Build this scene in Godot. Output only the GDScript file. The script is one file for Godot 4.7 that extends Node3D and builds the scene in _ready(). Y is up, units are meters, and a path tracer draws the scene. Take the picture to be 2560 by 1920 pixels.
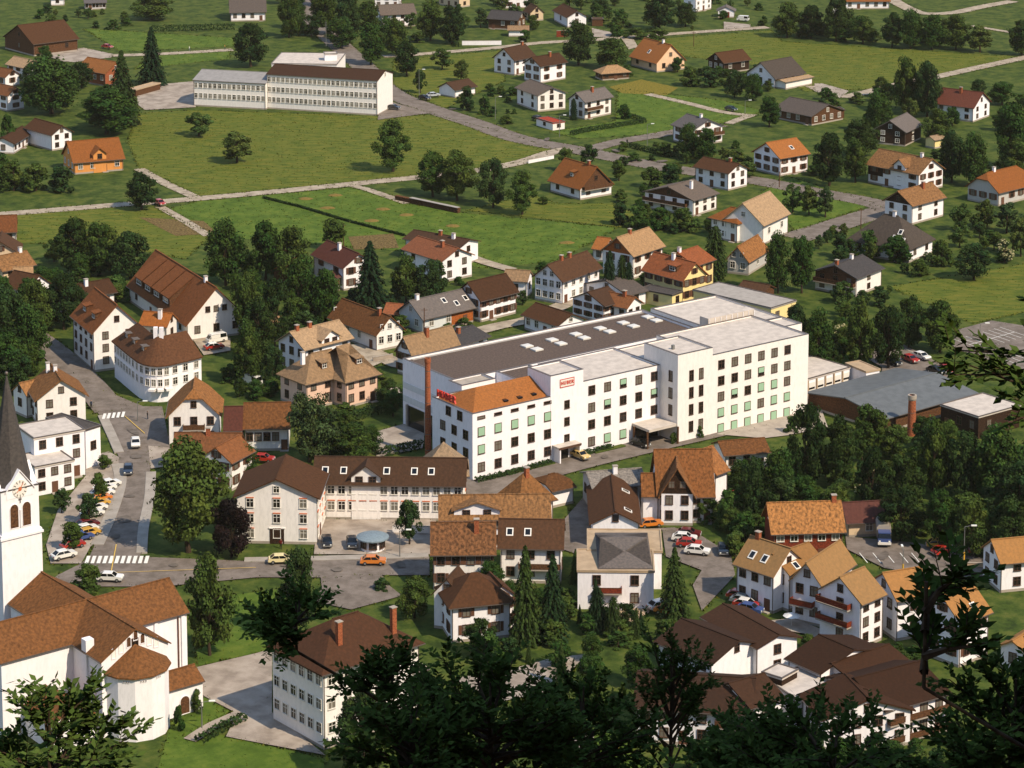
extends Node3D
# A valley village seen from a wooded hillside. Units are metres, y is up, the valley floor is y = 0.
var M := {}
var cache := {}
var names := {}
var noise_seed := 11

func _ready() -> void:
	set_view()
	make_materials()
	make_ground()
	make_grass()
	make_factory()
	make_church()
	make_corner_house()
	for b in BUILDINGS: building(b)
	make_stacks()
	make_trees()
	make_hedges()
	make_cars()
	make_small_things()
	make_people()
	make_hillside_trees()

# ---------------------------------------------------------------- view and light
func set_view() -> void:
	var cam := Camera3D.new()
	cam.name = "camera"
	add_child(cam)
	cam.position = Vector3(0, 160, 0)
	cam.rotation_degrees = Vector3(-9, 0, 0)
	var near := 1.0
	var f := 6700.0
	var size := 1920.0 / f * near
	cam.projection = Camera3D.PROJECTION_FRUSTUM
	cam.set_frustum(size, Vector2(0, -(960.0 - 11.0) / f * near), near, 4000.0)
	cam.current = true
	var sky_mat := ProceduralSkyMaterial.new()
	sky_mat.sky_top_color = Color(0.44, 0.54, 0.68)
	sky_mat.sky_horizon_color = Color(0.84, 0.83, 0.79)
	sky_mat.sky_curve = 0.12
	sky_mat.ground_bottom_color = Color(0.20, 0.22, 0.14)
	sky_mat.ground_horizon_color = Color(0.55, 0.54, 0.48)
	sky_mat.sky_energy_multiplier = 1.12
	sky_mat.ground_energy_multiplier = 1.0
	var sky := Sky.new()
	sky.sky_material = sky_mat
	var env := Environment.new()
	env.background_mode = Environment.BG_SKY
	env.sky = sky
	env.tonemap_mode = Environment.TONE_MAPPER_LINEAR
	env.tonemap_exposure = 1.42
	env.fog_enabled = true
	env.fog_density = 0.000026
	env.fog_light_color = Color(0.84, 0.81, 0.74)
	env.sdfgi_enabled = true
	env.ssao_enabled = true
	env.ssil_enabled = true
	var we := WorldEnvironment.new()
	we.name = "environment"
	we.environment = env
	add_child(we)
	var sun := DirectionalLight3D.new()
	sun.name = "sun"
	add_child(sun)
	var to_sun := Vector3(0.72, 0.98, 0.66).normalized()
	sun.look_at_from_position(to_sun * 100.0, Vector3.ZERO, Vector3.UP)
	sun.light_energy = 1.28
	sun.light_color = Color(1.0, 0.93, 0.83)
	sun.light_angular_distance = 0.5
	sun.shadow_enabled = true

# ---------------------------------------------------------------- naming and nodes
func numbered(called: String) -> String:
	var n: int = names.get(called, 0)
	names[called] = n + 1
	return called if n == 0 else "%s_%03d" % [called, n]

func tag(o: Node, label: String, category: String, group := "") -> void:
	o.set_meta("label", label)
	o.set_meta("category", category)
	if group != "": o.set_meta("group", group)

func thing(called: String, label: String, category: String, at := Vector3.ZERO, turn := 0.0, group := "") -> Node3D:
	var o := Node3D.new()
	o.name = numbered(called)
	add_child(o)
	o.position = at
	o.rotation.y = turn
	tag(o, label, category, group)
	return o

func part(parent: Node, called: String, mesh: Mesh, mat: Material, xf := Transform3D.IDENTITY) -> MeshInstance3D:
	var o := MeshInstance3D.new()
	o.name = called
	o.mesh = mesh
	o.material_override = mat
	o.transform = xf
	parent.add_child(o, true)
	return o

func structure(called: String, mesh: Mesh, mat: Material) -> MeshInstance3D:
	var o := part(self, numbered(called), mesh, mat)
	o.set_meta("kind", "structure")
	return o

# ---------------------------------------------------------------- mesh helpers
func st_new() -> SurfaceTool:
	var st := SurfaceTool.new()
	st.begin(Mesh.PRIMITIVE_TRIANGLES)
	st.set_smooth_group(-1)
	return st

func done(st: SurfaceTool) -> ArrayMesh:
	st.generate_normals()
	return st.commit()

func tri(st: SurfaceTool, a: Vector3, b: Vector3, c: Vector3) -> void:
	st.add_vertex(a); st.add_vertex(b); st.add_vertex(c)

func quad(st: SurfaceTool, a: Vector3, b: Vector3, c: Vector3, d: Vector3) -> void:
	tri(st, a, b, c); tri(st, a, c, d)

func fan(st: SurfaceTool, pts: Array) -> void:
	for i in range(1, pts.size() - 1): tri(st, pts[0], pts[i], pts[i + 1])

func box(st: SurfaceTool, c: Vector3, s: Vector3, xf := Transform3D.IDENTITY) -> void:
	var h := s * 0.5
	var p := []
	for i in 8:
		p.append(xf * (c + Vector3(h.x if i & 1 else -h.x, h.y if i & 2 else -h.y, h.z if i & 4 else -h.z)))
	quad(st, p[4], p[6], p[7], p[5])
	quad(st, p[1], p[3], p[2], p[0])
	quad(st, p[5], p[7], p[3], p[1])
	quad(st, p[0], p[2], p[6], p[4])
	quad(st, p[2], p[3], p[7], p[6])
	quad(st, p[0], p[4], p[5], p[1])

func box_mesh(c: Vector3, s: Vector3) -> ArrayMesh:
	var key := "b%v%v" % [c, s]
	if not cache.has(key):
		var st := st_new()
		box(st, c, s)
		cache[key] = done(st)
	return cache[key]

# a closed ring of points lofted to another, both of equal count
func loft(st: SurfaceTool, a: Array, b: Array) -> void:
	var n := a.size()
	for i in n:
		var j := (i + 1) % n
		quad(st, a[i], b[i], b[j], a[j])

func ring(c: Vector3, r: float, n: int, turn := 0.0) -> Array:
	var out := []
	for i in n:
		var t := TAU * i / n + turn
		out.append(c + Vector3(cos(t) * r, 0, sin(t) * r))
	return out

func tube(st: SurfaceTool, a: Vector3, b: Vector3, ra: float, rb: float, n := 6) -> void:
	var d := (b - a).normalized()
	var x := d.cross(Vector3(0.31, 0.17, 0.93)).normalized()
	var z := d.cross(x)
	var p := []
	var q := []
	for i in n:
		var t := TAU * i / n
		var o := x * cos(t) + z * sin(t)
		p.append(a + o * ra); q.append(b + o * rb)
	loft(st, p, q)
	fan(st, q)

# flat polygon sheet from plan points
func sheet(pts: PackedVector2Array, y: float) -> ArrayMesh:
	var st := st_new()
	var idx := Geometry2D.triangulate_polygon(pts)
	for i in range(0, idx.size(), 3):
		var a := pts[idx[i]]; var b := pts[idx[i + 1]]; var c := pts[idx[i + 2]]
		if (b - a).cross(c - a) < 0.0:
			var s := b; b = c; c = s
		tri(st, Vector3(a.x, y, a.y), Vector3(b.x, y, b.y), Vector3(c.x, y, c.y))
	return done(st)

func plan(flat: Array) -> PackedVector2Array:
	var out := PackedVector2Array()
	for i in range(0, flat.size(), 2): out.append(Vector2(flat[i], flat[i + 1]))
	return out

# ---------------------------------------------------------------- materials
func noise_tex(stops: Array, freq: float, octaves := 4, size := 512, kind := FastNoiseLite.TYPE_SIMPLEX_SMOOTH) -> NoiseTexture2D:
	var n := FastNoiseLite.new()
	noise_seed += 1
	n.seed = noise_seed
	n.noise_type = kind
	n.frequency = freq
	n.fractal_octaves = octaves
	n.fractal_gain = 0.6 if size < 1024 else 0.74
	var g := Gradient.new()
	var offs := PackedFloat32Array()
	var cols := PackedColorArray()
	for i in stops.size():
		offs.append(0.22 + 0.56 * i / maxf(1.0, stops.size() - 1))
		cols.append(stops[i])
	g.offsets = offs
	g.colors = cols
	var t := NoiseTexture2D.new()
	t.width = size
	t.height = size
	t.seamless = true
	t.noise = n
	t.color_ramp = g
	return t

func surface(key: String, stops: Array, metres: float, freq := 0.02, rough := 0.9, octaves := 5, size := 512) -> void:
	var m := StandardMaterial3D.new()
	m.albedo_texture = noise_tex(stops, freq, octaves, size)
	m.uv1_triplanar = true
	m.uv1_world_triplanar = true
	m.uv1_scale = Vector3.ONE / metres
	m.roughness = rough
	m.metallic_specular = 0.22
	M[key] = m

func plain(key: String, c: Color, rough := 0.7, metal := 0.0) -> StandardMaterial3D:
	var m := StandardMaterial3D.new()
	m.albedo_color = c
	m.roughness = rough
	m.metallic = metal
	M[key] = m
	return m

func shade3(c: Color, lo: float, hi: float, warm := 0.0) -> Array:
	return [Color(c.r * lo, c.g * lo, c.b * lo), c, Color(minf(1.0, c.r * (hi + warm)), minf(1.0, c.g * hi), minf(1.0, c.b * (hi - warm)))]

func make_materials() -> void:
	var roofs := {
		"brown": [Color(0.294, 0.207, 0.146), 0.86, 1.12], "darkbrown": [Color(0.240, 0.165, 0.118), 0.88, 1.12],
		"darkbrownmid": [Color(0.304, 0.199, 0.134), 0.88, 1.12], "oldbrown": [Color(0.400, 0.276, 0.172), 0.80, 1.18],
		"orange": [Color(0.557, 0.353, 0.188), 0.88, 1.10], "rustbright": [Color(0.525, 0.353, 0.212), 0.72, 1.18],
		"rust": [Color(0.453, 0.290, 0.177), 0.84, 1.14], "redtile": [Color(0.519, 0.318, 0.210), 0.84, 1.14],
		"tan": [Color(0.599, 0.500, 0.386), 0.82, 1.12], "tanbright": [Color(0.594, 0.450, 0.283), 0.92, 1.06],
		"oldtile": [Color(0.549, 0.391, 0.243), 0.70, 1.18], "mottled": [Color(0.458, 0.310, 0.195), 0.60, 1.28],
		"mottledbright": [Color(0.573, 0.399, 0.234), 0.55, 1.22], "darkred": [Color(0.365, 0.225, 0.190), 0.88, 1.10],
		"redroof": [Color(0.580, 0.230, 0.160), 0.88, 1.10], "greyroof": [Color(0.375, 0.350, 0.335), 0.88, 1.10],
		"darkroof": [Color(0.285, 0.268, 0.258), 0.85, 1.12], "slate": [Color(0.480, 0.475, 0.470), 0.72, 1.20],
		"churchroof": [Color(0.421, 0.282, 0.166), 0.74, 1.16], "oldbrowndark": [Color(0.335, 0.224, 0.150), 0.82, 1.14],
		"hallroof": [Color(0.347, 0.299, 0.270), 0.90, 1.10]}
	for k in roofs:
		var r: Array = roofs[k]
		surface(k, shade3(r[0], r[1], r[2], 0.03), 9.0, 0.028, 0.92, 6)
	var flats := {"paleroof": Color(0.74, 0.70, 0.655), "greyflatroof": Color(0.60, 0.575, 0.545), "tanflat": Color(0.66, 0.575, 0.47), "orangeflat": Color(0.70, 0.38, 0.22), "concrete": Color(0.62, 0.58, 0.53)}
	for k in flats: surface(k, shade3(flats[k], 0.94, 1.04), 14.0, 0.012, 0.93, 6)
	surface("metal", shade3(Color(0.415, 0.420, 0.410), 0.93, 1.05), 14.0, 0.012, 0.55, 5)
	surface("bluemetal", shade3(Color(0.46, 0.515, 0.545), 0.90, 1.06), 6.0, 0.02, 0.5, 4)
	var walls := {"white": Color(0.909, 0.895, 0.899), "cream": Color(0.899, 0.877, 0.852), "beige": Color(0.80, 0.71, 0.585), "yellow": Color(0.885, 0.805, 0.565), "peach": Color(0.88, 0.735, 0.60), "pink": Color(0.85, 0.72, 0.635), "greywall": Color(0.70, 0.685, 0.665), "paleblue": Color(0.79, 0.80, 0.79), "ochre": Color(0.80, 0.545, 0.30)}
	for k in walls:
		surface(k, shade3(walls[k], 0.962, 1.015), 11.0, 0.014, 0.95, 6)
		M[k].uv1_scale = Vector3(0.22, 0.055, 0.22)
	surface("wood", [Color(0.24, 0.165, 0.115), Color(0.33, 0.225, 0.15), Color(0.41, 0.285, 0.19)], 3.0, 0.03, 0.85, 5, 256)
	surface("darkwood", [Color(0.15, 0.105, 0.08), Color(0.205, 0.145, 0.105), Color(0.26, 0.185, 0.13)], 3.0, 0.03, 0.85, 5, 256)
	surface("redwood", [Color(0.36, 0.155, 0.10), Color(0.44, 0.19, 0.12), Color(0.50, 0.23, 0.15)], 3.0, 0.03, 0.85, 5, 256)
	surface("brickwood", [Color(0.50, 0.26, 0.12), Color(0.60, 0.33, 0.16), Color(0.66, 0.39, 0.20)], 3.0, 0.03, 0.85, 5, 256)
	surface("brick", [Color(0.46, 0.255, 0.17), Color(0.57, 0.325, 0.215), Color(0.65, 0.40, 0.275)], 4.0, 0.05, 0.92, 5, 256)
	surface("bark", [Color(0.16, 0.125, 0.095), Color(0.24, 0.195, 0.15), Color(0.31, 0.26, 0.21)], 1.5, 0.05, 0.95, 5, 256)
	plain("frame", Color(0.30, 0.195, 0.13), 0.7)
	plain("framewhite", Color(0.86, 0.84, 0.80), 0.6)
	plain("pane", Color(0.115, 0.105, 0.095), 0.12)
	plain("curtain", Color(0.42, 0.40, 0.36), 0.35)
	plain("shutter", Color(0.36, 0.225, 0.14), 0.8)
	plain("shutteramber", Color(0.70, 0.47, 0.16), 0.8)
	plain("lintel", Color(0.73, 0.40, 0.24), 0.85)
	plain("blind", Color(0.565, 0.695, 0.575), 0.7)
	plain("sign", Color(0.74, 0.19, 0.12), 0.6)
	plain("marking", Color(0.86, 0.85, 0.81), 0.8)
	plain("markingyellow", Color(0.80, 0.66, 0.30), 0.8)
	plain("gutter", Color(0.40, 0.36, 0.33), 0.5, 0.4)
	plain("skylight", Color(0.80, 0.785, 0.75), 0.4)
	plain("tyre", Color(0.06, 0.06, 0.06), 0.9)
	plain("rim", Color(0.62, 0.62, 0.62), 0.35, 0.7)
	plain("glass", Color(0.05, 0.06, 0.065), 0.06)
	plain("skin", Color(0.72, 0.53, 0.42), 0.6)
	plain("lamp", Color(0.90, 0.90, 0.86), 0.4)
	plain("postgrey", Color(0.50, 0.50, 0.48), 0.5, 0.5)
	plain("postyellow", Color(0.78, 0.60, 0.18), 0.6)
	var car := {"white": Color(0.86, 0.85, 0.82), "red": Color(0.62, 0.15, 0.10), "maroon": Color(0.36, 0.07, 0.06), "orange": Color(0.78, 0.45, 0.14), "amber": Color(0.76, 0.58, 0.22), "navy": Color(0.10, 0.15, 0.22), "blue": Color(0.20, 0.28, 0.48), "cream": Color(0.84, 0.78, 0.58), "sand": Color(0.78, 0.66, 0.40), "black": Color(0.05, 0.05, 0.055), "grey": Color(0.42, 0.45, 0.46), "silver": Color(0.66, 0.68, 0.70), "green": Color(0.12, 0.19, 0.17), "canvas": Color(0.62, 0.585, 0.53)}
	for k in car:
		var m := plain("car_" + k, car[k], 0.35)
		m.clearcoat_enabled = true
		m.clearcoat = 0.6
		m.clearcoat_roughness = 0.1
	surface("grass", [Color(0.163, 0.218, 0.083), Color(0.221, 0.282, 0.103), Color(0.280, 0.326, 0.129), Color(0.333, 0.351, 0.157)], 130.0, 0.010, 0.97, 10, 2048)
	surface("meadow", [Color(0.248, 0.304, 0.098), Color(0.305, 0.349, 0.118), Color(0.366, 0.378, 0.138), Color(0.408, 0.399, 0.159)], 110.0, 0.010, 0.97, 10, 2048)
	M.meadow.uv1_scale = Vector3(1.0 / 170.0, 1.0, 1.0 / 48.0)
	surface("lawn", [Color(0.241, 0.318, 0.103), Color(0.294, 0.372, 0.126), Color(0.358, 0.412, 0.154)], 80.0, 0.012, 0.97, 9, 1024)
	surface("cereal", [Color(0.256, 0.283, 0.096), Color(0.442, 0.395, 0.142), Color(0.539, 0.464, 0.197)], 18.0, 0.05, 0.97, 5, 512)
	surface("hay", [Color(0.33, 0.32, 0.16), Color(0.44, 0.37, 0.19), Color(0.52, 0.42, 0.24)], 4.0, 0.05, 0.97, 5, 256)
	surface("soil", [Color(0.29, 0.235, 0.15), Color(0.40, 0.33, 0.20), Color(0.46, 0.40, 0.25)], 16.0, 0.04, 0.97, 5, 512)
	surface("asphalt", [Color(0.389, 0.354, 0.321), Color(0.444, 0.407, 0.373), Color(0.489, 0.449, 0.414)], 45.0, 0.010, 0.92, 8, 1024)
	surface("asphaltold", [Color(0.345, 0.315, 0.288), Color(0.385, 0.355, 0.325), Color(0.42, 0.39, 0.36)], 22.0, 0.016, 0.94, 8, 512)
	surface("track", [Color(0.52, 0.475, 0.41), Color(0.60, 0.55, 0.48), Color(0.655, 0.605, 0.53)], 30.0, 0.016, 0.95, 8, 512)
	surface("paving", [Color(0.52, 0.475, 0.43), Color(0.585, 0.54, 0.49), Color(0.635, 0.59, 0.54)], 30.0, 0.012, 0.93, 8, 512)
	surface("kerbstone", [Color(0.56, 0.53, 0.49), Color(0.62, 0.59, 0.55)], 20.0, 0.02, 0.92, 6, 256)
	var lf := StandardMaterial3D.new()
	lf.vertex_color_use_as_albedo = true
	lf.roughness = 0.95
	lf.metallic_specular = 0.12
	lf.backlight_enabled = true
	lf.backlight = Color(0.05, 0.065, 0.012)
	lf.cull_mode = BaseMaterial3D.CULL_DISABLED
	M["leaf"] = lf

# ---------------------------------------------------------------- ground
func make_ground() -> void:
	var g := structure("ground", sheet(plan([-1800, 300, 1800, 300, 2600, -2600, -2600, -2600]), 0.0), M.grass)
	g.set_meta("label", "green valley floor with gardens and lawns")
	var y := 0.03
	for a in AREAS:
		y += 0.004
		structure(a[0], sheet(plan(a[2]), y), M[a[1]])
	# pavements are slabs with a real kerb step
	for a in PAVEMENTS:
		var pts := plan(a)
		var st := st_new()
		var top := 0.30
		var idx := Geometry2D.triangulate_polygon(pts)
		for i in range(0, idx.size(), 3):
			var p := pts[idx[i]]; var q := pts[idx[i + 1]]; var r := pts[idx[i + 2]]
			if (q - p).cross(r - p) < 0.0:
				var s := q; q = r; r = s
			tri(st, Vector3(p.x, top, p.y), Vector3(q.x, top, q.y), Vector3(r.x, top, r.y))
		for i in pts.size():
			var p := pts[i]; var q := pts[(i + 1) % pts.size()]
			quad(st, Vector3(p.x, 0, p.y), Vector3(p.x, top, p.y), Vector3(q.x, top, q.y), Vector3(q.x, 0, q.y))
		structure("pavement", done(st), M.kerbstone)
	# painted markings, one sheet a stripe
	for grp in STRIPES:
		var n := Node3D.new()
		n.name = numbered(grp[0])
		n.set_meta("kind", "structure")
		add_child(n)
		for s in grp[2]: part(n, "stripe", sheet(plan(s), 0.33), M[grp[1]])
	# the wooded hillside under the camera, falling to the valley floor
	var st2 := st_new()
	var dn := FastNoiseLite.new()
	dn.seed = 5
	dn.frequency = 0.02
	var cols := 40
	var ds := [-90.0, -60.0, -40.0, -25.0, -12.0, -4.0, 0.0, 6.0, 14.0, 24.0, 36.0, 50.0, 70.0, 95.0, 125.0, 160.0, 195.0, 225.0, 250.0, 272.0]
	for i in ds.size() - 1:
		for j in cols:
			var q := []
			for k in [[i, j], [i + 1, j], [i + 1, j + 1], [i, j + 1]]:
				var x: float = (k[1] - cols / 2.0) * 16.0
				var d: float = ds[k[0]]
				q.append(Vector3(x, hill(d) + (dn.get_noise_2d(x, d) * 2.0 if absf(d) > 3.0 and d < 260.0 else 0.0), -d))
			quad(st2, q[0], q[3], q[2], q[1])
	structure("hillside", done(st2), M.soil)

func hill(d: float) -> float:
	if d < 150.0: return 158.0 - 0.75 * d
	var t := clampf((d - 150.0) / 122.0, 0.0, 1.0)
	return lerpf(45.5 * (1.0 - t) * (1.0 - t), -0.5, t * t)

# ---------------------------------------------------------------- windows, doors, balconies
func frame_mesh(w: float, h: float, bar: float, cross: bool) -> ArrayMesh:
	var key := "fr%.2f_%.2f_%.2f_%s" % [w, h, bar, cross]
	if not cache.has(key):
		var st := st_new()
		box(st, Vector3(0, h / 2 + bar / 2, 0.05), Vector3(w + bar * 2, bar, 0.14))
		box(st, Vector3(0, -h / 2 - bar / 2, 0.08), Vector3(w + bar * 2.6, bar, 0.22))
		for s in [-1, 1]: box(st, Vector3(s * (w / 2 + bar / 2), 0, 0.05), Vector3(bar, h, 0.136))
		if cross:
			box(st, Vector3(0, 0, 0.035), Vector3(0.07, h, 0.07))
			box(st, Vector3(0, h * 0.14, 0.033), Vector3(w, 0.06, 0.06))
		cache[key] = done(st)
	return cache[key]

func window(parent: Node, xf: Transform3D, w: float, h: float, style: int, rng: RandomNumberGenerator) -> void:
	var white := style in [2, 4, 5]
	var o := part(parent, "window", frame_mesh(w, h, 0.10 if style != 4 else 0.07, style != 3), M.framewhite if white else M.frame, xf)
	part(o, "pane", box_mesh(Vector3(0, 0, 0.012), Vector3(w, h, 0.02)), M.curtain if rng.randf() < 0.42 else M.pane)
	if style == 1:
		for s in [-1, 1]: part(o, "shutter", box_mesh(Vector3(s * (w * 0.78 + 0.12), 0, 0.05), Vector3(w * 0.46, h + 0.1, 0.06)), M.shutter)
	if style == 5:
		part(o, "lintel", box_mesh(Vector3(0, h / 2 + 0.22, 0.07), Vector3(w + 0.2, 0.16, 0.16)), M.lintel)

func blind(parent: Node, xf: Transform3D, w: float, h: float, drop: float) -> void:
	var o := part(parent, "window", frame_mesh(w, h, 0.10, true), M.frame, xf)
	part(o, "pane", box_mesh(Vector3(0, 0, 0.012), Vector3(w, h, 0.02)), M.pane)
	part(o, "roller_blind", box_mesh(Vector3(0, h * (1.0 - drop) / 2, 0.10), Vector3(w, h * drop, 0.03)), M.blind)

func at_side(side: int, u: float, y: float, lx: float, wz: float) -> Transform3D:
	match side:
		0: return Transform3D(Basis.IDENTITY, Vector3(u, y, wz))
		1: return Transform3D(Basis(Vector3.UP, PI / 2), Vector3(lx, y, -u))
		2: return Transform3D(Basis(Vector3.UP, -PI / 2), Vector3(-lx, y, u))
	return Transform3D(Basis(Vector3.UP, PI), Vector3(-u, y, -wz))

func openings(root: Node, wt: Transform3D, lx: float, wz: float, yt: float, o: Dictionary, rng: RandomNumberGenerator) -> void:
	var n: int = o.get("n", 1)
	if n == 0: return
	var style: int = o.get("st", 0)
	var y0: float = o.get("y0", 0.35)
	var wn: Array = o.get("wn", [int((2 * lx) / 3.1), int((2 * wz) / 3.1), int((2 * wz) / 3.1)])
	var fl := (yt - y0) / n
	var ww := 1.12
	var wh := minf(1.45, fl * 0.54)
	if style == 3: return
	for side in 3:
		var c: int = wn[side]
		var len_ := 2 * lx if side == 0 else 2 * wz
		if c == 0: continue
		var step := len_ / c
		if style == 4: ww = step * 0.62
		var dcol := rng.randi_range(0, c - 1) if side == 0 and c > 2 and style != 4 else -1
		for i in n:
			for k in c:
				if i == 0 and k == dcol:
					var d := part(root, "door", box_mesh(Vector3(0, 0, 0.04), Vector3(1.15, 2.1, 0.1)), M.shutter, wt * at_side(side, -len_ / 2 + step * (k + 0.5), 1.08, lx, wz))
					part(d, "step", box_mesh(Vector3(0, -1.0, 0.5), Vector3(1.6, 0.16, 0.8)), M.concrete)
					continue
				window(root, wt * at_side(side, -len_ / 2 + step * (k + 0.5), y0 + fl * (i + 0.56), lx, wz), minf(ww, step * 0.7), wh, style, rng)

func balcony(root: Node, wt: Transform3D, lx: float, wz: float, b: Array, turn: float) -> void:
	var side := 0
	if b.size() > 4:
		if b[4] is String: side = 1 if turn < 0 else 2
		else: side = 1 if b[4] == 1 else 2
	var len_ := 2 * lx if side == 0 else 2 * wz
	var u0: float = b[1] * len_
	var u1: float = b[2] * len_
	var w := u1 - u0
	var o := part(root, "balcony", box_mesh(Vector3(0, 0, 0.6), Vector3(w, 0.18, 1.2)), M.concrete, wt * at_side(side, (u0 + u1) / 2, b[0], lx, wz))
	part(o, "railing", box_mesh(Vector3(0, 0.60, 1.18), Vector3(w, 0.82, 0.07)), M[b[3]])
	for s in [-1, 1]: part(o, "railing", box_mesh(Vector3(s * (w / 2 - 0.04), 0.60, 0.58), Vector3(0.07, 0.82, 1.1)), M[b[3]])
	var st := st_new()
	box(st, Vector3(0, 1.06, 1.18), Vector3(w + 0.06, 0.07, 0.12))
	part(o, "handrail", done(st), M.wood)

# ---------------------------------------------------------------- buildings
func building(b: Dictionary) -> void:
	var w0: Array = b.w[0]
	var o := Vector3(w0[1], 0, w0[2])
	var root := thing(b.n, b.l, b.c, o, 0.0, b.get("g", ""))
	var rng := RandomNumberGenerator.new()
	rng.seed = hash(b.l)
	for w in b.w:
		var wt := Transform3D(Basis(Vector3.UP, deg_to_rad(w[3])), Vector3(w[1], 0, w[2]) - o)
		match w[0]:
			"g": gable_wing(root, wt, w, rng)
			"f": flat_wing(root, wt, w, rng)
			"r": round_wing(root, wt, w)

# the same tile from another year: a slightly different batch colour
func toned(key: String, k: int) -> Material:
	if k == 0 or key == "churchroof": return M[key]
	var id := "%s_batch_%d" % [key, k]
	if not M.has(id):
		var m: StandardMaterial3D = M[key].duplicate()
		m.albedo_color = [Color(0.90, 0.92, 0.95), Color(0.97, 0.93, 0.88), Color(0.86, 0.84, 0.82)][k - 1]
		M[id] = m
	return M[id]

func gable_wing(root: Node3D, wt: Transform3D, w: Array, rng: RandomNumberGenerator) -> void:
	var L: float = w[4]; var W: float = w[5]; var he: float = w[6]
	var tp := tan(deg_to_rad(w[7]))
	var o: Dictionary = w[10]
	var j0: float = o.get("j0", o.get("j", 0.0))
	var j1: float = o.get("j1", o.get("j", 0.0))
	var oe: float = o.get("oh", minf(0.65, W * 0.09))
	var og: float = o.get("oh", minf(0.55, L * 0.05))
	var H := W / 2 * tp
	var lx := L / 2 - og
	var wz := W / 2 - oe
	if j0 > 0.9: lx = L / 2 - oe
	var th := 0.22
	var yt := he + oe * tp - th
	var wm: Material = M[w[9]]
	var rm: Material = toned(w[8], rng.randi_range(0, 3))
	# wall: closed prism with gable ends
	var st := st_new()
	var ends := []
	for s in [-1, 1]:
		var j: float = j0 if s < 0 else j1
		var p := [Vector3(s * lx, 0, wz), Vector3(s * lx, yt, wz)]
		if j < 0.9:
			var zc := minf(j * W / 2, wz - 0.05)
			var yj := he + (1 - j) * H - th - (0.0 if j > 0 else 0.0)
			if j > 0: p.append(Vector3(s * lx, yj, zc)); p.append(Vector3(s * lx, yj, -zc))
			else: p.append(Vector3(s * lx, yj, 0))
		p.append(Vector3(s * lx, yt, -wz)); p.append(Vector3(s * lx, 0, -wz))
		if s > 0: fan(st, p)
		else:
			var q := p.duplicate(); q.reverse(); fan(st, q)
		ends.append(p)
	quad(st, Vector3(-lx, 0, wz), Vector3(-lx, yt, wz), Vector3(lx, yt, wz), Vector3(lx, 0, wz))
	quad(st, Vector3(lx, 0, -wz), Vector3(lx, yt, -wz), Vector3(-lx, yt, -wz), Vector3(-lx, 0, -wz))
	part(root, "wall", done(st), wm, wt)
	if o.get("n", 1) > 0:
		part(root, "plinth", box_mesh(Vector3(0, 0.2, 0), Vector3(2 * lx + 0.06, 0.5, 2 * wz + 0.06)), M.concrete, wt)
	# roof: two slopes and hips as a slab
	st = st_new()
	var top := []
	for lvl in 2:
		var dy := -th * lvl
		var a := []
		for s in [-1, 1]:
			var j: float = j0 if s < 0 else j1
			a.append([Vector3(s * L / 2, he + dy, W / 2), Vector3(s * L / 2, he + (1 - j) * H + dy, j * W / 2), Vector3(s * (L / 2 - j * W / 2), he + H + dy, 0), Vector3(s * L / 2, he + (1 - j) * H + dy, -j * W / 2), Vector3(s * L / 2, he + dy, -W / 2)])
		top.append(a)
		var l: Array = a[0]; var r: Array = a[1]
		var near := [l[0], l[1], l[2], r[2], r[1], r[0]]
		var far := [r[4], r[3], r[2], l[2], l[3], l[4]]
		var hl := [l[3], l[2], l[1]]
		var hr := [r[1], r[2], r[3]]
		for poly in [near, far, hl, hr]:
			if lvl == 1: poly.reverse()
			fan(st, poly)
	for s in 2:
		var t: Array = top[0][s]; var u: Array = top[1][s]
		for k in [0, 1, 3]:
			if k == 1:
				quad(st, t[1], t[3], u[3], u[1])
			else: quad(st, t[k], t[k + 1], u[k + 1], u[k])
	quad(st, top[0][0][0], top[0][1][0], top[1][1][0], top[1][0][0])
	quad(st, top[0][0][4], top[0][1][4], top[1][1][4], top[1][0][4])
	var roof := part(root, "roof", done(st), rm, wt)
	# ridge capping and gutter
	if L - (j0 + j1) * W / 2 > 1.0:
		var rx0 := -(L / 2 - j0 * W / 2)
		var rx1 := L / 2 - j1 * W / 2
		part(roof, "ridge_cap", box_mesh(Vector3((rx0 + rx1) / 2, he + H + 0.03, 0), Vector3(rx1 - rx0, 0.12, 0.3)), rm)
	part(roof, "gutter", box_mesh(Vector3(0, he - 0.10, W / 2 + 0.06), Vector3(L, 0.12, 0.11)), M.gutter)
	if o.get("n", 1) > 0:
		for sx in [-1, 1]: part(root, "downpipe", box_mesh(Vector3(sx * (lx - 0.12), yt / 2, wz + 0.07), Vector3(0.1, yt - 0.1, 0.1)), M.gutter, wt)
	for c in o.get("ch", []):
		var cx: float = c[0] * L
		var cz: float = c[1] * W
		var ys := he + (W / 2 - absf(cz)) * tp
		var ytop := he + H + 1.0
		var cs := st_new()
		box(cs, Vector3(cx, (ys - 0.6 + ytop) / 2, cz), Vector3(0.75, ytop - ys + 0.6, 0.65))
		var ch := part(roof, "chimney", done(cs), M.brick if rng.randf() < 0.6 else M.white)
		part(ch, "chimney_cap", box_mesh(Vector3(cx, ytop + 0.05, cz), Vector3(0.95, 0.12, 0.85)), M.concrete)
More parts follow.
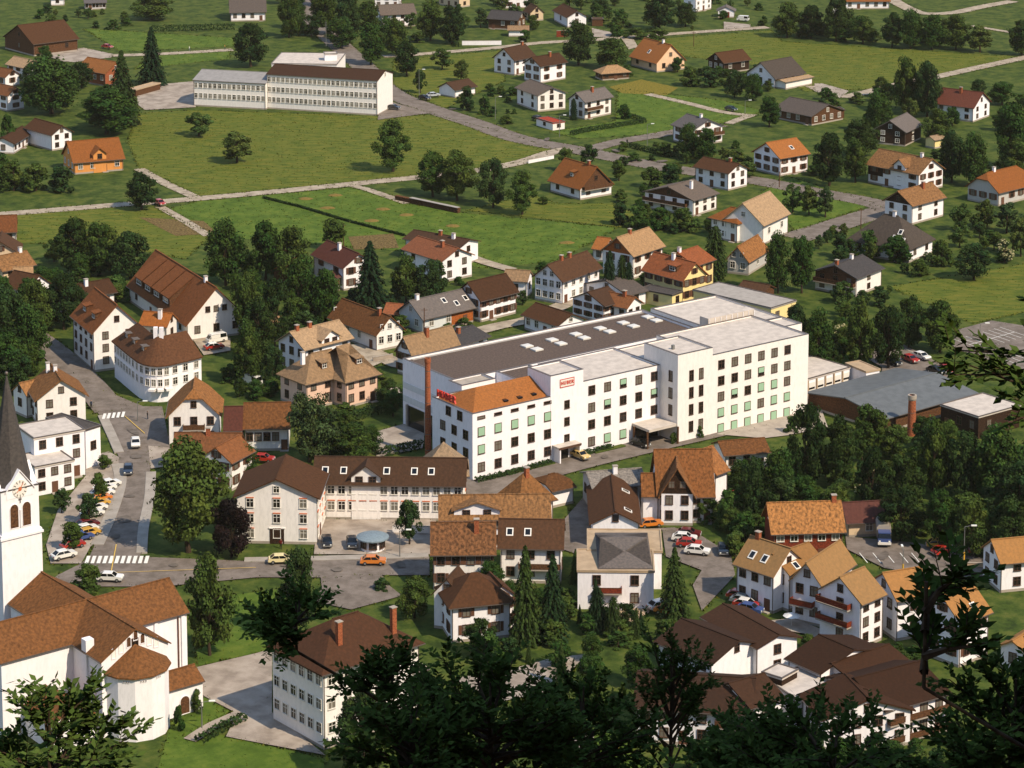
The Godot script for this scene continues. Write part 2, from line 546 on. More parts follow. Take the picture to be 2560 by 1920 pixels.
	for s in o.get("sk", []):
		var z: float = W / 2 * (1.0 - s[1])
		var yy: float = he + (W / 2 - z) * tp
		var bs := Transform3D(Basis(Vector3.RIGHT, atan(tp)), Vector3(s[0] * L, yy + 0.04, z))
		var sk := part(roof, "roof_window", box_mesh(Vector3.ZERO, Vector3(1.15, 0.18, 1.5)), M.framewhite, bs)
		part(sk, "pane", box_mesh(Vector3(0, 0.10, 0), Vector3(0.8, 0.02, 1.1)), M.glass)
	for d in o.get("do", []): dormer(root, wt, d, L, W, he, tp, wz, yt, rm, wm, rng)
	openings(root, wt, lx, wz, yt, o, rng)
	if o.get("st", 0) != 3 or o.has("at"):
		var at: int = o.get("at", 1 if H > 2.0 else 0)
		for side in [1, 2]:
			var j: float = j1 if side == 1 else j0
			if j > 0.3: continue
			for k in at:
				var u := (k - (at - 1) / 2.0) * 1.9
				var ry := yt + (H - oe * tp) * (0.36 if at > 1 else 0.42)
				window(root, wt * at_side(side, u, ry, lx, wz), 0.9, 1.1, o.get("st", 0) if o.get("st", 0) < 4 else 2, rng)
	if o.has("gt"):
		for s in [-1, 1]:
			if (j0 if s < 0 else j1) > 0.05: continue
			var gs := st_new()
			var gx: float = s * (lx + 0.016)
			fan(gs, [Vector3(gx, yt - 0.1, wz), Vector3(gx, he + H - th, 0), Vector3(gx, yt - 0.1, -wz)])
			part(root, "timber_gable", done(gs), M[o.gt], wt)
	for c in o.get("cl", []):
		var sl := 2 * lx if c[0] == 0 else 2 * wz
		part(root, "timber_cladding", box_mesh(Vector3(0, 0, 0.008), Vector3((c[2] - c[1]) * sl, c[4] - c[3], 0.012)), M[c[5]], wt * at_side(c[0], (c[1] + c[2]) / 2 * sl, (c[3] + c[4]) / 2, lx, wz))
	for b in o.get("ba", []): balcony(root, wt, lx, wz, b, w[3])
	if o.has("fd"):
		var fs := 1 if w[3] < 0 else 2
		var dd := part(root, "gate", box_mesh(Vector3(0, 0, 0.04), Vector3(2.4, 2.7, 0.1)), M.darkwood, wt * at_side(fs, 0, 1.35, lx, wz))
		part(dd, "gate_arch", box_mesh(Vector3(0, 1.42, 0.05), Vector3(2.8, 0.2, 0.2)), M.cream)
	if o.has("dr"):
		var sd := 1 if w[3] < 0 else 2
		part(root, "garage_door", box_mesh(Vector3(0, 0, 0.05), Vector3(2.6, 2.1, 0.1)), M.redwood, wt * at_side(sd, 0, 1.1, lx, wz))

func dormer(root: Node3D, wt: Transform3D, d: Array, L: float, W: float, he: float, tp: float, wz: float, yt: float, rm: Material, wm: Material, rng: RandomNumberGenerator) -> void:
	var x: float = d[1] * L
	var w: float = d[2]
	var st := st_new()
	if d[0] == "g":
		var on_wall: bool = d[3] >= 1.0
		var zf := wz + 0.12 if on_wall else W / 2 * (0.78)
		var yb := 0.0 if on_wall else he + (W / 2 - zf) * tp - 0.3
		var ye := he + W / 2 * tp * (0.42 if on_wall else 0.52)
		var yr := minf(ye + w / 2 * 0.84, he + W / 2 * tp - 0.15)
		var hw := w / 2
		var zb := maxf(0.0, W / 2 - (ye - he) / tp)
		var p := [Vector3(x - hw, yb, zf), Vector3(x - hw, ye, zf), Vector3(x, yr, zf), Vector3(x + hw, ye, zf), Vector3(x + hw, yb, zf)]
		fan(st, p)
		for s in [-1, 1]:
			quad(st, Vector3(x + s * hw, yb, zf), Vector3(x + s * hw, ye, zf), Vector3(x + s * hw, ye, zb), Vector3(x + s * hw, yb, zb))
		var o := part(root, "gabled_dormer", done(st), wm, wt)
		var rs := st_new()
		var zr := maxf(0.0, W / 2 - (yr - he) / tp) - 0.3
		var k := (yr - ye) / hw
		for s in [-1, 1]:
			var ex: float = x + s * (hw + 0.45)
			var ey := ye - 0.45 * k
			var ze := maxf(0.0, W / 2 - (ey - he) / tp) - 0.1
			for lv in 2:
				var dy := 0.12 - 0.16 * lv
				quad(rs, Vector3(x, yr + dy, zf + 0.5), Vector3(x, yr + dy, zr), Vector3(ex, ey + dy, ze), Vector3(ex, ey + dy, zf + 0.5))
			quad(rs, Vector3(x, yr + 0.12, zf + 0.5), Vector3(ex, ey + 0.12, zf + 0.5), Vector3(ex, ey - 0.04, zf + 0.5), Vector3(x, yr - 0.04, zf + 0.5))
			quad(rs, Vector3(ex, ey + 0.12, zf + 0.5), Vector3(ex, ey + 0.12, ze), Vector3(ex, ey - 0.04, ze), Vector3(ex, ey - 0.04, zf + 0.5))
		part(o, "dormer_roof", done(rs), rm)
		var cols := 2 if w > 4.0 else 1
		for c in cols:
			var u := x + (c - (cols - 1) / 2.0) * w * 0.46
			part(o, "window", frame_mesh(1.1, 1.2, 0.1, true), M.frame, Transform3D(Basis.IDENTITY, Vector3(u, ye - 0.75, zf)))
			part(o, "pane", box_mesh(Vector3(0, 0, 0.012), Vector3(1.1, 1.2, 0.02)), M.pane, Transform3D(Basis.IDENTITY, Vector3(u, ye - 0.75, zf)))
	else:
		var zf2: float = W / 2 * (1.0 - d[3])
		var yb2 := he + (W / 2 - zf2) * tp
		var hh := 1.25 if w < 2.8 else 2.1
		var slope := tan(deg_to_rad(9.0)) if w < 2.8 else tp * 0.66
		var run := hh / (tp - slope)
		var hw2 := w / 2
		var zb2 := zf2 - run
		var yb3 := yb2 + hh + run * slope
		quad(st, Vector3(x - hw2, yb2 - 0.1, zf2), Vector3(x - hw2, yb2 + hh, zf2), Vector3(x + hw2, yb2 + hh, zf2), Vector3(x + hw2, yb2 - 0.1, zf2))
		for s in [-1, 1]: tri(st, Vector3(x + s * hw2, yb2 - 0.1, zf2), Vector3(x + s * hw2, yb2 + hh, zf2), Vector3(x + s * hw2, yb3, zb2))
		var o2 := part(root, "shed_dormer", done(st), M.wood, wt)
		var rs2 := st_new()
		for lv in 2:
			var dy := 0.14 - 0.14 * lv
			quad(rs2, Vector3(x - hw2 - 0.2, yb2 + hh + dy - 0.3 * slope, zf2 + 0.3), Vector3(x - hw2 - 0.2, yb3 + dy, zb2), Vector3(x + hw2 + 0.2, yb3 + dy, zb2), Vector3(x + hw2 + 0.2, yb2 + hh + dy - 0.3 * slope, zf2 + 0.3))
		quad(rs2, Vector3(x - hw2 - 0.2, yb2 + hh + 0.14 - 0.3 * slope, zf2 + 0.3), Vector3(x + hw2 + 0.2, yb2 + hh + 0.14 - 0.3 * slope, zf2 + 0.3), Vector3(x + hw2 + 0.2, yb2 + hh - 0.3 * slope, zf2 + 0.3), Vector3(x - hw2 - 0.2, yb2 + hh - 0.3 * slope, zf2 + 0.3))
		part(o2, "dormer_roof", done(rs2), rm)
		part(o2, "window", frame_mesh(w * 0.6, 0.85, 0.08, true), M.framewhite, Transform3D(Basis.IDENTITY, Vector3(x, yb2 + hh * 0.52, zf2)))
		part(o2, "pane", box_mesh(Vector3(0, 0, 0.012), Vector3(w * 0.6, 0.85, 0.02)), M.pane, Transform3D(Basis.IDENTITY, Vector3(x, yb2 + hh * 0.52, zf2)))

func flat_wing(root: Node3D, wt: Transform3D, w: Array, rng: RandomNumberGenerator) -> void:
	var L: float = w[4]; var W: float = w[5]; var he: float = w[6]
	var o: Dictionary = w[10]
	part(root, "wall", box_mesh(Vector3(0, (he - 0.3) / 2, 0), Vector3(L - 0.3, he - 0.3, W - 0.3)), M[w[9]], wt)
	var st := st_new()
	box(st, Vector3(0, he - 0.17, 0), Vector3(L, 0.26, W))
	var roof := part(root, "roof", done(st), M[w[8]], wt)
	var rim := st_new()
	for s in [-1, 1]:
		box(rim, Vector3(0, he + 0.02, s * (W / 2 - 0.1)), Vector3(L + 0.04, 0.16, 0.24))
		box(rim, Vector3(s * (L / 2 - 0.1), he + 0.02, 0), Vector3(0.24, 0.156, W - 0.25))
	part(roof, "roof_edge", done(rim), M.gutter if w[8] != "tanflat" else M.tanflat)
	openings(root, wt, L / 2 - 0.15, W / 2 - 0.15, he - 0.3, o, rng)
	for b in o.get("ba", []): balcony(root, wt, L / 2 - 0.15, W / 2 - 0.15, b, w[3])
	var gd: int = o.get("gd", 0)
	for k in gd:
		var u := -L / 2 + L / gd * (k + 0.5)
		var d := part(root, "garage_door", box_mesh(Vector3(0, 0, 0.03), Vector3(L / gd - 0.5, 2.6, 0.08)), M.framewhite, wt * at_side(0, u, 1.35, L / 2 - 0.15, W / 2 - 0.15))
		part(d, "window_strip", box_mesh(Vector3(0, 0.1, 0.08), Vector3(L / gd - 0.7, 0.4, 0.03)), M.pane)
		part(root, "post", box_mesh(Vector3(0, 0, 0.12), Vector3(0.3, 3.2, 0.3)), M.tanflat, wt * at_side(0, u - L / gd / 2 + 0.15, 1.6, L / 2 - 0.15, W / 2 - 0.15))

func round_wing(root: Node3D, wt: Transform3D, w: Array) -> void:
	var r: float = w[4] / 2
	var he: float = w[6]
	var st := st_new()
	loft(st, ring(Vector3.ZERO, r * 0.8, 20), ring(Vector3(0, he, 0), r * 0.8, 20))
	part(root, "wall", done(st), M[w[9]], wt)
	st = st_new()
	var prev := ring(Vector3(0, he - 0.15, 0), r * 1.12, 20)
	for k in [[0.05, 1.12], [0.28, 0.9], [0.46, 0.6], [0.56, 0.3], [0.6, 0.02]]:
		var nx := ring(Vector3(0, he + k[0], 0), r * k[1], 20)
		loft(st, prev, nx)
		prev = nx
	part(root, "roof", done(st), M[w[8]], wt)
	for k in 3:
		var t := 0.6 + k * 0.9
		var xf := wt * Transform3D(Basis(Vector3.UP, PI / 2 - t), Vector3(cos(t) * r * 0.8, 1.4, sin(t) * r * 0.8))
		var o := part(root, "window", frame_mesh(1.2, 1.2, 0.09, true), M.frame, xf)
		part(o, "pane", box_mesh(Vector3(0, 0, 0.012), Vector3(1.2, 1.2, 0.02)), M.pane)

# ---------------------------------------------------------------- the factory
func fblock(root: Node3D, u0: float, u1: float, v0: float, v1: float, h: float, wall: String, roof: String, rim := 0.45) -> MeshInstance3D:
	var c := Vector3((u0 + u1) / 2, 0, -(v0 + v1) / 2)
	var L := u1 - u0
	var W := v1 - v0
	part(root, "wall", box_mesh(c + Vector3(0, (h - rim) / 2, 0), Vector3(L, h - rim, W)), M[wall])
	var st := st_new()
	for s in [-1, 1]:
		box(st, c + Vector3(0, h - rim / 2, s * (W / 2 - 0.15)), Vector3(L, rim, 0.3))
		box(st, c + Vector3(s * (L / 2 - 0.15), h - rim / 2, 0), Vector3(0.3, rim, W - 0.6))
	part(root, "parapet", done(st), M[wall])
	var o := part(root, "roof", box_mesh(c + Vector3(0, h - rim + 0.03, 0), Vector3(L - 0.62, 0.06, W - 0.62)), M[roof])
	var rc := st_new()
	for s in [-1, 1]:
		box(rc, c + Vector3(0, h + 0.03, s * (W / 2 - 0.15)), Vector3(L + 0.08, 0.06, 0.42))
		box(rc, c + Vector3(s * (L / 2 - 0.15), h + 0.028, 0), Vector3(0.42, 0.056, W - 0.5))
	part(o, "coping", done(rc), M.gutter)
	return o

func fwin(root: Node3D, xf: Transform3D, kind: String, rng: RandomNumberGenerator) -> void:
	match kind:
		"b": window(root, xf, 1.35, 1.55, 0, rng)
		"g": blind(root, xf, 1.35, 1.55, 0.97)
		"h": blind(root, xf, 1.35, 1.55, 0.62)
		"s": window(root, xf, 1.5, 0.38, 3, rng)
		"n": window(root, xf, 1.0, 1.4, 0, rng)
		"t": window(root, xf, 0.85, 1.9, 0, rng)

func make_factory() -> void:
	var root := thing("factory", "huge white flat roofed factory with stair tower dark hall roof and red lettering", "factory", FACTORY_AT, deg_to_rad(FACTORY_TURN))
	var rng := RandomNumberGenerator.new()
	rng.seed = 77
	# front block with orange hipped roof behind the parapet
	fblock(root, 0, 17.45, 0, 12.7, 12.5, "white", "paleroof", 0.5)
	var st := st_new()
	var a := Vector3(0.35, 12.2, -0.35); var b := Vector3(17.4, 12.2, -0.35); var c := Vector3(17.4, 12.2, -12.3); var d := Vector3(0.35, 12.2, -12.3)
	var r0 := Vector3(5.2, 15.0, -6.3); var r1 := Vector3(17.4, 15.0, -6.3)
	quad(st, a, r0, r1, b); quad(st, c, r1, r0, d); tri(st, d, r0, a)
	quad(st, b, r1, c, c)
	var orr := part(root, "tiled_roof", done(st), M.orange)
	for u in [8.6, 11.8, 15.0]: part(orr, "roof_window", box_mesh(Vector3(u, 13.0, -1.9), Vector3(0.9, 0.3, 0.9)), M.glass)
	fblock(root, 6.6, 14.2, 12.72, 17.0, 13.4, "white", "concrete", 0.3)
	# tower with the sign, long block, stair tower, right block
	fblock(root, 17.46, 25.0, -0.06, 7.0, 16.4, "white", "paleroof", 0.3)
	fblock(root, 25.01, 43.3, 0, 14.0, 14.0, "white", "paleroof", 0.3)
	fblock(root, 17.46, 25.0, 7.01, 16.9, 13.2, "white", "hallroof", 0.3)
	var stair := fblock(root, 43.31, 51.8, -5.25, 4.8, 17.1, "cream", "paleroof", 0.3)
	fblock(root, 43.31, 51.79, 4.81, 14.0, 13.6, "cream", "paleroof", 0.3)
	fblock(root, 51.81, 76.2, -5.2, 11.5, 15.6, "cream", "paleroof", 0.3)
	part(stair, "roof_vent", box_mesh(Vector3(45.6, 17.3, 1.0), Vector3(0.5, 0.8, 0.5)), M.postgrey)
	# hall with dark roof and pale rim
	var hall := fblock(root, 8.2, 67.0, 17.02, 34.6, 13.1, "white", "hallroof", 0.5)
	for k in [[8.2, 9.5, 17.02, 34.6], [9.51, 67.0, 33.2, 34.6]]:
		part(hall, "pale_roof_strip", box_mesh(Vector3((k[0] + k[1]) / 2, 12.70, -(k[2] + k[3]) / 2), Vector3(k[1] - k[0] - 0.7, 0.05, k[3] - k[2] - 0.7)), M.greyflatroof)
	for s in SKYLIGHTS:
		var dome := st_new()
		var base := [Vector3(s[0] - 0.95, 12.7, -s[1] - 0.95), Vector3(s[0] + 0.95, 12.7, -s[1] - 0.95), Vector3(s[0] + 0.95, 12.7, -s[1] + 0.95), Vector3(s[0] - 0.95, 12.7, -s[1] + 0.95)]
		var mid := []; var top := []
		for p in base:
			mid.append(p + Vector3(0, 0.28, 0))
			top.append(p.lerp(Vector3(s[0], 13.2, -s[1]), 0.4) + Vector3(0, 0.2, 0))
		loft(dome, base, mid); loft(dome, mid, top); fan(dome, top)
		part(hall, "skylight", done(dome), M.skylight)
	# loading dock under the hall end: posts, dark panel painted as shade inside
	part(root, "bay_shade_panel", box_mesh(Vector3(8.12, 2.2, -26.5), Vector3(0.14, 4.2, 13)), M.pane)
	for v in [20.2, 26.5, 32.8]: part(root, "dock_post", box_mesh(Vector3(7.9, 2.25, -v), Vector3(0.4, 4.5, 0.4)), M.concrete)
	var band := st_new()
	for y in [5.4, 8.0]: box(band, Vector3(8.17, y, -25.8), Vector3(0.1, 1.2, 17.3))
	part(root, "wall_panel", done(band), M.paleblue)
	# pale block behind with low pent roof
	fblock(root, 67.05, 84.5, 11.55, 32.0, 13.9, "cream", "paleroof", 0.35)
	fblock(root, 76.25, 84.5, 5.8, 11.54, 13.9, "cream", "paleroof", 0.35)
	var pent := part(root, "roof_plant_box", box_mesh(Vector3(71.0, 15.4, -12.9), Vector3(12.0, 2.6, 2.6)), M.paleroof)
	for k in 8: part(pent, "vent_slot", box_mesh(Vector3(66.0 + k * 1.45, 14.6, -11.57), Vector3(1.1, 0.5, 0.08)), M.pane)
	for k in 9: part(pent, "vent_rib", box_mesh(Vector3(65.3 + k * 1.45, 15.5, -11.54), Vector3(0.1, 2.2, 0.1)), M.white)
	# windows
	for f in FACTORY_WINDOWS:
		var xf: Transform3D
		if f[0] == 0: xf = Transform3D(Basis.IDENTITY, Vector3(f[1], f[3], -f[2] + 0.003))
		else: xf = Transform3D(Basis(Vector3.UP, -PI / 2), Vector3(f[1] - 0.003, f[3], -f[2]))
		fwin(root, xf, f[4], rng)
	# doors and canopies
	var cn := part(root, "canopy", box_mesh(Vector3(20.4, 3.1, 1.1), Vector3(5.2, 0.3, 2.1)), M.paleroof)
	part(cn, "canopy_edge", box_mesh(Vector3(20.4, 3.0, 2.2), Vector3(5.2, 0.4, 0.08)), M.frame)
	part(root, "door", box_mesh(Vector3(20.6, 1.2, 0.12), Vector3(1.8, 2.4, 0.1)), M.pane)
	for u in [18.2, 22.8]: part(cn, "canopy_wall", box_mesh(Vector3(u, 1.4, 1.1), Vector3(0.25, 2.8, 2.0)), M.white)
	var cp := part(root, "entrance_canopy", box_mesh(Vector3(39.9, 3.6, 2.6), Vector3(6.6, 0.5, 5.1)), M.paleroof)
	for k in [[36.3, 5.0], [42.9, 5.9], [36.3, 1.0]]: part(cp, "canopy_post", box_mesh(Vector3(k[0], 1.75, k[1]), Vector3(0.3, 3.5, 0.3)), M.wood)
	part(root, "glass_entrance", box_mesh(Vector3(40.2, 1.6, 0.1), Vector3(5.2, 3.1, 0.12)), M.glass)
	# lettering
	var tm := TextMesh.new()
	var font := SystemFont.new()
	font.font_names = PackedStringArray(["Droid Sans"])
	font.font_weight = 800
	tm.font = font
	tm.text = "HUBER"
	tm.font_size = 64
	tm.pixel_size = 0.0142
	tm.depth = 0.08
	var sg := part(root, "sign", box_mesh(Vector3(21.2, 14.6, 0.10), Vector3(3.2, 1.5, 0.06)), M.framewhite)
	part(sg, "lettering", tm, M.sign, Transform3D(Basis.IDENTITY, Vector3(21.2, 14.6, 0.17)))
	var fr := st_new()
	for s in [-1, 1]:
		box(fr, Vector3(21.2, 14.6 + s * 0.74, 0.15), Vector3(3.3, 0.11, 0.07))
		box(fr, Vector3(21.2 + s * 1.6, 14.6, 0.15), Vector3(0.11, 1.4, 0.068))
	part(sg, "sign_frame", done(fr), M.sign)
	var tm2: TextMesh = tm.duplicate()
	tm2.pixel_size = 0.029
	tm2.depth = 0.3
	part(root, "roof_lettering", tm2, M.sign, Transform3D(Basis(Vector3.UP, -PI / 2), Vector3(0.25, 13.55, -8.6)))
	# planted strip at the foot of the front
	for u in [3.0, 7.0, 11.0, 14.5, 27.5, 31.0]:
		part(root, "planter_kerb", box_mesh(Vector3(u + 1.2, 0.2, 0.9), Vector3(3.6, 0.4, 1.3)), M.grass)

# ---------------------------------------------------------------- the church
func make_church() -> void:
	var root := thing("church", "white church with cross shaped brown roof polygonal apse and slate spire tower", "church", Vector3(-62.46, 0, -366.95), deg_to_rad(38.0))
	var rng := RandomNumberGenerator.new()
	rng.seed = 5
	var w := ["g", 0, 0, 0, 30.6, 11.2, 11.4, 32.5, "churchroof", "white", {"n": 0, "oh": 0.35}]
	gable_wing(root, Transform3D.IDENTITY, w, rng)
	var w2 := ["g", 0, 0, 0, 27.6, 11.4, 11.4, 32.0, "churchroof", "white", {"n": 0, "oh": 0.35}]
	var wt := Transform3D(Basis(Vector3.UP, -PI / 2), Vector3(1.6, 0, 0.0))
	gable_wing(root, wt, w2, rng)
	# gable arches on the choir end, z = 13.45
	for k in [[-3.4, 12.0, 0], [-2.2, 12.55, 0], [-1.0, 13.1, 1], [0.1, 13.85, 1], [1.2, 13.1, 1], [2.3, 12.55, 0], [3.4, 12.0, 0]]:
		arch_window(root, Transform3D(Basis.IDENTITY, Vector3(1.6 + k[0], k[1], 13.45)), 0.62, 1.4, k[2] == 1)
	# apse
	var st := st_new()
	var r := 4.7
	var c := Vector3(1.6, 0, 13.3)
	var lo := []; var hi := []; var ev := []; var ev2 := []
	for i in 7:
		var t := PI * i / 6.0
		var dd := Vector3(cos(t), 0, sin(t))
		lo.append(c + dd * r); hi.append(c + dd * r + Vector3(0, 9.4, 0))
		ev.append(c + dd * (r + 0.4) + Vector3(0, 9.3, 0)); ev2.append(c + dd * (r + 0.4) + Vector3(0, 9.5, 0))
	for i in 6: quad(st, lo[i], hi[i], hi[i + 1], lo[i + 1])
	part(root, "apse", done(st), M.white)
	st = st_new()
	var apex := c + Vector3(0, 12.6, 0.1)
	for i in 6:
		tri(st, ev2[i], apex, ev2[i + 1])
		quad(st, ev[i], ev2[i], ev2[i + 1], ev[i + 1])
	part(root, "apse_roof", done(st), M.churchroof)
	for k in [1, 2, 3, 4]:
		var t: float = PI * (k + 0.5) / 6.0
		for s in [-0.35, 0.0, 0.35]:
			arch_window(root, Transform3D(Basis(Vector3.UP, PI / 2 - t), c + Vector3(cos(t), 0, sin(t)) * r * 0.967 + Vector3(-sin(t) * s, 8.8, cos(t) * s)), 0.14, 0.25, true)
	# side chapel beside the apse and sacristy
	var w3 := ["g", 0, 0, 0, 7.4, 5.6, 4.3, 30.0, "churchroof", "white", {"n": 0, "oh": 0.25}]
	gable_wing(root, Transform3D(Basis(Vector3.UP, 0.0), Vector3(9.0, 0, 11.0)), w3, rng)
	arch_window(root, Transform3D(Basis.IDENTITY, Vector3(9.4, 1.5, 13.57)), 1.5, 2.6, true)
	var w4 := ["g", 0, 0, 0, 9.0, 7.0, 4.2, 32.0, "churchroof", "white", {"n": 0, "oh": 0.25}]
	gable_wing(root, Transform3D(Basis(Vector3.UP, -PI / 2), Vector3(-8.4, 0, 9.4)), w4, rng)
	part(root, "chimney", box_mesh(Vector3(-3.4, 6.6, 9.0), Vector3(1.3, 13.2, 1.3)), M.white)
	for x in [9.7, 14.2]: part(root, "pilaster", box_mesh(Vector3(x, 5.7, 5.36), Vector3(0.55, 11.2, 0.3)), M.white)
	part(root, "drain_pipe", box_mesh(Vector3(13.4, 5.7, 5.42), Vector3(0.16, 11.2, 0.16)), M.shutter)
	# tower
	var tw := thing("church_tower", "white bell tower with clock gables and tall dark slate spire", "church tower", Vector3(-74.2, 0, -380.0), deg_to_rad(38.0))
	tw.scale = Vector3(0.88, 1.0, 0.88)
	var h := 3.6
	st = st_new()
	box(st, Vector3(0, 10.5, 0), Vector3(7.5, 21.0, 7.5))
	box(st, Vector3(0, 24.7, 0), Vector3(7.0, 7.4, 7.0))
	part(tw, "shaft", done(st), M.white)
	st = st_new()
	box(st, Vector3(0, 21.1, 0), Vector3(8.0, 0.35, 8.0))
	box(st, Vector3(0, 21.45, 0), Vector3(7.6, 0.35, 7.6))
	part(tw, "cornice", done(st), M.white)
	for side in 4:
		var bs := Basis(Vector3.UP, side * PI / 2)
		var xf := Transform3D(bs, Vector3.ZERO)
		for s in [-1, 1]:
			arch_window(tw, xf * Transform3D(Basis.IDENTITY, Vector3(s * 1.15, 24.2, 3.5)), 1.5, 3.6, true)
		var col := st_new()
		tube(col, Vector3(0, 22.4, 3.62), Vector3(0, 25.0, 3.62), 0.14, 0.14, 8)
		part(tw, "column", done(col), M.white, xf)
		st = st_new()
		fan(st, [Vector3(-2.5, 28.2, 3.55), Vector3(0, 31.0, 3.55), Vector3(2.5, 28.2, 3.55)])
		quad(st, Vector3(-2.5, 28.2, 3.55), Vector3(2.5, 28.2, 3.55), Vector3(2.5, 26.9, 3.55), Vector3(-2.5, 26.9, 3.55))
		for s in [-1, 1]:
			quad(st, Vector3(s * 2.75, 28.05, 3.75), Vector3(0, 31.15, 3.75), Vector3(0, 31.15, 2.0), Vector3(s * 2.75, 28.05, 3.0))
			quad(st, Vector3(s * 2.75, 27.85, 3.75), Vector3(0, 30.95, 3.75), Vector3(0, 31.15, 3.75), Vector3(s * 2.75, 28.05, 3.75))
		part(tw, "gable", done(st), M.white, xf)
		var clock := part(tw, "clock_face", disc(1.35, 0.06, 24), M.framewhite, xf * Transform3D(Basis.IDENTITY, Vector3(0, 28.2, 3.58)))
		part(clock, "clock_boss", disc(0.32, 0.06, 16), M.lintel, Transform3D(Basis.IDENTITY, Vector3(0, 0, 0.05)))
		for k in 12:
			var t := TAU * k / 12.0
			part(clock, "hour_mark", box_mesh(Vector3(0, 1.08, 0.06), Vector3(0.13, 0.4, 0.05)), M.gutter, Transform3D(Basis(Vector3.BACK, t), Vector3.ZERO))
		for k in [[2.2, 0.8], [-0.6, 1.1]]:
			part(clock, "clock_hand", box_mesh(Vector3(0, k[1] / 2, 0.12), Vector3(0.11, k[1], 0.04)), M.lintel, Transform3D(Basis(Vector3.BACK, k[0]), Vector3.ZERO))
		var cr := st_new()
		box(cr, Vector3(0, 26.5, 3.62), Vector3(0.12, 0.9, 0.08))
		box(cr, Vector3(0, 26.62, 3.63), Vector3(0.6, 0.12, 0.08))
		part(tw, "wall_cross", done(cr), M.gutter, xf)
	st = st_new()
	box(st, Vector3(0, 28.32, 0), Vector3(7.3, 0.16, 7.3))
	var e0 := ring(Vector3(0, 28.4, 0), 3.78, 8, PI / 8)
	var e1 := ring(Vector3(0, 30.6, 0), 3.2, 8, PI / 8)
	var e2 := ring(Vector3(0, 44.6, 0), 0.12, 8, PI / 8)
	loft(st, e0, e1); loft(st, e1, e2)
	part(tw, "spire", done(st), M.darkroof)
	st = st_new()
	tube(st, Vector3(0, 44.4, 0), Vector3(0, 47.4, 0), 0.09, 0.05, 6)
	box(st, Vector3(0, 46.6, 0), Vector3(1.2, 0.1, 0.1))
	var ball := SphereMesh.new()
	ball.radius = 0.3; ball.height = 0.6; ball.radial_segments = 10; ball.rings = 6
	st.append_from(ball, 0, Transform3D(Basis.IDENTITY, Vector3(0, 45.0, 0)))
	part(tw, "spire_cross", done(st), M.gutter)

func disc(r: float, depth: float, n: int) -> ArrayMesh:
	var key := "disc%.2f_%.2f" % [r, depth]
	if not cache.has(key):
		var st := st_new()
		var a := []; var b := []
		for i in n:
			var t := -TAU * i / n
			a.append(Vector3(cos(t) * r, sin(t) * r, 0)); b.append(Vector3(cos(t) * r, sin(t) * r, depth))
		loft(st, a, b)
		fan(st, b)
		cache[key] = done(st)
	return cache[key]

func arch_window(root: Node, xf: Transform3D, w: float, h: float, open: bool) -> void:
	var st := st_new()
	var fs := st_new()
	var pts := [Vector3(-w / 2, -h / 2, 0.02), Vector3(-w / 2, h / 2 - w / 2, 0.02)]
	for i in range(1, 8):
		var t := PI - PI * i / 8.0
		pts.append(Vector3(cos(t) * w / 2, h / 2 - w / 2 + sin(t) * w / 2, 0.02))
	pts.append(Vector3(w / 2, h / 2 - w / 2, 0.02)); pts.append(Vector3(w / 2, -h / 2, 0.02))
	fan(st, pts)
	var b := 0.09 if w > 0.3 else 0.03
	for i in pts.size():
		var p: Vector3 = pts[i]; var q: Vector3 = pts[(i + 1) % pts.size()]
		var po := Vector3(p.x * (1 + 2 * b / w), p.y * (1 + 2 * b / h), 0.02); var qo := Vector3(q.x * (1 + 2 * b / w), q.y * (1 + 2 * b / h), 0.02)
		quad(fs, p + Vector3(0, 0, 0.08), q + Vector3(0, 0, 0.08), qo + Vector3(0, 0, 0.08), po + Vector3(0, 0, 0.08))
		quad(fs, p, q, q + Vector3(0, 0, 0.08), p + Vector3(0, 0, 0.08))
		quad(fs, po + Vector3(0, 0, 0.08), qo + Vector3(0, 0, 0.08), qo - Vector3(0, 0, 0.03), po - Vector3(0, 0, 0.03))
	var o := part(root, "arched_window", done(fs), M.white, xf)
	part(o, "louvre" if open else "niche", done(st), M.wood if open else M.cream)

# ---------------------------------------------------------------- chimneys of brick
func make_stacks() -> void:
	for s in STACKS:
		var o := thing("chimney_stack", s[0], "chimney", Vector3(s[1], 0, s[2]))
		var st := st_new()
		var n := 20
		loft(st, ring(Vector3.ZERO, s[4], n), ring(Vector3(0, s[3], 0), s[4] * 0.82, n))
		part(o, "shaft", done(st), M.brick)
		st = st_new()
		var r: float = s[4] * 0.92
		loft(st, ring(Vector3(0, s[3] - 0.9, 0), r * 0.93, n), ring(Vector3(0, s[3] - 0.6, 0), r * 1.08, n))
		loft(st, ring(Vector3(0, s[3] - 0.6, 0), r * 1.08, n), ring(Vector3(0, s[3] + 0.1, 0), r * 1.08, n))
		loft(st, ring(Vector3(0, s[3] + 0.1, 0), r * 1.08, n), ring(Vector3(0, s[3] + 0.1, 0), r * 0.7, n))
		part(o, "crown", done(st), M[s[5]])
		for k in int(s[3] / 3.0):
			var y := 1.5 + k * 3.0
			var rr: float = s[4] * (1.0 - 0.18 * y / s[3]) + 0.02
			st = st_new()
			loft(st, ring(Vector3(0, y, 0), rr, n), ring(Vector3(0, y + 0.12, 0), rr, n))
			part(o, "iron_band", done(st), M.gutter)

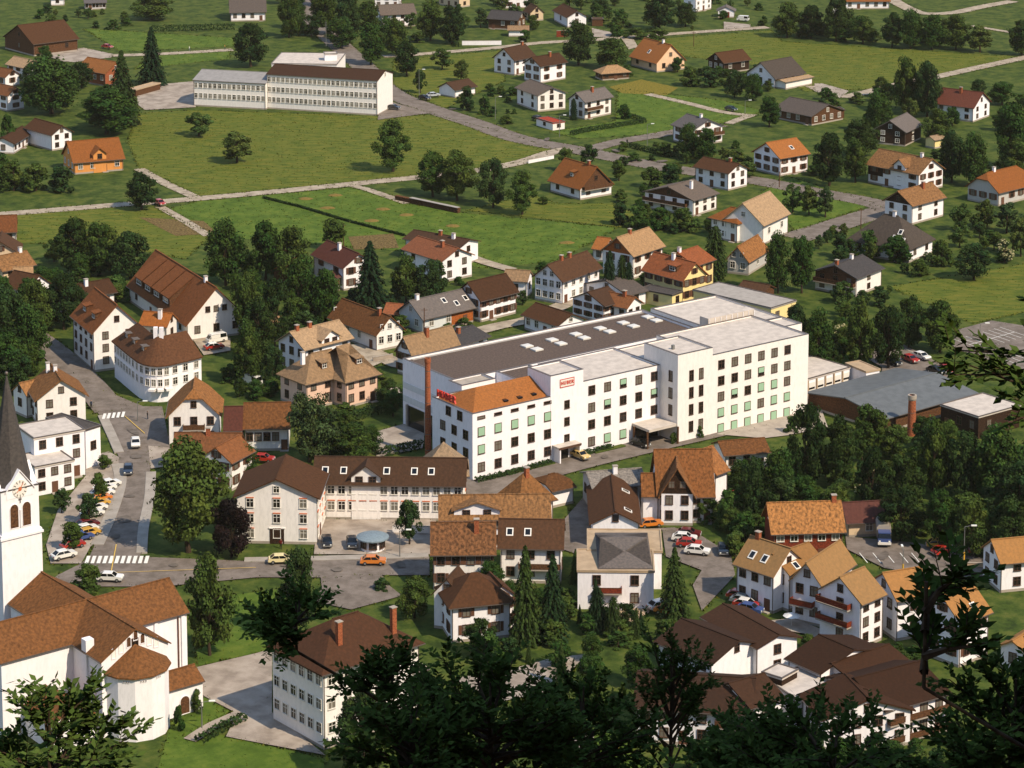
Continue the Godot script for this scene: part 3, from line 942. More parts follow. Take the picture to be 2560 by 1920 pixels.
# ---------------------------------------------------------------- trees
func leaf_quads(P: PackedVector3Array, N: PackedVector3Array, Cc: PackedColorArray, at: Vector3, nrm: Vector3, s: float, col: Color, rng: RandomNumberGenerator) -> void:
	var x := nrm.cross(Vector3(rng.randf() - 0.5, rng.randf() - 0.5, rng.randf() - 0.5)).normalized()
	if x.length() < 0.5: x = Vector3.RIGHT
	var y := nrm.cross(x)
	var a := at - x * s - y * s * 0.35
	var b := at + y * s * 0.9
	var c := at + x * s - y * s * 0.25
	var d := at - y * s * 0.8
	for p in [a, b, c, a, c, d]:
		P.append(p); N.append(nrm); Cc.append(col)

func arrays_mesh(P: PackedVector3Array, N: PackedVector3Array, Cc: PackedColorArray) -> ArrayMesh:
	var arr := []
	arr.resize(Mesh.ARRAY_MAX)
	arr[Mesh.ARRAY_VERTEX] = P
	arr[Mesh.ARRAY_NORMAL] = N
	arr[Mesh.ARRAY_COLOR] = Cc
	var m := ArrayMesh.new()
	m.add_surface_from_arrays(Mesh.PRIMITIVE_TRIANGLES, arr)
	return m

func rand_dir(rng: RandomNumberGenerator) -> Vector3:
	var z := rng.randf_range(-1, 1)
	var t := rng.randf() * TAU
	var r := sqrt(1 - z * z)
	return Vector3(r * cos(t), z, r * sin(t))

# crown in a unit of 10 m height and 8 m width: lumps of leaf faces round limb ends
func make_tree_kind(kind: String, sd: int) -> Dictionary:
	var rng := RandomNumberGenerator.new()
	rng.seed = sd * 131 + hash(kind)
	var P := PackedVector3Array(); var N := PackedVector3Array(); var Cc := PackedColorArray()
	var st := st_new()
	var tints := {"broad": Color(0.0260, 0.0462, 0.0132), "tall": Color(0.0217, 0.0408, 0.0120), "oak": Color(0.0360, 0.0571, 0.0156), "small": Color(0.0322, 0.0558, 0.0156), "fruit": Color(0.0384, 0.0578, 0.0180), "bush": Color(0.0285, 0.0503, 0.0144), "copper": Color(0.0170, 0.0110, 0.0095), "birch": Color(0.0527, 0.0714, 0.0228), "flower": Color(0.0527, 0.0714, 0.0210), "spruce": Color(0.0161, 0.0299, 0.0120), "conifer": Color(0.0211, 0.0381, 0.0132), "cypress": Color(0.0198, 0.0354, 0.0132)}
	var base: Color = tints[kind]
	var vt: Array = [[1.0, 1.0, 1.0], [1.45, 1.32, 1.05], [0.85, 0.95, 1.1], [1.2, 1.32, 1.1], [0.95, 1.12, 0.9], [1.75, 1.5, 1.2], [0.75, 0.8, 0.9]][sd % 7]
	base = Color(base.r * vt[0], base.g * vt[1], base.b * vt[2])
	if kind in ["spruce", "conifer", "cypress"]:
		tube(st, Vector3.ZERO, Vector3(0, 9.4, 0), 0.22, 0.03, 7)
		var tiers := 26
		for i in tiers:
			var f := float(i) / tiers
			var y := 0.7 + 9.2 * f
			var rad := (4.0 * pow(1.0 - f, 0.85) + 0.12) * rng.randf_range(0.86, 1.08)
			if kind == "cypress": rad = 4.0 * sqrt(maxf(0.02, 1.0 - pow(absf(f - 0.3) / 0.72, 2.2))) * rng.randf_range(0.9, 1.05)
			var arms := int(9 + 9 * (1.0 - f))
			for k in arms:
				var t := TAU * k / arms + rng.randf() * 0.6 + i * 0.7
				var ln := rad * rng.randf_range(0.72, 1.1)
				var dirv := Vector3(cos(t), 0, sin(t))
				var steps := int(4 + ln * 3.2)
				var tone := rng.randf_range(0.7, 1.35)
				if i % 3 == 0 and k % 3 == 0: tube(st, Vector3(0, y, 0), dirv * ln * 0.8 + Vector3(0, y - ln * 0.15, 0), 0.05, 0.015, 4)
				for s in steps:
					var q := float(s + 1) / steps
					var at := dirv * ln * q + Vector3(0, y - 0.32 * ln * q * q + 0.1 * ln * q, 0)
					var side := Vector3(-dirv.z, 0, dirv.x)
					for e in 2:
						var o := at + side * rng.randf_range(-0.34, 0.34) * (0.4 + ln * 0.25) * (1.2 - q) + Vector3(0, rng.randf_range(-0.22, 0.10), 0)
						var nn := (Vector3(0, 1, 0) + dirv * 0.7 + rand_dir(rng) * 0.55).normalized()
						var g := tone * rng.randf_range(0.75, 1.3)
						leaf_quads(P, N, Cc, o, nn, rng.randf_range(0.15, 0.30), Color(base.r * g, base.g * g, base.b * g), rng)
		return {"crown": arrays_mesh(P, N, Cc), "trunk": done(st), "h": 10.0, "w": 8.0}
	var low := 0.9
	var lumps := 44
	var per := 180
	var size := 0.21
	var flat_ := 1.0
	match kind:
		"tall": low = 0.5
		"oak": low = 0.9; lumps = 58; per = 165; size = 0.18
		"small": low = 1.6; lumps = 32; per = 120; size = 0.28
		"fruit": low = 1.5; lumps = 30; per = 110; size = 0.29
		"bush": low = 0.1; lumps = 30; per = 110; size = 0.36
		"birch": low = 0.8; lumps = 50; per = 130; size = 0.19
		"flower": low = 0.6; lumps = 30; per = 90; size = 0.32
	# trunk and limbs
	var fork := Vector3(rng.randf_range(-0.2, 0.2), low + 0.9, rng.randf_range(-0.2, 0.2))
	tube(st, Vector3.ZERO, fork, 0.30, 0.20, 8)
	tube(st, fork, Vector3(0, 8.2, 0), 0.18, 0.04, 6)
	var ph := rng.randf() * TAU
	var lean := rng.randf_range(0.08, 0.20)
	for i in lumps:
		var f := (i + rng.randf()) / lumps
		var t := rng.randf() * TAU
		var prof := pow(maxf(0.0, sin(PI * (0.16 + 0.78 * f))), 0.75)
		if kind == "bush" or kind == "flower": prof = pow(maxf(0.0, cos(PI * 0.46 * f)), 0.6)
		if kind == "tall" or kind == "birch": prof = pow(maxf(0.0, sin(PI * (0.22 + 0.70 * f))), 0.6)
		var sector := 1.0 + lean * sin(2.0 * t + ph) + lean * sin(3.0 * t + ph * 1.7 + f * 2.0)
		var shell := pow(rng.randf(), 0.4) * 3.25 * prof * sector
		var c := Vector3(cos(t) * shell, low + 0.7 + (9.0 - low - 0.7) * f, sin(t) * shell)
		var r := rng.randf_range(0.75, 1.45)
		if kind == "oak" or kind == "birch" or kind == "fruit": r = rng.randf_range(0.65, 1.25)
		if i % 3 == 0: tube(st, fork.lerp(Vector3(0, 7, 0), rng.randf() * 0.7), c, 0.09, 0.02, 5)
		var tone := rng.randf_range(0.72, 1.28)
		var hue := rng.randf_range(-0.12, 0.16)
		for k in per:
			var dd := rand_dir(rng)
			var rr := r * (0.55 + 0.50 * rng.randf() + (0.4 * rng.randf() if rng.randf() < 0.18 else 0.0))
			var at := c + Vector3(dd.x * rr, dd.y * rr * 0.82, dd.z * rr)
			if at.y < 0.05: continue
			var nn := (dd + rand_dir(rng) * 0.75 + Vector3(0, 0.25, 0)).normalized()
			var g := tone * rng.randf_range(0.72, 1.32)
			var col := Color(base.r * g * (1.0 + hue), base.g * g, base.b * g * (1.0 - hue * 0.5))
			if kind == "flower" and rng.randf() < 0.42 and dd.y > -0.2: col = Color(0.42, 0.38, 0.20) * rng.randf_range(0.7, 1.2)
			leaf_quads(P, N, Cc, at, nn, size * rng.randf_range(0.6, 1.25), col, rng)
	return {"crown": arrays_mesh(P, N, Cc), "trunk": done(st), "h": 10.0, "w": 8.0}

const KIND_COUNT := {"broad": 7, "oak": 4, "bush": 5, "fruit": 3, "small": 2}
var tree_kinds := {}
var tree_names := {"broad": "deciduous_tree", "tall": "poplar_tree", "oak": "leafy_tree", "small": "young_tree", "fruit": "fruit_tree", "bush": "shrub", "copper": "copper_beech_tree", "birch": "willow_tree", "flower": "flowering_tree", "spruce": "spruce_tree", "conifer": "conifer_tree", "cypress": "cypress_tree"}

func tree(kind: String, label: String, at: Vector3, h: float, w: float, variant: int, turn: float) -> void:
	var count: int = KIND_COUNT.get(kind, 2)
	var key := "%s%d" % [kind, variant % count]
	if not tree_kinds.has(key): tree_kinds[key] = make_tree_kind(kind, variant % count + 1)
	var k: Dictionary = tree_kinds[key]
	var o := thing(tree_names[kind], label, "shrub" if kind == "bush" else "tree", at, turn, "")
	var xf := Transform3D(Basis.from_scale(Vector3(w / k.w, h / k.h, w / k.w)), Vector3.ZERO)
	part(o, "trunk" if kind != "bush" else "stem", k.trunk, M.bark, xf)
	part(o, "crown", k.crown, M.leaf, xf)
	o.set_meta("group", "garden shrubs" if kind == "bush" else "trees of the village")

func make_trees() -> void:
	var tints := ["mid green", "yellowish green", "blackish green", "fresh green", "grass green", "light olive", "very dark"]
	var nouns := {"broad": "broadleaf tree", "tall": "slim tree", "oak": "loose crowned tree", "small": "young tree", "fruit": "fruit tree", "bush": "shrub", "copper": "red leaved tree", "birch": "willow", "flower": "flowering tree", "spruce": "spruce", "conifer": "conifer", "cypress": "narrow conifer"}
	for t in TREES:
		var label: String = TREE_LABELS[t[1]]
		if label.begins_with(" "):
			var h: float = t[4]
			var size := "tall" if h > 9.5 else ("high" if h > 7.0 else ("medium" if h > 4.5 else ("small" if h > 2.6 else "low")))
			var form: String = " broad" if t[5] / h > 1.05 else (" slender" if t[5] / h < 0.72 else "")
			label = size + form + " " + tints[(int(t[6]) % KIND_COUNT.get(t[0], 2) + 1) % 7] + " " + nouns[t[0]] + label
			label = " ".join(label.split(" ", false).slice(0, 16))
		tree(t[0], label, Vector3(t[2], 0, t[3]), t[4], t[5], t[6], t[7])

func make_hedges() -> void:
	for hd in HEDGES:
		var rng := RandomNumberGenerator.new()
		rng.seed = hash(hd[0])
		var P := PackedVector3Array(); var N := PackedVector3Array(); var Cc := PackedColorArray()
		var pts := plan(hd[3])
		var o := thing("hedge", hd[0], "hedge", Vector3(pts[0].x, 0, pts[0].y))
		for i in pts.size() - 1:
			var a := Vector3(pts[i].x - pts[0].x, 0, pts[i].y - pts[0].y)
			var b := Vector3(pts[i + 1].x - pts[0].x, 0, pts[i + 1].y - pts[0].y)
			var ln := a.distance_to(b)
			var side := (b - a).normalized().cross(Vector3.UP)
			for k in int(ln * 46):
				var t := rng.randf()
				var u := rng.randf_range(-1, 1)
				var v := rng.randf()
				var nn := Vector3.UP
				if rng.randf() < 0.6:
					u = signf(u); nn = side * u
				else: v = 1.0
				var at: Vector3 = a.lerp(b, t) + side * u * hd[2] * 0.5 * rng.randf_range(0.75, 1.1) + Vector3(0, v * hd[1] * rng.randf_range(0.82, 1.06) + 0.05, 0)
				var g := rng.randf_range(0.65, 1.4)
				leaf_quads(P, N, Cc, at, (nn + rand_dir(rng) * 0.6).normalized(), rng.randf_range(0.16, 0.30), Color(0.024 * g, 0.044 * g, 0.014 * g), rng)
		part(o, "foliage", arrays_mesh(P, N, Cc), M.leaf)

# ---------------------------------------------------------------- vehicles
func car_profile(van: bool) -> Array:
	if van: return [[-2.2, 0.32], [-2.22, 0.95], [-2.05, 1.05], [2.1, 1.05], [2.2, 0.9], [2.2, 0.32]]
	return [[-2.08, 0.36], [-2.12, 0.72], [-1.95, 0.86], [-0.95, 0.93], [1.25, 0.93], [2.0, 0.88], [2.1, 0.70], [2.08, 0.36]]

func extrude(st: SurfaceTool, prof: Array, hw: float, inset: float) -> void:
	var rows := [[-hw + inset, 0.94], [-hw, 1.0], [hw, 1.0], [hw - inset, 0.94]]
	var rr := []
	for k in rows.size():
		var r := []
		for p in prof:
			var sh := 1.0 if k in [1, 2] else 0.985
			r.append(Vector3(p[0] * sh, 0.62 + (p[1] - 0.62) * (1.0 if k in [1, 2] else 0.9), rows[k][0] if k in [1, 2] else signf(rows[k][0]) * hw))
		rr.append(r)
	var a: Array = rr[1]; var b: Array = rr[2]
	for i in prof.size():
		var j := (i + 1) % prof.size()
		quad(st, a[i], a[j], b[j], b[i])
	fan(st, b)
	var c := a.duplicate(); c.reverse(); fan(st, c)

func make_cars() -> void:
	for v in CARS:
		var o := thing({"car": "parked_car", "van": "van", "lorry": "lorry"}[v[6]], v[5], {"car": "car", "van": "van", "lorry": "lorry"}[v[6]], Vector3(v[0], 0.34, v[1]), deg_to_rad(v[2]))
		if v[6] == "lorry": lorry(o); continue
		if v[7] != "": o.set_meta("group", v[7])
		var van: bool = v[6] == "van"
		var paint: Material = M["car_" + v[4]]
		var hw := 0.83
		if not cache.has("car_body" + v[6]):
			var st := st_new()
			extrude(st, car_profile(van), hw, 0.08)
			cache["car_body" + v[6]] = done(st)
			st = st_new()
			var lo: Array; var hi: Array
			var yb := 1.05 if van else 0.93
			var yr := 1.92 if van else 1.38
			var xs := [-2.05, 2.1, -1.98, 1.45] if van else [-1.05, 1.75, -0.45, 1.15]
			var ti := 0.10 if van else 0.16
			lo = [Vector3(xs[0], yb, hw - 0.05), Vector3(xs[1], yb, hw - 0.05), Vector3(xs[1], yb, -hw + 0.05), Vector3(xs[0], yb, -hw + 0.05)]
			hi = [Vector3(xs[2], yr, hw - ti), Vector3(xs[3], yr, hw - ti), Vector3(xs[3], yr, -hw + ti), Vector3(xs[2], yr, -hw + ti)]
			loft(st, lo, hi)
			cache["car_glass" + v[6]] = done(st)
			st = st_new()
			var top := []
			var top2 := []
			for p in hi:
				top.append(p + Vector3(signf(p.x - 0.3) * 0.04, -0.03, signf(p.z) * 0.02))
				top2.append(p + Vector3(-signf(p.x - 0.3) * 0.12, 0.07, -signf(p.z) * 0.10))
			loft(st, top, top2); fan(st, top2)
			for k in 4: tube(st, lo[k], hi[k], 0.05, 0.045, 5)
			for s in [-1, 1]: tube(st, Vector3(lerpf(xs[0], xs[1], 0.47), yb, s * (hw - 0.04)), Vector3(lerpf(xs[2], xs[3], 0.5), yr, s * (hw - ti + 0.01)), 0.045, 0.045, 5)
			if van: box(st, Vector3(0.55, 1.45, 0), Vector3(2.2, 0.75, 2 * hw - 0.08))
			cache["car_roof" + v[6]] = done(st)
			var wh := CylinderMesh.new()
			wh.top_radius = 0.31; wh.bottom_radius = 0.31; wh.height = 0.18; wh.radial_segments = 14; wh.rings = 0
			cache["wheel"] = wh
			var rm := CylinderMesh.new()
			rm.top_radius = 0.17; rm.bottom_radius = 0.17; rm.height = 0.20; rm.radial_segments = 10; rm.rings = 0
			cache["rim"] = rm
		part(o, "body", cache["car_body" + v[6]], paint)
		part(o, "window_glass", cache["car_glass" + v[6]], M.glass)
		part(o, "roof", cache["car_roof" + v[6]], M.car_white if v[5].contains("white roof") else paint)
		for x in [-1.28, 1.3]:
			for s in [-1, 1]:
				var w := part(o, "wheel", cache["wheel"], M.tyre, Transform3D(Basis(Vector3.RIGHT, PI / 2), Vector3(x, 0.31, s * 0.76)))
				part(w, "rim", cache["rim"], M.rim)
		for s in [-1, 1]:
			part(o, "headlight", box_mesh(Vector3.ZERO, Vector3(0.06, 0.16, 0.26)), M.lamp, Transform3D(Basis.IDENTITY, Vector3(-2.12, 0.66, s * 0.56)))
			part(o, "tail_light", box_mesh(Vector3.ZERO, Vector3(0.05, 0.14, 0.28)), M.sign, Transform3D(Basis.IDENTITY, Vector3(2.09, 0.68, s * 0.54)))
		for x in [-2.14, 2.12]: part(o, "bumper", box_mesh(Vector3.ZERO, Vector3(0.14, 0.16, 1.6)), M.rim, Transform3D(Basis.IDENTITY, Vector3(x, 0.45, 0)))

func lorry(o: Node3D) -> void:
	part(o, "chassis", box_mesh(Vector3(0, 0.75, 0), Vector3(6.4, 0.25, 1.1)), M.tyre)
	var st := st_new()
	var a := []; var b := []
	for p in [[-1.2, 0.95], [-1.2, 2.7], [-0.9, 3.05], [0.9, 3.05], [1.2, 2.7], [1.2, 0.95]]:
		a.append(Vector3(-1.15, p[1], -p[0])); b.append(Vector3(3.4, p[1], -p[0]))
	loft(st, a, b); fan(st, b)
	a.reverse(); fan(st, a)
	part(o, "canvas_box", done(st), M.car_canvas)
	st = st_new()
	var lo := [Vector3(-3.3, 0.7, 1.1), Vector3(-1.3, 0.7, 1.1), Vector3(-1.3, 0.7, -1.1), Vector3(-3.3, 0.7, -1.1)]
	var mid := [Vector3(-3.3, 1.55, 1.1), Vector3(-1.3, 1.55, 1.1), Vector3(-1.3, 1.55, -1.1), Vector3(-3.3, 1.55, -1.1)]
	loft(st, lo, mid); fan(st, mid)
	part(o, "cab", done(st), M.car_blue)
	st = st_new()
	var hi := [Vector3(-2.95, 2.3, 1.0), Vector3(-1.3, 2.3, 1.0), Vector3(-1.3, 2.3, -1.0), Vector3(-2.95, 2.3, -1.0)]
	loft(st, mid, hi)
	part(o, "windscreen", done(st), M.glass)
	part(o, "cab_roof", box_mesh(Vector3(-2.1, 2.36, 0), Vector3(1.75, 0.14, 2.05)), M.car_blue)
	part(o, "bumper", box_mesh(Vector3(-3.36, 0.72, 0), Vector3(0.2, 0.4, 2.2)), M.framewhite)
	for s in [-1, 1]: part(o, "headlight", box_mesh(Vector3(-3.34, 1.1, s * 0.8), Vector3(0.08, 0.22, 0.3)), M.lamp)
	var wh := CylinderMesh.new()
	wh.top_radius = 0.45; wh.bottom_radius = 0.45; wh.height = 0.3; wh.radial_segments = 16; wh.rings = 0
	for x in [-2.4, 2.2]:
		for s in [-1, 1]: part(o, "wheel", wh, M.tyre, Transform3D(Basis(Vector3.RIGHT, PI / 2), Vector3(x, 0.45, s * 0.95)))

# ---------------------------------------------------------------- lamps, heaps, logs, walls
func make_small_things() -> void:
	for l in LAMPS:
		var o := thing("street_lamp", l[0], "street lamp", Vector3(l[1], 0, l[2]), deg_to_rad(l[5]), "street lamps")
		var h: float = l[3]
		var st := st_new()
		tube(st, Vector3.ZERO, Vector3(0, h, 0), 0.11, 0.06, 8)
		part(o, "post", done(st), M.postgrey)
		if l[4] == 1:
			st = st_new()
			tube(st, Vector3.ZERO, Vector3(0, h * 0.42, 0), 0.17, 0.15, 8)
			part(o, "yellow_sleeve", done(st), M.postyellow)
		st = st_new()
		tube(st, Vector3(0, h, 0), Vector3(1.2, h + 0.25, 0), 0.05, 0.04, 6)
		part(o, "arm", done(st), M.postgrey)
		part(o, "lamp_head", box_mesh(Vector3(1.5, h + 0.25, 0), Vector3(0.9, 0.16, 0.32)), M.lamp)
	var rng := RandomNumberGenerator.new()
	rng.seed = 9
	for hp in HEAPS:
		var st := st_new()
		var n := 12
		var prev := []
		var rows := [[0.0, 1.0], [0.16, 0.8], [0.3, 0.5], [0.4, 0.15]]
		for r in rows:
			var cur := []
			for i in n: 
				var t := TAU * i / n
				var q: float = r[1] * rng.randf_range(0.85, 1.15)
				cur.append(Vector3(cos(t) * 1.9 * q, r[0], sin(t) * 1.5 * q))
			if prev.size() > 0: loft(st, prev, cur)
			prev = cur
		fan(st, prev)
		var o := thing("hay_heap", "low brownish hay heap drying on the green field", "hay heap", Vector3(hp[0], 0.03, hp[1]), 0.0, "hay heaps on the field")
		part(o, "hay", done(st), M.hay)
	# the long wood pile: stacked logs under a pale cover
	var lo := thing("wood_pile", "long stack of logs under pale covers beside the field path", "wood pile", Vector3(LOGS[0], 0, LOGS[1]), deg_to_rad(LOGS[2]))
	var log_mesh := CylinderMesh.new()
	log_mesh.top_radius = 0.2; log_mesh.bottom_radius = 0.2; log_mesh.height = 1.1; log_mesh.radial_segments = 7; log_mesh.rings = 0
	var ln: float = LOGS[3]
	for i in int(ln / 0.46):
		for k in 3:
			part(lo, "log", log_mesh, M.wood, Transform3D(Basis(Vector3.RIGHT, PI / 2), Vector3(i * 0.46, 0.24 + k * 0.42, rng.randf_range(-0.08, 0.08))))
	part(lo, "cover", box_mesh(Vector3(ln * 0.6, 1.45, 0), Vector3(ln * 0.75, 0.06, 1.3)), M.greyflatroof)
	for f in FENCES:
		var a := Vector3(f[2], 0, f[3]); var b := Vector3(f[4], 0, f[5])
		var d := b - a
		var o := thing(f[7], f[0], f[6], a, atan2(-d.z, d.x))
		var L := d.length()
		var h: float = f[1]
		part(o, "wall_body", box_mesh(Vector3(L / 2, h / 2, 0), Vector3(L, h, 0.22)), M[f[8]])
		part(o, "coping", box_mesh(Vector3(L / 2, h + 0.04, 0), Vector3(L + 0.1, 0.08, 0.34)), M.concrete)
	for p in PARASOLS:
		var o := thing("parasol", p[0], "parasol", Vector3(p[1], 0.05, p[2]))
		var st := st_new()
		tube(st, Vector3.ZERO, Vector3(0, p[3], 0), 0.03, 0.03, 6)
		part(o, "pole", done(st), M.framewhite)
		st = st_new()
		var rim := ring(Vector3(0, p[3] - 0.45, 0), 1.35, 8)
		for i in 8: tri(st, rim[i], Vector3(0, p[3] + 0.1, 0), rim[(i + 1) % 8])
		part(o, "canopy", done(st), M[p[4]])
	var ms := thing("antenna_mast", "thin antenna mast on the flat rear wing of the school", "antenna", Vector3(MAST[0], 11.8, MAST[1]))
	var mst := st_new()
	tube(mst, Vector3.ZERO, Vector3(0, 8.5, 0), 0.09, 0.04, 6)
	part(ms, "mast", done(mst), M.postgrey)
	for k in 4: part(ms, "antenna_rod", box_mesh(Vector3(0, 6.2 + k * 0.5, 0), Vector3(1.3 - k * 0.2, 0.05, 0.05)), M.postgrey)
	for p in POLES:
		var o := thing("power_pole", p[0], "pole", Vector3(p[1], 0, p[2]))
		var st := st_new()
		tube(st, Vector3.ZERO, Vector3(0, p[3], 0), 0.14, 0.09, 7)
		part(o, "post", done(st), M.wood)
		part(o, "cross_arm", box_mesh(Vector3(0, p[3] - 0.5, 0), Vector3(1.4, 0.1, 0.1)), M.wood)

# ---------------------------------------------------------------- trees on the hillside below the camera
func make_hillside_trees() -> void:
	for t in HILL_TREES:
		var rng := RandomNumberGenerator.new()
		rng.seed = t[9]
		var c := Vector3(t[1], t[2], t[3])
		var r := Vector3(t[4], t[5], t[4])
		var bz: float = c.z + t[10]
		var bx: float = c.x + t[11]
		var base := Vector3(bx, hill(-bz) - 0.4, bz)
		var o := thing("hillside_tree", t[0], "tree", base)
		var st := st_new()
		var P := PackedVector3Array(); var N := PackedVector3Array(); var Cc := PackedColorArray()
		var ctr := c - base
		var low := ctr - Vector3(0, r.y * 0.9, 0)
		var girth := clampf(r.x / 0.95, 0.25, 1.1) * (0.55 if absf(t[11]) > 1.0 else 1.0)
		if absf(t[11]) > 1.0:
			var bend := Vector3(0, low.y - 0.62 * absf(t[11]), 0)
			tube(st, Vector3.ZERO, bend, 0.15 * girth, 0.08 * girth, 8)
			tube(st, bend, low, 0.08 * girth, 0.05 * girth, 8)
		else: tube(st, Vector3.ZERO, low, 0.15 * girth, 0.06 * girth, 8)
		tube(st, low, ctr + Vector3(0, r.y * 0.75, 0), 0.06 * girth, 0.010, 7)
		var limbs: int = t[6]
		var leaf: float = t[7]
		var dark: float = t[8]  # leaf colour factor, lower where the top should read as shaded
		for i in limbs:
			var d := rand_dir(rng)
			if d.y < -0.5: d.y = -d.y * 0.5
			var tip := ctr + d.normalized() * r * rng.randf_range(0.70, 1.08)
			var from := low.lerp(ctr + Vector3(0, r.y * 0.6, 0), clampf((tip.y - low.y) / (1.9 * r.y) - 0.12, 0.0, 1.0))
			var knee := from.lerp(tip, 0.5) + rand_dir(rng) * r.x * 0.1
			tube(st, from, knee, 0.026, 0.014, 5)
			tube(st, knee, tip, 0.014, 0.005, 5)
			var twigs := 11
			for k in twigs:
				var q := 0.35 + 0.65 * (k + 1.0) / twigs
				var p0 := from.lerp(knee, q * 2.0) if q < 0.5 else knee.lerp(tip, q * 2.0 - 1.0)
				var td := ((tip - from).normalized() + rand_dir(rng) * 0.95 + Vector3(0, 0.1, 0)).normalized()
				var tl := rng.randf_range(0.14, 0.36) * (leaf / 0.09)
				tube(st, p0, p0 + td * tl, 0.005, 0.002, 3)
				var side := td.cross(Vector3.UP).normalized()
				for m in 13:
					var s := -1.0 if m % 2 == 0 else 1.0
					var root_ := p0 + td * tl * (m + 1.0) / 13.0
					var ld := (td * 0.65 + side * s * 0.8 + rand_dir(rng) * 0.4).normalized()
					var up := (Vector3.UP + rand_dir(rng) * 0.6).normalized()
					var wv := ld.cross(up).normalized() * leaf * 0.30
					var l2 := leaf * rng.randf_range(0.7, 1.25)
					var nn := wv.cross(ld).normalized()
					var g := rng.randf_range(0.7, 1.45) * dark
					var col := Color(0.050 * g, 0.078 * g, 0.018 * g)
					var m1 := root_ + ld * l2 * 0.45
					for v in [root_, root_ + ld * l2, m1 + wv, root_, m1 - wv, root_ + ld * l2]:
						P.append(v); N.append(nn); Cc.append(col)
		part(o, "trunk", done(st), M.bark)
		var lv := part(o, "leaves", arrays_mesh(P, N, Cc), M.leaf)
		lv.set_meta("kind", "stuff")
	# unseen trees beside and behind the camera, added to shade the tops below
	for t in SHADE_TREES:
		tree("broad", t[0], Vector3(t[1], hill(-t[2]) - 0.3, t[2]), t[3], t[4], t[5], 0.7 * t[5])

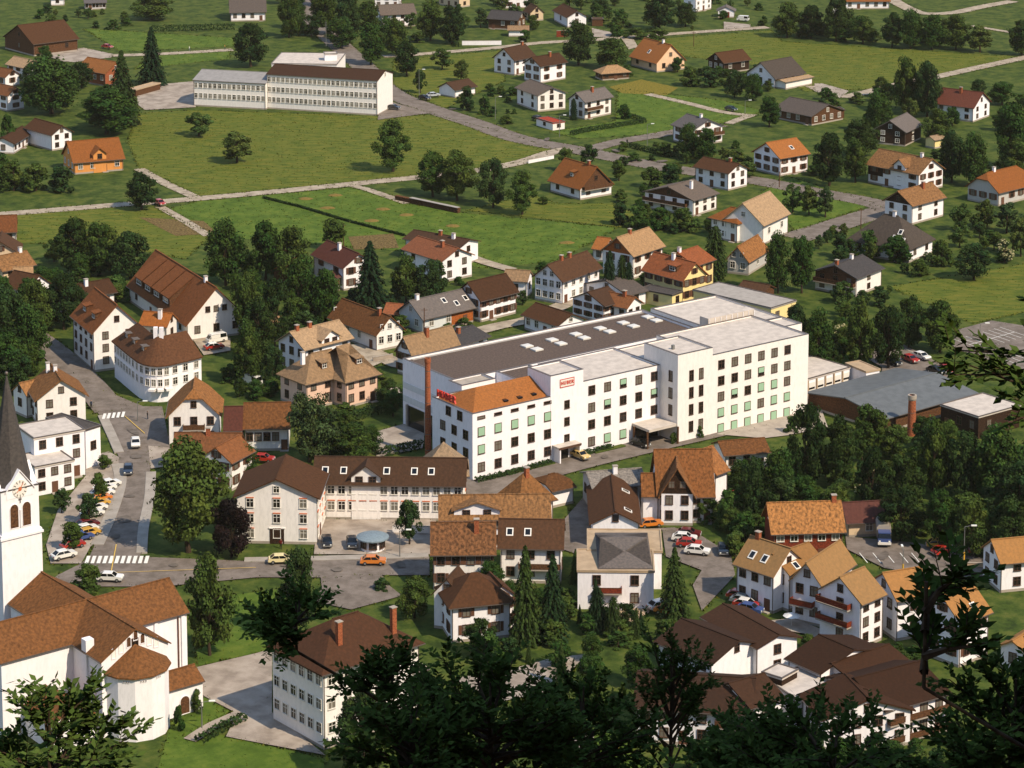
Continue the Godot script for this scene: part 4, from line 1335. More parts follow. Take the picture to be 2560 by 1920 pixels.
# a house along a bent line: eave line, ridge line and back eave line of equal count
func make_corner_house() -> void:
	var ev := []; var rg := []; var bk := []
	var o0 := Vector3(CORNER_EAVE[0], 0, CORNER_EAVE[1])
	for i in range(0, CORNER_EAVE.size(), 2):
		ev.append(Vector3(CORNER_EAVE[i], 7.6, CORNER_EAVE[i + 1]) - o0)
		rg.append(Vector3(CORNER_RIDGE[i], 11.8, CORNER_RIDGE[i + 1]) - o0)
		var e: Vector3 = ev[-1]; var r: Vector3 = rg[-1]
		bk.append(Vector3(2 * r.x - e.x, 7.6, 2 * r.z - e.z))
	var root := thing("corner_house", "white rounded corner building with brown mansard roof row of dormers and street canopy", "corner building", o0)
	var rng := RandomNumberGenerator.new()
	rng.seed = 3
	var st := st_new()
	var n := ev.size()
	for i in n - 1:
		quad(st, ev[i], rg[i], rg[i + 1], ev[i + 1])
		quad(st, bk[i + 1], rg[i + 1], rg[i], bk[i])
		quad(st, ev[i] - Vector3(0, 0.25, 0), ev[i], ev[i + 1], ev[i + 1] - Vector3(0, 0.25, 0))
	for k in [0, n - 1]: tri(st, ev[k], rg[k], bk[k])
	var roof := part(root, "roof", done(st), M.oldbrowndark)
	var wl := []
	for i in n: wl.append(ev[i].lerp(Vector3(rg[i].x, 7.6, rg[i].z), 0.10) - Vector3(0, 0.2, 0))
	st = st_new()
	for i in n - 1:
		quad(st, Vector3(wl[i].x, 0, wl[i].z), wl[i], wl[i + 1], Vector3(wl[i + 1].x, 0, wl[i + 1].z))
		quad(st, Vector3(bk[i].x, 0, bk[i].z), bk[i], bk[i + 1], Vector3(bk[i + 1].x, 0, bk[i + 1].z))
	for k in [0, n - 1]:
		quad(st, Vector3(wl[k].x, 0, wl[k].z), wl[k], bk[k], Vector3(bk[k].x, 0, bk[k].z))
		tri(st, wl[k], rg[k] - Vector3(0, 0.2, 0), bk[k])
	part(root, "wall", done(st), M.white)
	var under := st_new()
	for i in n - 1: quad(under, wl[i], ev[i] - Vector3(0, 0.25, 0), ev[i + 1] - Vector3(0, 0.25, 0), wl[i + 1])
	part(roof, "soffit", done(under), M.framewhite)
	var cn := st_new()
	var walk := 0.0
	for i in n - 1:
		var a: Vector3 = wl[i]; var b: Vector3 = wl[i + 1]
		var d := Vector3(b.x - a.x, 0, b.z - a.z)
		var ln := d.length()
		var out := Vector3(-d.z, 0, d.x).normalized()
		if out.dot(ev[i] - rg[i]) < 0: out = -out
		var cnt := maxi(1, int(ln / 1.75))
		for k in cnt:
			var p := a + d * ((k + 0.5) / cnt)
			var bs := Basis(Vector3.UP, atan2(out.x, out.z))
			for y in [3.9, 6.2]:
				window(root, Transform3D(bs, Vector3(p.x, y, p.z)), minf(1.0, ln / cnt * 0.62), 1.35, 2, rng)
			if (i < 6 or i > n - 6) and k % 3 == 1:
				var dz := ev[i].lerp(rg[i], 0.35) as Vector3
				var dp := Vector3(p.x, 0, p.z) + Vector3(dz.x - ev[i].x, dz.y, dz.z - ev[i].z)
				var dm := part(root, "shed_dormer", box_mesh(Vector3(0, 0.45, -0.8), Vector3(1.5, 1.2, 1.9)), M.oldbrown, Transform3D(bs, dp))
				part(dm, "dormer_roof", box_mesh(Vector3(0, 1.12, -0.6), Vector3(1.8, 0.14, 2.3)), M.greyroof)
				part(dm, "window", frame_mesh(0.8, 0.8, 0.08, true), M.framewhite, Transform3D(Basis.IDENTITY, Vector3(0, 0.5, 0.16)))
				part(dm, "pane", box_mesh(Vector3(0, 0, 0.012), Vector3(0.8, 0.8, 0.02)), M.pane, Transform3D(Basis.IDENTITY, Vector3(0, 0.5, 0.16)))
		if i > 4 and i < n - 4:
			for lv in [2.55, 2.95]:
				quad(cn, Vector3(a.x, lv, a.z), Vector3(b.x, lv, b.z), Vector3(b.x, lv, b.z) + out * 1.5, Vector3(a.x, lv, a.z) + out * 1.5)
			quad(cn, Vector3(a.x, 2.55, a.z) + out * 1.5, Vector3(a.x, 2.95, a.z) + out * 1.5, Vector3(b.x, 2.95, b.z) + out * 1.5, Vector3(b.x, 2.55, b.z) + out * 1.5)
	part(root, "street_canopy", done(cn), M.cream)
	for k in [4, n - 5]:
		var c: Vector3 = rg[k]
		part(roof, "chimney", box_mesh(c + Vector3(0, 0.6, 0), Vector3(0.8, 2.4, 0.8)), M.white)

# ---------------------------------------------------------------- grass blades on the meadows and along the verges
func make_grass() -> void:
	var rng := RandomNumberGenerator.new()
	rng.seed = 21
	var P := PackedVector3Array(); var N := PackedVector3Array(); var Cc := PackedColorArray()
	for a in AREAS:
		var pts := plan(a[2])
		if a[1] == "meadow" or a[1] == "lawn":
			var lo := pts[0]; var hi := pts[0]
			for p in pts:
				lo = Vector2(minf(lo.x, p.x), minf(lo.y, p.y)); hi = Vector2(maxf(hi.x, p.x), maxf(hi.y, p.y))
			var n := int((hi.x - lo.x) * (hi.y - lo.y) * 0.42)
			for i in mini(n, 14000):
				var q := Vector2(rng.randf_range(lo.x, hi.x), rng.randf_range(lo.y, hi.y))
				if not Geometry2D.is_point_in_polygon(q, pts): continue
				clump(P, N, Cc, q, rng, rng.randf_range(0.05, 0.17), 1.0 if a[1] == "lawn" else 1.2)
		if a[1] in ["track", "asphalt", "paving", "meadow", "lawn"]:
			for i in pts.size():
				var p := pts[i]; var q := pts[(i + 1) % pts.size()]
				for k in int(p.distance_to(q) * 1.6):
					var e := p.lerp(q, rng.randf()) + Vector2(rng.randf_range(-0.55, 0.55), rng.randf_range(-0.55, 0.55))
					clump(P, N, Cc, e, rng, rng.randf_range(0.10, 0.38), 0.85)
	var o := part(self, "meadow_grass", arrays_mesh(P, N, Cc), M.leaf)
	tag(o, "tufts of grass and meadow herbs along fields and verges", "grass")
	o.set_meta("kind", "stuff")

func clump(P: PackedVector3Array, N: PackedVector3Array, Cc: PackedColorArray, q: Vector2, rng: RandomNumberGenerator, h: float, tone: float) -> void:
	var g := rng.randf_range(0.7, 1.3) * tone
	var dry := rng.randf()  # how dry this tuft is, a random trait of the plant
	var col := Color(0.066 * g * (1.0 + 0.7 * dry * dry), 0.094 * g * (1.0 + 0.15 * dry), 0.016 * g)
	for k in 3:
		var t := rng.randf() * TAU
		var d := Vector3(cos(t), 0, sin(t))
		var c := Vector3(q.x, 0.03, q.y) + Vector3(rng.randf_range(-0.3, 0.3), 0, rng.randf_range(-0.3, 0.3))
		var w := rng.randf_range(0.10, 0.22)
		var tip := c + Vector3(-d.z, 0, d.x) * rng.randf_range(-0.25, 0.25) + Vector3(0, h, 0)
		var nn := Vector3(-d.z, 1.2, d.x).normalized()
		for v in [c - d * w, tip, c + d * w]:
			P.append(v); N.append(nn); Cc.append(col)

# ---------------------------------------------------------------- people on foot, one skin each
func make_people() -> void:
	for p in PEOPLE:
		var o := thing("person", p[0], "person", Vector3(p[1], 0.05, p[2]), p[3])
		var st := st_new()
		var s := 0.16
		for k in [-1, 1]:
			tube(st, Vector3(k * 0.10, 0.04, s * k), Vector3(k * 0.10, 0.48, s * 0.4 * k + 0.05), 0.055, 0.075, 8)
			tube(st, Vector3(k * 0.10, 0.46, s * 0.4 * k + 0.05), Vector3(k * 0.09, 0.92, 0), 0.075, 0.10, 8)
			tube(st, Vector3(k * 0.10, 0.05, s * k - 0.04), Vector3(k * 0.10, 0.03, s * k + 0.18), 0.05, 0.04, 6)
		part(o, "trousers", done(st), M[p[5]])
		st = st_new()
		var rows := [[0.86, 0.17, 0.12], [1.0, 0.16, 0.11], [1.2, 0.19, 0.12], [1.4, 0.21, 0.11], [1.47, 0.10, 0.08]]
		var prev := []
		for r in rows:
			var cur := []
			for i in 10:
				var t := -TAU * i / 10.0
				cur.append(Vector3(cos(t) * r[1], r[0], sin(t) * r[2]))
			if prev.size(): loft(st, prev, cur)
			prev = cur
		for k in [-1, 1]:
			tube(st, Vector3(k * 0.20, 1.40, 0), Vector3(k * 0.25, 1.12, -0.05 * k), 0.055, 0.045, 7)
			tube(st, Vector3(k * 0.25, 1.13, -0.05 * k), Vector3(k * 0.24, 0.88, 0.12 * k), 0.045, 0.035, 7)
		part(o, "jacket", done(st), M[p[4]])
		st = st_new()
		tube(st, Vector3(0, 1.44, 0), Vector3(0, 1.54, 0.01), 0.055, 0.05, 8)
		var hd := SphereMesh.new()
		hd.radius = 0.095; hd.height = 0.24; hd.radial_segments = 12; hd.rings = 8
		st.append_from(hd, 0, Transform3D(Basis.IDENTITY, Vector3(0, 1.63, 0.01)))
		box(st, Vector3(0, 1.62, 0.11), Vector3(0.03, 0.05, 0.04))
		for k in [-1, 1]:
			box(st, Vector3(k * 0.25, 0.83, 0.13 * k), Vector3(0.05, 0.12, 0.07))
		part(o, "skin", done(st), M.skin)
		st = st_new()
		var hr := SphereMesh.new()
		hr.radius = 0.103; hr.height = 0.20; hr.radial_segments = 12; hr.rings = 6
		st.append_from(hr, 0, Transform3D(Basis.IDENTITY, Vector3(0, 1.675, -0.015)))
		part(o, "hair", done(st), M.darkwood)

# ---------------------------------------------------------------- survey of the place, in metres
# name, label, category, wings: [kind, x, z, turn, length, width, eave height, roof pitch, roof, wall, details]
const BUILDINGS := [
	{"n": "farm_building", "l": "long low brown roofed farm building beside the light forecourt road", "c": "farm building", "w": [["g", -162.28, -910.43, 39.56, 18.24, 21, 4.2, 27, "brown", "wood", {"n": 1, "st": 0, "wn": [2, 1, 1]}]]},
	{"n": "small_house", "l": "small orange roofed house half hidden behind the tall spruces", "c": "house", "w": [["g", -132.1, -850.09, -40.23, 14.29, 10.4, 4.2, 32, "orange", "brick", {"n": 1, "st": 2}]]},
	{"n": "house", "l": "white house with tan roof at the edge of the old tree group", "c": "house", "w": [["g", -157.73, -855.92, -45, 13.28, 7.4, 4.4, 32, "tan", "white", {"n": 2, "st": 1}]]},
	{"n": "house", "l": "white house with reddish roof and gable behind the round dark tree", "c": "house", "w": [["g", -163.11, -845.19, -40.72, 9.93, 6.87, 3.4, 32.89, "rust", "white", {"n": 1, "st": 1}]]},
	{"n": "house", "l": "tall white house with rust roof at the foot of the dark trees", "c": "house", "w": [["g", -154.78, -806.69, -43.32, 10.06, 7.22, 4.9, 33.25, "rust", "white", {"n": 2, "st": 1}]]},
	{"n": "house", "l": "brown roofed white house with two wings above the orange timber house", "c": "house", "w": [["g", -132.55, -751.68, -47.9, 14.65, 7.83, 4.6, 31.18, "brown", "white", {"n": 2, "st": 0, "wn": [0, 2, 1]}], ["g", -142.37, -748.62, 81.27, 17.03, 7.37, 3, 24.94, "brown", "white", {"n": 1, "st": 0}]]},
	{"n": "timber_house", "l": "new orange timber house with gabled bay on the building plot", "c": "house", "w": [["g", -115.29, -721.96, 23.64, 14.71, 13.2, 3.3, 36, "orange", "ochre", {"n": 1, "st": 2, "do": [["g", 0.02, 3.6, 1]]}]]},
	{"n": "low_building", "l": "low white building with a band of dark windows under grey roof", "c": "house", "w": [["g", -157.64, -1000.99, 11.22, 8.63, 7.3, 2.6, 15, "greyroof", "white", {"n": 1, "st": 0, "wn": [6, 1, 1]}]]},
	{"n": "house", "l": "white bungalow with grey roof above the long hedge", "c": "house", "w": [["g", -97.82, -978.81, 6.68, 13.73, 17.7, 3.4, 30, "greyroof", "white", {"n": 1, "st": 0}]]},
	{"n": "house", "l": "white walled house end peeping above the far shrubs", "c": "house", "w": [["g", -173.4, -1010.15, 8.73, 5.64, 7.2, 3, 28, "brown", "white", {"n": 1, "st": 0}]]},
	{"n": "carport", "l": "low open carport with flat tan roof beside the school yard", "c": "carport", "w": [["f", -116.02, -831.43, 61.36, 13.15, 3.2, 2.3, 0, "tanflat", "wood", {"wn": [0, 0, 0]}]]},
	{"n": "school", "l": "long white three storey school with brown roof and flat rear wing", "c": "school", "w": [["g", -55.77, -807.07, -17.46, 36.43, 14, 10.8, 16, "darkbrown", "cream", {"n": 3, "st": 4, "wn": [24, 0, 0], "y0": 1.2, "oh": 0.25}], ["g", -84.68, -814.65, -14.84, 23.94, 15.7, 8.2, 14, "greyflatroof", "cream", {"n": 2, "st": 4, "wn": [15, 0, 0], "y0": 1.6, "oh": 0.25}], ["f", -64.67, -839.91, -4.47, 20.95, 20, 9.6, 0, "paleroof", "cream", {"wn": [0, 0, 0]}], ["f", -57.63, -837.75, 8.58, 4.22, 4, 11.8, 0, "paleroof", "white", {"wn": [0, 0, 0]}]]},
	{"n": "house", "l": "white house with grey roof and tall front gable among garden trees", "c": "house", "w": [["g", -42.38, -962.87, 15.59, 13.63, 10.4, 4.6, 30, "greyroof", "white", {"n": 2, "st": 0}]]},
	{"n": "house", "l": "dark slate house with two small white windows above the pale garden wall", "c": "house", "w": [["g", -1.84, -955.53, -21.97, 12.36, 9, 3.8, 30, "darkroof", "wood", {"n": 1, "st": 2}]]},
	{"n": "garage", "l": "tan roofed garage under the dark slate house", "c": "garage", "w": [["g", 2.26, -939.34, 0, 7.79, 6, 2.4, 22, "tan", "white", {"n": 1, "st": 3}]]},
	{"n": "house", "l": "white two storey house standing behind the dark slate house", "c": "house", "w": [["g", 1.61, -1004.55, 11.51, 11.46, 8.7, 5.2, 30, "brown", "white", {"n": 2, "st": 1}]]},
	{"n": "house", "l": "beige house with small dark window behind the far garden trees", "c": "house", "w": [["g", -21.98, -1007.54, -44.5, 12.3, 6.8, 4.5, 35, "brown", "beige", {"n": 2, "st": 0}]]},
	{"n": "house", "l": "white far house with wide windows behind the tall dark trees", "c": "house", "w": [["g", -47.14, -1007.19, -3.1, 10.56, 9.5, 4.2, 30, "greyroof", "white", {"n": 2, "st": 0}]]},
	{"n": "garage", "l": "brown roofed garage with white door wall beside the main road cars", "c": "garage", "w": [["g", -17.18, -828.43, 45.55, 10.03, 8.2, 2.6, 26, "brown", "white", {"n": 1, "st": 0, "wn": [1, 0, 0]}]]},
	{"n": "house", "l": "white double house with brown roofs and brick chimney above the grey roofed pair", "c": "house", "w": [["g", 10.74, -854.25, 43.08, 12.56, 8.65, 5.6, 30.33, "brown", "white", {"n": 2, "st": 1, "wn": [2, 0, 2], "ch": [[0.1, 0.1]]}], ["g", 0.77, -868.15, 50.12, 11.49, 9.75, 5, 36.68, "brown", "white", {"n": 2, "st": 0, "ch": [[0.35, 0]]}]]},
	{"n": "house", "l": "white gabled house with grey roof beside the little red roofed shed", "c": "house", "w": [["g", 8.92, -809.18, -63.18, 15.17, 10.71, 5.2, 22.56, "greyroof", "cream", {"n": 2, "st": 0, "wn": [2, 3, 2]}]]},
	{"n": "house", "l": "cream house with grey roof and brown balcony in the hedged lawn", "c": "house", "w": [["g", 23.66, -795.32, 45.61, 12.98, 7.61, 5.4, 33.9, "greyroof", "cream", {"n": 2, "st": 0, "ch": [[0, 0.1]], "ba": [[2.6, -0.5, 0.1, "wood"]]}]]},
	{"n": "shed", "l": "small shed with flat red roof and white walls at the road bend", "c": "shed", "w": [["f", 11.39, -777.91, -56.83, 9.02, 4.5, 2.3, 0, "redroof", "cream", {"wn": [1, 1, 1]}]]},
	{"n": "house", "l": "new peach house with orange roof and round gable windows by the far meadow", "c": "house", "w": [["g", 48.39, -876.48, -58.73, 16.21, 12.32, 3, 43.32, "orange", "peach", {"n": 1, "st": 0, "wn": [2, 2, 1], "ch": [[0.2, 0]], "sk": [[0, 0.45]]}]]},
	{"n": "garden_hut", "l": "low tan hipped garden hut beside the cereal strip", "c": "hut", "w": [["g", 32.62, -856.91, 20.23, 10.74, 7, 2.3, 30, "tan", "wood", {"n": 1, "st": 0, "j": 1}]]},
	{"n": "chalet", "l": "dark timber chalet with brown roof and white windows in the shrubs", "c": "house", "w": [["g", 71.57, -871.16, 35.83, 12.09, 9.2, 3.6, 32, "brown", "darkwood", {"n": 1, "st": 2, "wn": [2, 0, 3]}]]},
	{"n": "house", "l": "dark grey roofed farmhouse with tan lean-to at the meadow corner", "c": "house", "w": [["g", 84.8, -848.37, 43.36, 15.35, 12.9, 3.2, 35, "darkroof", "white", {"n": 1, "st": 0}], ["g", 90.21, -842.81, 42.98, 14.12, 5, 2.5, 10, "tan", "cream", {"n": 1, "st": 3}]]},
	{"n": "house", "l": "white house with grey roof and flower balcony inside the dark shrubs", "c": "house", "w": [["g", 53.51, -757.38, -55.68, 10.36, 11.88, 4.8, 23.27, "greyroof", "white", {"n": 2, "st": 1, "wn": [2, 3, 1], "ch": [[0.15, 0]], "ba": [[2.5, 0, 0.5, "wood", 1]]}]]},
	{"n": "house", "l": "orange roofed house with triangular dormer and timber gable balcony", "c": "house", "w": [["g", 18.14, -691.59, -53.19, 13.96, 11.66, 2.9, 43.11, "orange", "white", {"n": 1, "st": 0, "gt": "wood", "wn": [2, 2, 1], "ch": [[0.25, 0]], "ba": [[2.5, -0.45, 0.45, "wood", 1]], "do": [["s", 0.05, 1.6, 0.4]]}]]},
	{"n": "house", "l": "plain white house with dark brown roof beside the through road", "c": "house", "w": [["g", 55.93, -700.93, -44.39, 12.55, 9.01, 4.8, 25.09, "brown", "white", {"n": 2, "st": 0, "wn": [3, 2, 1], "ch": [[0.25, 0]]}]]},
	{"n": "house", "l": "wide grey roofed house with dark front balcony and cream side wall", "c": "house", "w": [["g", 43.47, -673.82, 50.27, 11.5, 16.47, 4.3, 17.05, "greyroof", "cream", {"n": 2, "st": 0, "wn": [3, 0, 4], "gt": "wood", "ch": [[0, 0.2]], "ba": [[2.2, -0.5, 0.4, "wood", -1]]}]]},
	{"n": "house", "l": "pale house with orange roof on a bank beside the road to the farms", "c": "house", "w": [["g", 73.7, -718.9, 36.78, 11.4, 11.8, 5, 31.02, "orange", "white", {"n": 2, "st": 1, "wn": [3, 0, 3], "sk": [[0.1, 0.5]]}]]},
	{"n": "house", "l": "brown roofed white house with dark porch and side carport near the top road", "c": "house", "w": [["g", 21.16, -965.35, -73.56, 17.6, 8.33, 3.8, 29.47, "brown", "white", {"n": 1, "st": 0, "wn": [1, 1, 1]}], ["f", 31.08, -961.69, 0, 4.2, 4, 2.6, 0, "brown", "wood", {"wn": [0, 0, 0]}]]},
	{"n": "house", "l": "tall white house with stacked windows above its small gabled garage", "c": "house", "w": [["g", 69.87, -996.44, 51.44, 11.63, 6.5, 6.2, 26, "greyroof", "white", {"n": 3, "st": 2}]]},
	{"n": "garage", "l": "small white gabled garage with dark red door beside the white van", "c": "garage", "w": [["g", 79.45, -981.4, 83.49, 6, 7.13, 2.5, 25.08, "greyroof", "white", {"n": 1, "st": 3, "wn": [0, 0, 0], "dr": 1}]]},
	{"n": "house", "l": "tan gabled house half hidden by trees below the slate house", "c": "house", "w": [["g", 8.03, -974.62, -69.71, 7, 6.14, 2.8, 41.9, "brown", "beige", {"n": 1, "st": 0}]]},
	{"n": "house", "l": "orange roofed house with timber side wall at the upper meadow road", "c": "house", "w": [["g", 133.97, -1002.54, 1.83, 17.63, 8.6, 3, 30, "orange", "white", {"n": 1, "st": 0}], ["f", 121.09, -989.81, 14.52, 4.38, 4, 2.4, 0, "orangeflat", "white", {"wn": [0, 0, 0]}]]},
	{"n": "house", "l": "wide low house with flat grey roof behind the garden shrubs", "c": "house", "w": [["g", 89.24, -790.18, -48.7, 15.93, 15.1, 2.9, 20, "greyroof", "wood", {"n": 1, "st": 2}]]},
	{"n": "shed", "l": "little brown shed with flat roof beside the wide grey roofed house", "c": "shed", "w": [["f", 97.95, -793.3, 13.95, 3.7, 4, 2.6, 0, "brown", "wood", {"wn": [0, 1, 0]}]]},
	{"n": "house", "l": "white house with broad dark red roof under the round tree", "c": "house", "w": [["g", 135.76, -793.2, -35.26, 13.63, 12.5, 4.4, 32, "darkred", "white", {"n": 2, "st": 0, "wn": [3, 2, 1], "ch": [[0, 0.1]]}]]},
	{"n": "chalet", "l": "small chalet with grey roof and dark timber gable under high trees", "c": "house", "w": [["g", 111.45, -758.02, 60.33, 13.64, 10.21, 4.2, 30.61, "greyroof", "darkwood", {"n": 2, "st": 2, "wn": [1, 0, 2]}]]},
	{"n": "shed", "l": "small tan roofed shed among the dark trees below the chalet", "c": "shed", "w": [["g", 120.94, -749.91, 38.87, 5.1, 4, 2.5, 25, "tan", "yellow", {"n": 1, "st": 3}]]},
	{"n": "farmhouse", "l": "old farmhouse with rusty roof cross gable and dark barn half", "c": "house", "w": [["g", 105.23, -701.34, -46.77, 18.28, 11.48, 5, 31.87, "oldtile", "white", {"n": 2, "st": 1, "wn": [4, 3, 0], "cl": [[0, -0.5, -0.2, 2.4, 4.9, "darkwood"]], "do": [["g", 0.12, 3.8, 1]], "ch": [[0.3, 0]]}]]},
	{"n": "house", "l": "white house with old tan roof and dark barn gable below the farmhouse", "c": "house", "w": [["g", 102.12, -663.83, 45.07, 14.58, 9.65, 4.9, 33.73, "oldtile", "white", {"n": 2, "st": 0, "wn": [2, 0, 2], "gt": "darkwood", "ch": [[0.15, 0.1]]}]]},
	{"n": "house", "l": "grey walled house with hipped orange roof behind the garden hedge", "c": "house", "w": [["g", 128, -685.09, 42.19, 16.38, 11.1, 3.6, 38, "orange", "greywall", {"n": 1, "st": 1, "j": 0.35, "ch": [[-0.2, 0]]}]]},
	{"n": "house", "l": "white house with brown shutters beyond the dark farm trees", "c": "house", "w": [["g", 145.41, -731.45, 46.53, 10.61, 7, 4.6, 32, "brown", "white", {"n": 2, "st": 1}]]},
	{"n": "house", "l": "reddish brown roofed house beside the meadow of the cottages", "c": "house", "w": [["g", -124.93, -641.38, 9.74, 6.93, 9.6, 2.8, 34, "rust", "greywall", {"n": 1, "st": 0}]]},
	{"n": "house", "l": "beige old house with brown shutters and wide dark gable eaves", "c": "house", "w": [["g", -119.23, -608.87, -82, 10, 9.69, 5.6, 34.06, "brown", "beige", {"n": 2, "st": 1, "wn": [4, 4, 4]}]]},
	{"n": "house", "l": "old cottage with pinkish tan roof squeezed between the old houses", "c": "house", "w": [["g", -110.66, -589.71, 10.21, 4.57, 5.9, 4.4, 36, "tan", "greywall", {"n": 2, "st": 0}]]},
	{"n": "house", "l": "old house with brown cross roof behind the pinkish cottage", "c": "house", "w": [["g", -115.57, -600.04, 43.71, 9.38, 8, 4.2, 34, "oldtile", "beige", {"n": 2, "st": 0, "ch": [[0.3, 0]]}]]},
	{"n": "house", "l": "white gabled cottage with dark brown roof beside the street trees", "c": "house", "w": [["g", -108.88, -584.41, -34.32, 8, 8.05, 3.6, 36.13, "brown", "white", {"n": 1, "st": 0}]]},
	{"n": "house", "l": "dark brown roofed white house behind the tall orange gabled house", "c": "house", "w": [["g", -94.71, -576.52, 37.39, 12.41, 7.9, 4, 30, "brown", "white", {"n": 1, "st": 0, "ch": [[0, 0.1]]}]]},
	{"n": "townhouse", "l": "tall cream gabled townhouse with steep orange roof on the street", "c": "townhouse", "w": [["g", -84.04, -538.12, -64.12, 15.46, 11.13, 8.2, 44.8, "rust", "cream", {"n": 3, "st": 0, "wn": [4, 2, 1], "do": [["s", -0.2, 2.2, 0.35], ["s", 0.2, 2.2, 0.35]], "y0": 0.8}]]},
	{"n": "annex", "l": "small orange roofed annex with white chimney behind the corner house", "c": "annex", "w": [["g", -74.95, -550.59, -15.53, 6.63, 6.6, 4.6, 34, "orange", "cream", {"n": 1, "st": 0, "ch": [[0.15, 0.2]]}]]},
	{"n": "tithe_barn", "l": "huge orange roofed barn with four stepped shed dormers and pale gable", "c": "barn", "w": [["g", -71.57, -570.6, -62.23, 37.32, 14.29, 3.6, 46.76, "rust", "cream", {"n": 1, "st": 0, "wn": [4, 3, 0], "do": [["s", -0.34, 4.6, 0.14], ["s", -0.19, 4.6, 0.14], ["s", -0.04, 4.6, 0.14], ["s", 0.11, 4.6, 0.14]], "ch": [[0.33, 0]], "at": 3}]]},
	{"n": "house", "l": "old house with tan jerkin roof on the upper side of the main street", "c": "house", "w": [["g", -88.01, -500.05, -70.33, 11, 10.49, 5.2, 35.64, "oldtile", "cream", {"n": 2, "st": 0, "ch": [[-0.3, 0.1], [-0.1, 0]]}], ["g", -94.13, -501.88, 40.89, 3.48, 5.8, 4.4, 36, "oldtile", "cream", {"n": 1, "st": 0}]]},
	{"n": "house", "l": "white house with red brown roof between the tall trees and the spruce", "c": "house", "w": [["g", -38.95, -601.08, -57.43, 15.32, 8.92, 5.4, 33.05, "darkred", "white", {"n": 2, "st": 1, "wn": [2, 2, 1], "ch": [[0, 0.1]]}], ["g", -40.81, -595.09, 57.49, 4.02, 5, 3.2, 20, "darkred", "white", {"n": 1, "st": 1}]]},
	{"n": "house", "l": "white three storey house with pale red roof behind the round tree", "c": "house", "w": [["g", -17.33, -608.44, -50.3, 15.43, 10.09, 5.2, 25.54, "redtile", "white", {"n": 2, "st": 0, "wn": [2, 2, 1], "ch": [[0.2, 0.1]]}]]},
	{"n": "house", "l": "white house with dark brown roof just behind the pale red roofed house", "c": "house", "w": [["g", -16.76, -621.71, -35.09, 16.77, 9.09, 4.8, 16.05, "brown", "white", {"n": 2, "st": 0, "wn": [2, 1, 1], "ch": [[0, 0.05], [0.25, 0.1]]}]]},
	{"n": "house", "l": "long white house with brown roof and red brown shutters facing the lane", "c": "house", "w": [["g", -5.57, -573.09, 42.85, 11.71, 8.87, 4.9, 37.98, "brown", "white", {"n": 2, "st": 1, "wn": [5, 0, 2]}]]},
	{"n": "house", "l": "house with slate grey roof skylights and orange timber end wall", "c": "house", "w": [["g", -16.45, -565.37, 41.05, 15.36, 9.42, 3.3, 35, "greyroof", "paleblue", {"n": 1, "st": 2, "wn": [3, 0, 2], "cl": [[0, 0.06, 0.5, 0.2, 3.2, "brickwood"]], "sk": [[0.05, 0.65], [0.22, 0.4], [0.42, 0.55]], "ch": [[-0.35, 0]]}]]},
	{"n": "barn", "l": "old brown tiled barn house with cream shingled gable", "c": "barn", "w": [["g", -31.02, -552.92, -52.11, 18.29, 7.9, 3.6, 42.91, "oldbrown", "cream", {"n": 1, "st": 2, "wn": [4, 3, 0], "ch": [[0.3, 0.05]], "at": 3}]]},
	{"n": "shed", "l": "small red roofed shed behind the brown tiled barn house", "c": "shed", "w": [["g", -25.53, -566.6, -16.27, 3.98, 5.5, 2.6, 32, "redtile", "wood", {"n": 1, "st": 3}]]},
	{"n": "house", "l": "white house with light tan roof and white cross dormer on the side lane", "c": "house", "w": [["g", -40.6, -533.9, 43.9, 13.33, 9.65, 5.6, 31.7, "tan", "white", {"n": 2, "st": 0, "wn": [4, 0, 3], "do": [["g", 0.05, 4.6, 1]], "ch": [[-0.1, 0], [-0.35, 0]]}]]},
	{"n": "villa", "l": "large villa with tan hipped roof two dormers and pink walls", "c": "villa", "w": [["g", -33.41, -512.22, 42.25, 9.4, 13, 5.4, 40, "tan", "pink", {"n": 2, "st": 0, "j": 1, "wn": [3, 0, 3], "do": [["s", 0.1, 1.8, 0.4]]}], ["g", -37.61, -511.6, 40, 15, 10, 5.4, 40.7, "tan", "pink", {"n": 2, "st": 0, "do": [["s", -0.1, 1.5, 0.4]], "ch": [[-0.35, 0.1]], "j": 1}]]},
	{"n": "house", "l": "white house with light tan roof against the factory side wall", "c": "house", "w": [["g", -17.29, -531.24, 42.32, 13.21, 5.75, 4.6, 51.54, "tan", "white", {"n": 2, "st": 1, "wn": [3, 0, 3], "ch": [[-0.05, 0.1]]}]]},
	{"n": "annex", "l": "low dark grey roofed annex with orange chimney behind the factory hall", "c": "annex", "w": [["g", -11.37, -543.71, 50.8, 9.87, 10.2, 3.4, 16, "darkroof", "white", {"n": 1, "st": 0, "ch": [[-0.1, 0.1]]}]]},
	{"n": "shed", "l": "small orange roofed shed between the big trees", "c": "shed", "w": [["g", -51.6, -603.36, 68.47, 8.51, 5, 3, 28, "orange", "wood", {"n": 1, "st": 3}]]},
	{"n": "shed", "l": "tan roofed shed in the shade of the tall trees by the lane", "c": "shed", "w": [["g", -51.91, -556.76, 33.33, 5.74, 4.5, 2.8, 24, "tan", "wood", {"n": 1, "st": 3}]]},
	{"n": "house", "l": "large white house with dark brown roof two red chimneys and grey gable", "c": "house", "w": [["g", 12.53, -589, 53.8, 15.88, 8.69, 5.4, 38.18, "brown", "white", {"n": 2, "st": 2, "wn": [5, 0, 4], "ch": [[-0.15, 0], [0.05, 0]], "at": 2}]]},
	{"n": "house", "l": "tan roofed side wing beside the large white house", "c": "house", "w": [["g", 1.36, -589.46, -12.88, 5.88, 6.4, 4, 30, "tan", "white", {"n": 1, "st": 0}]]},
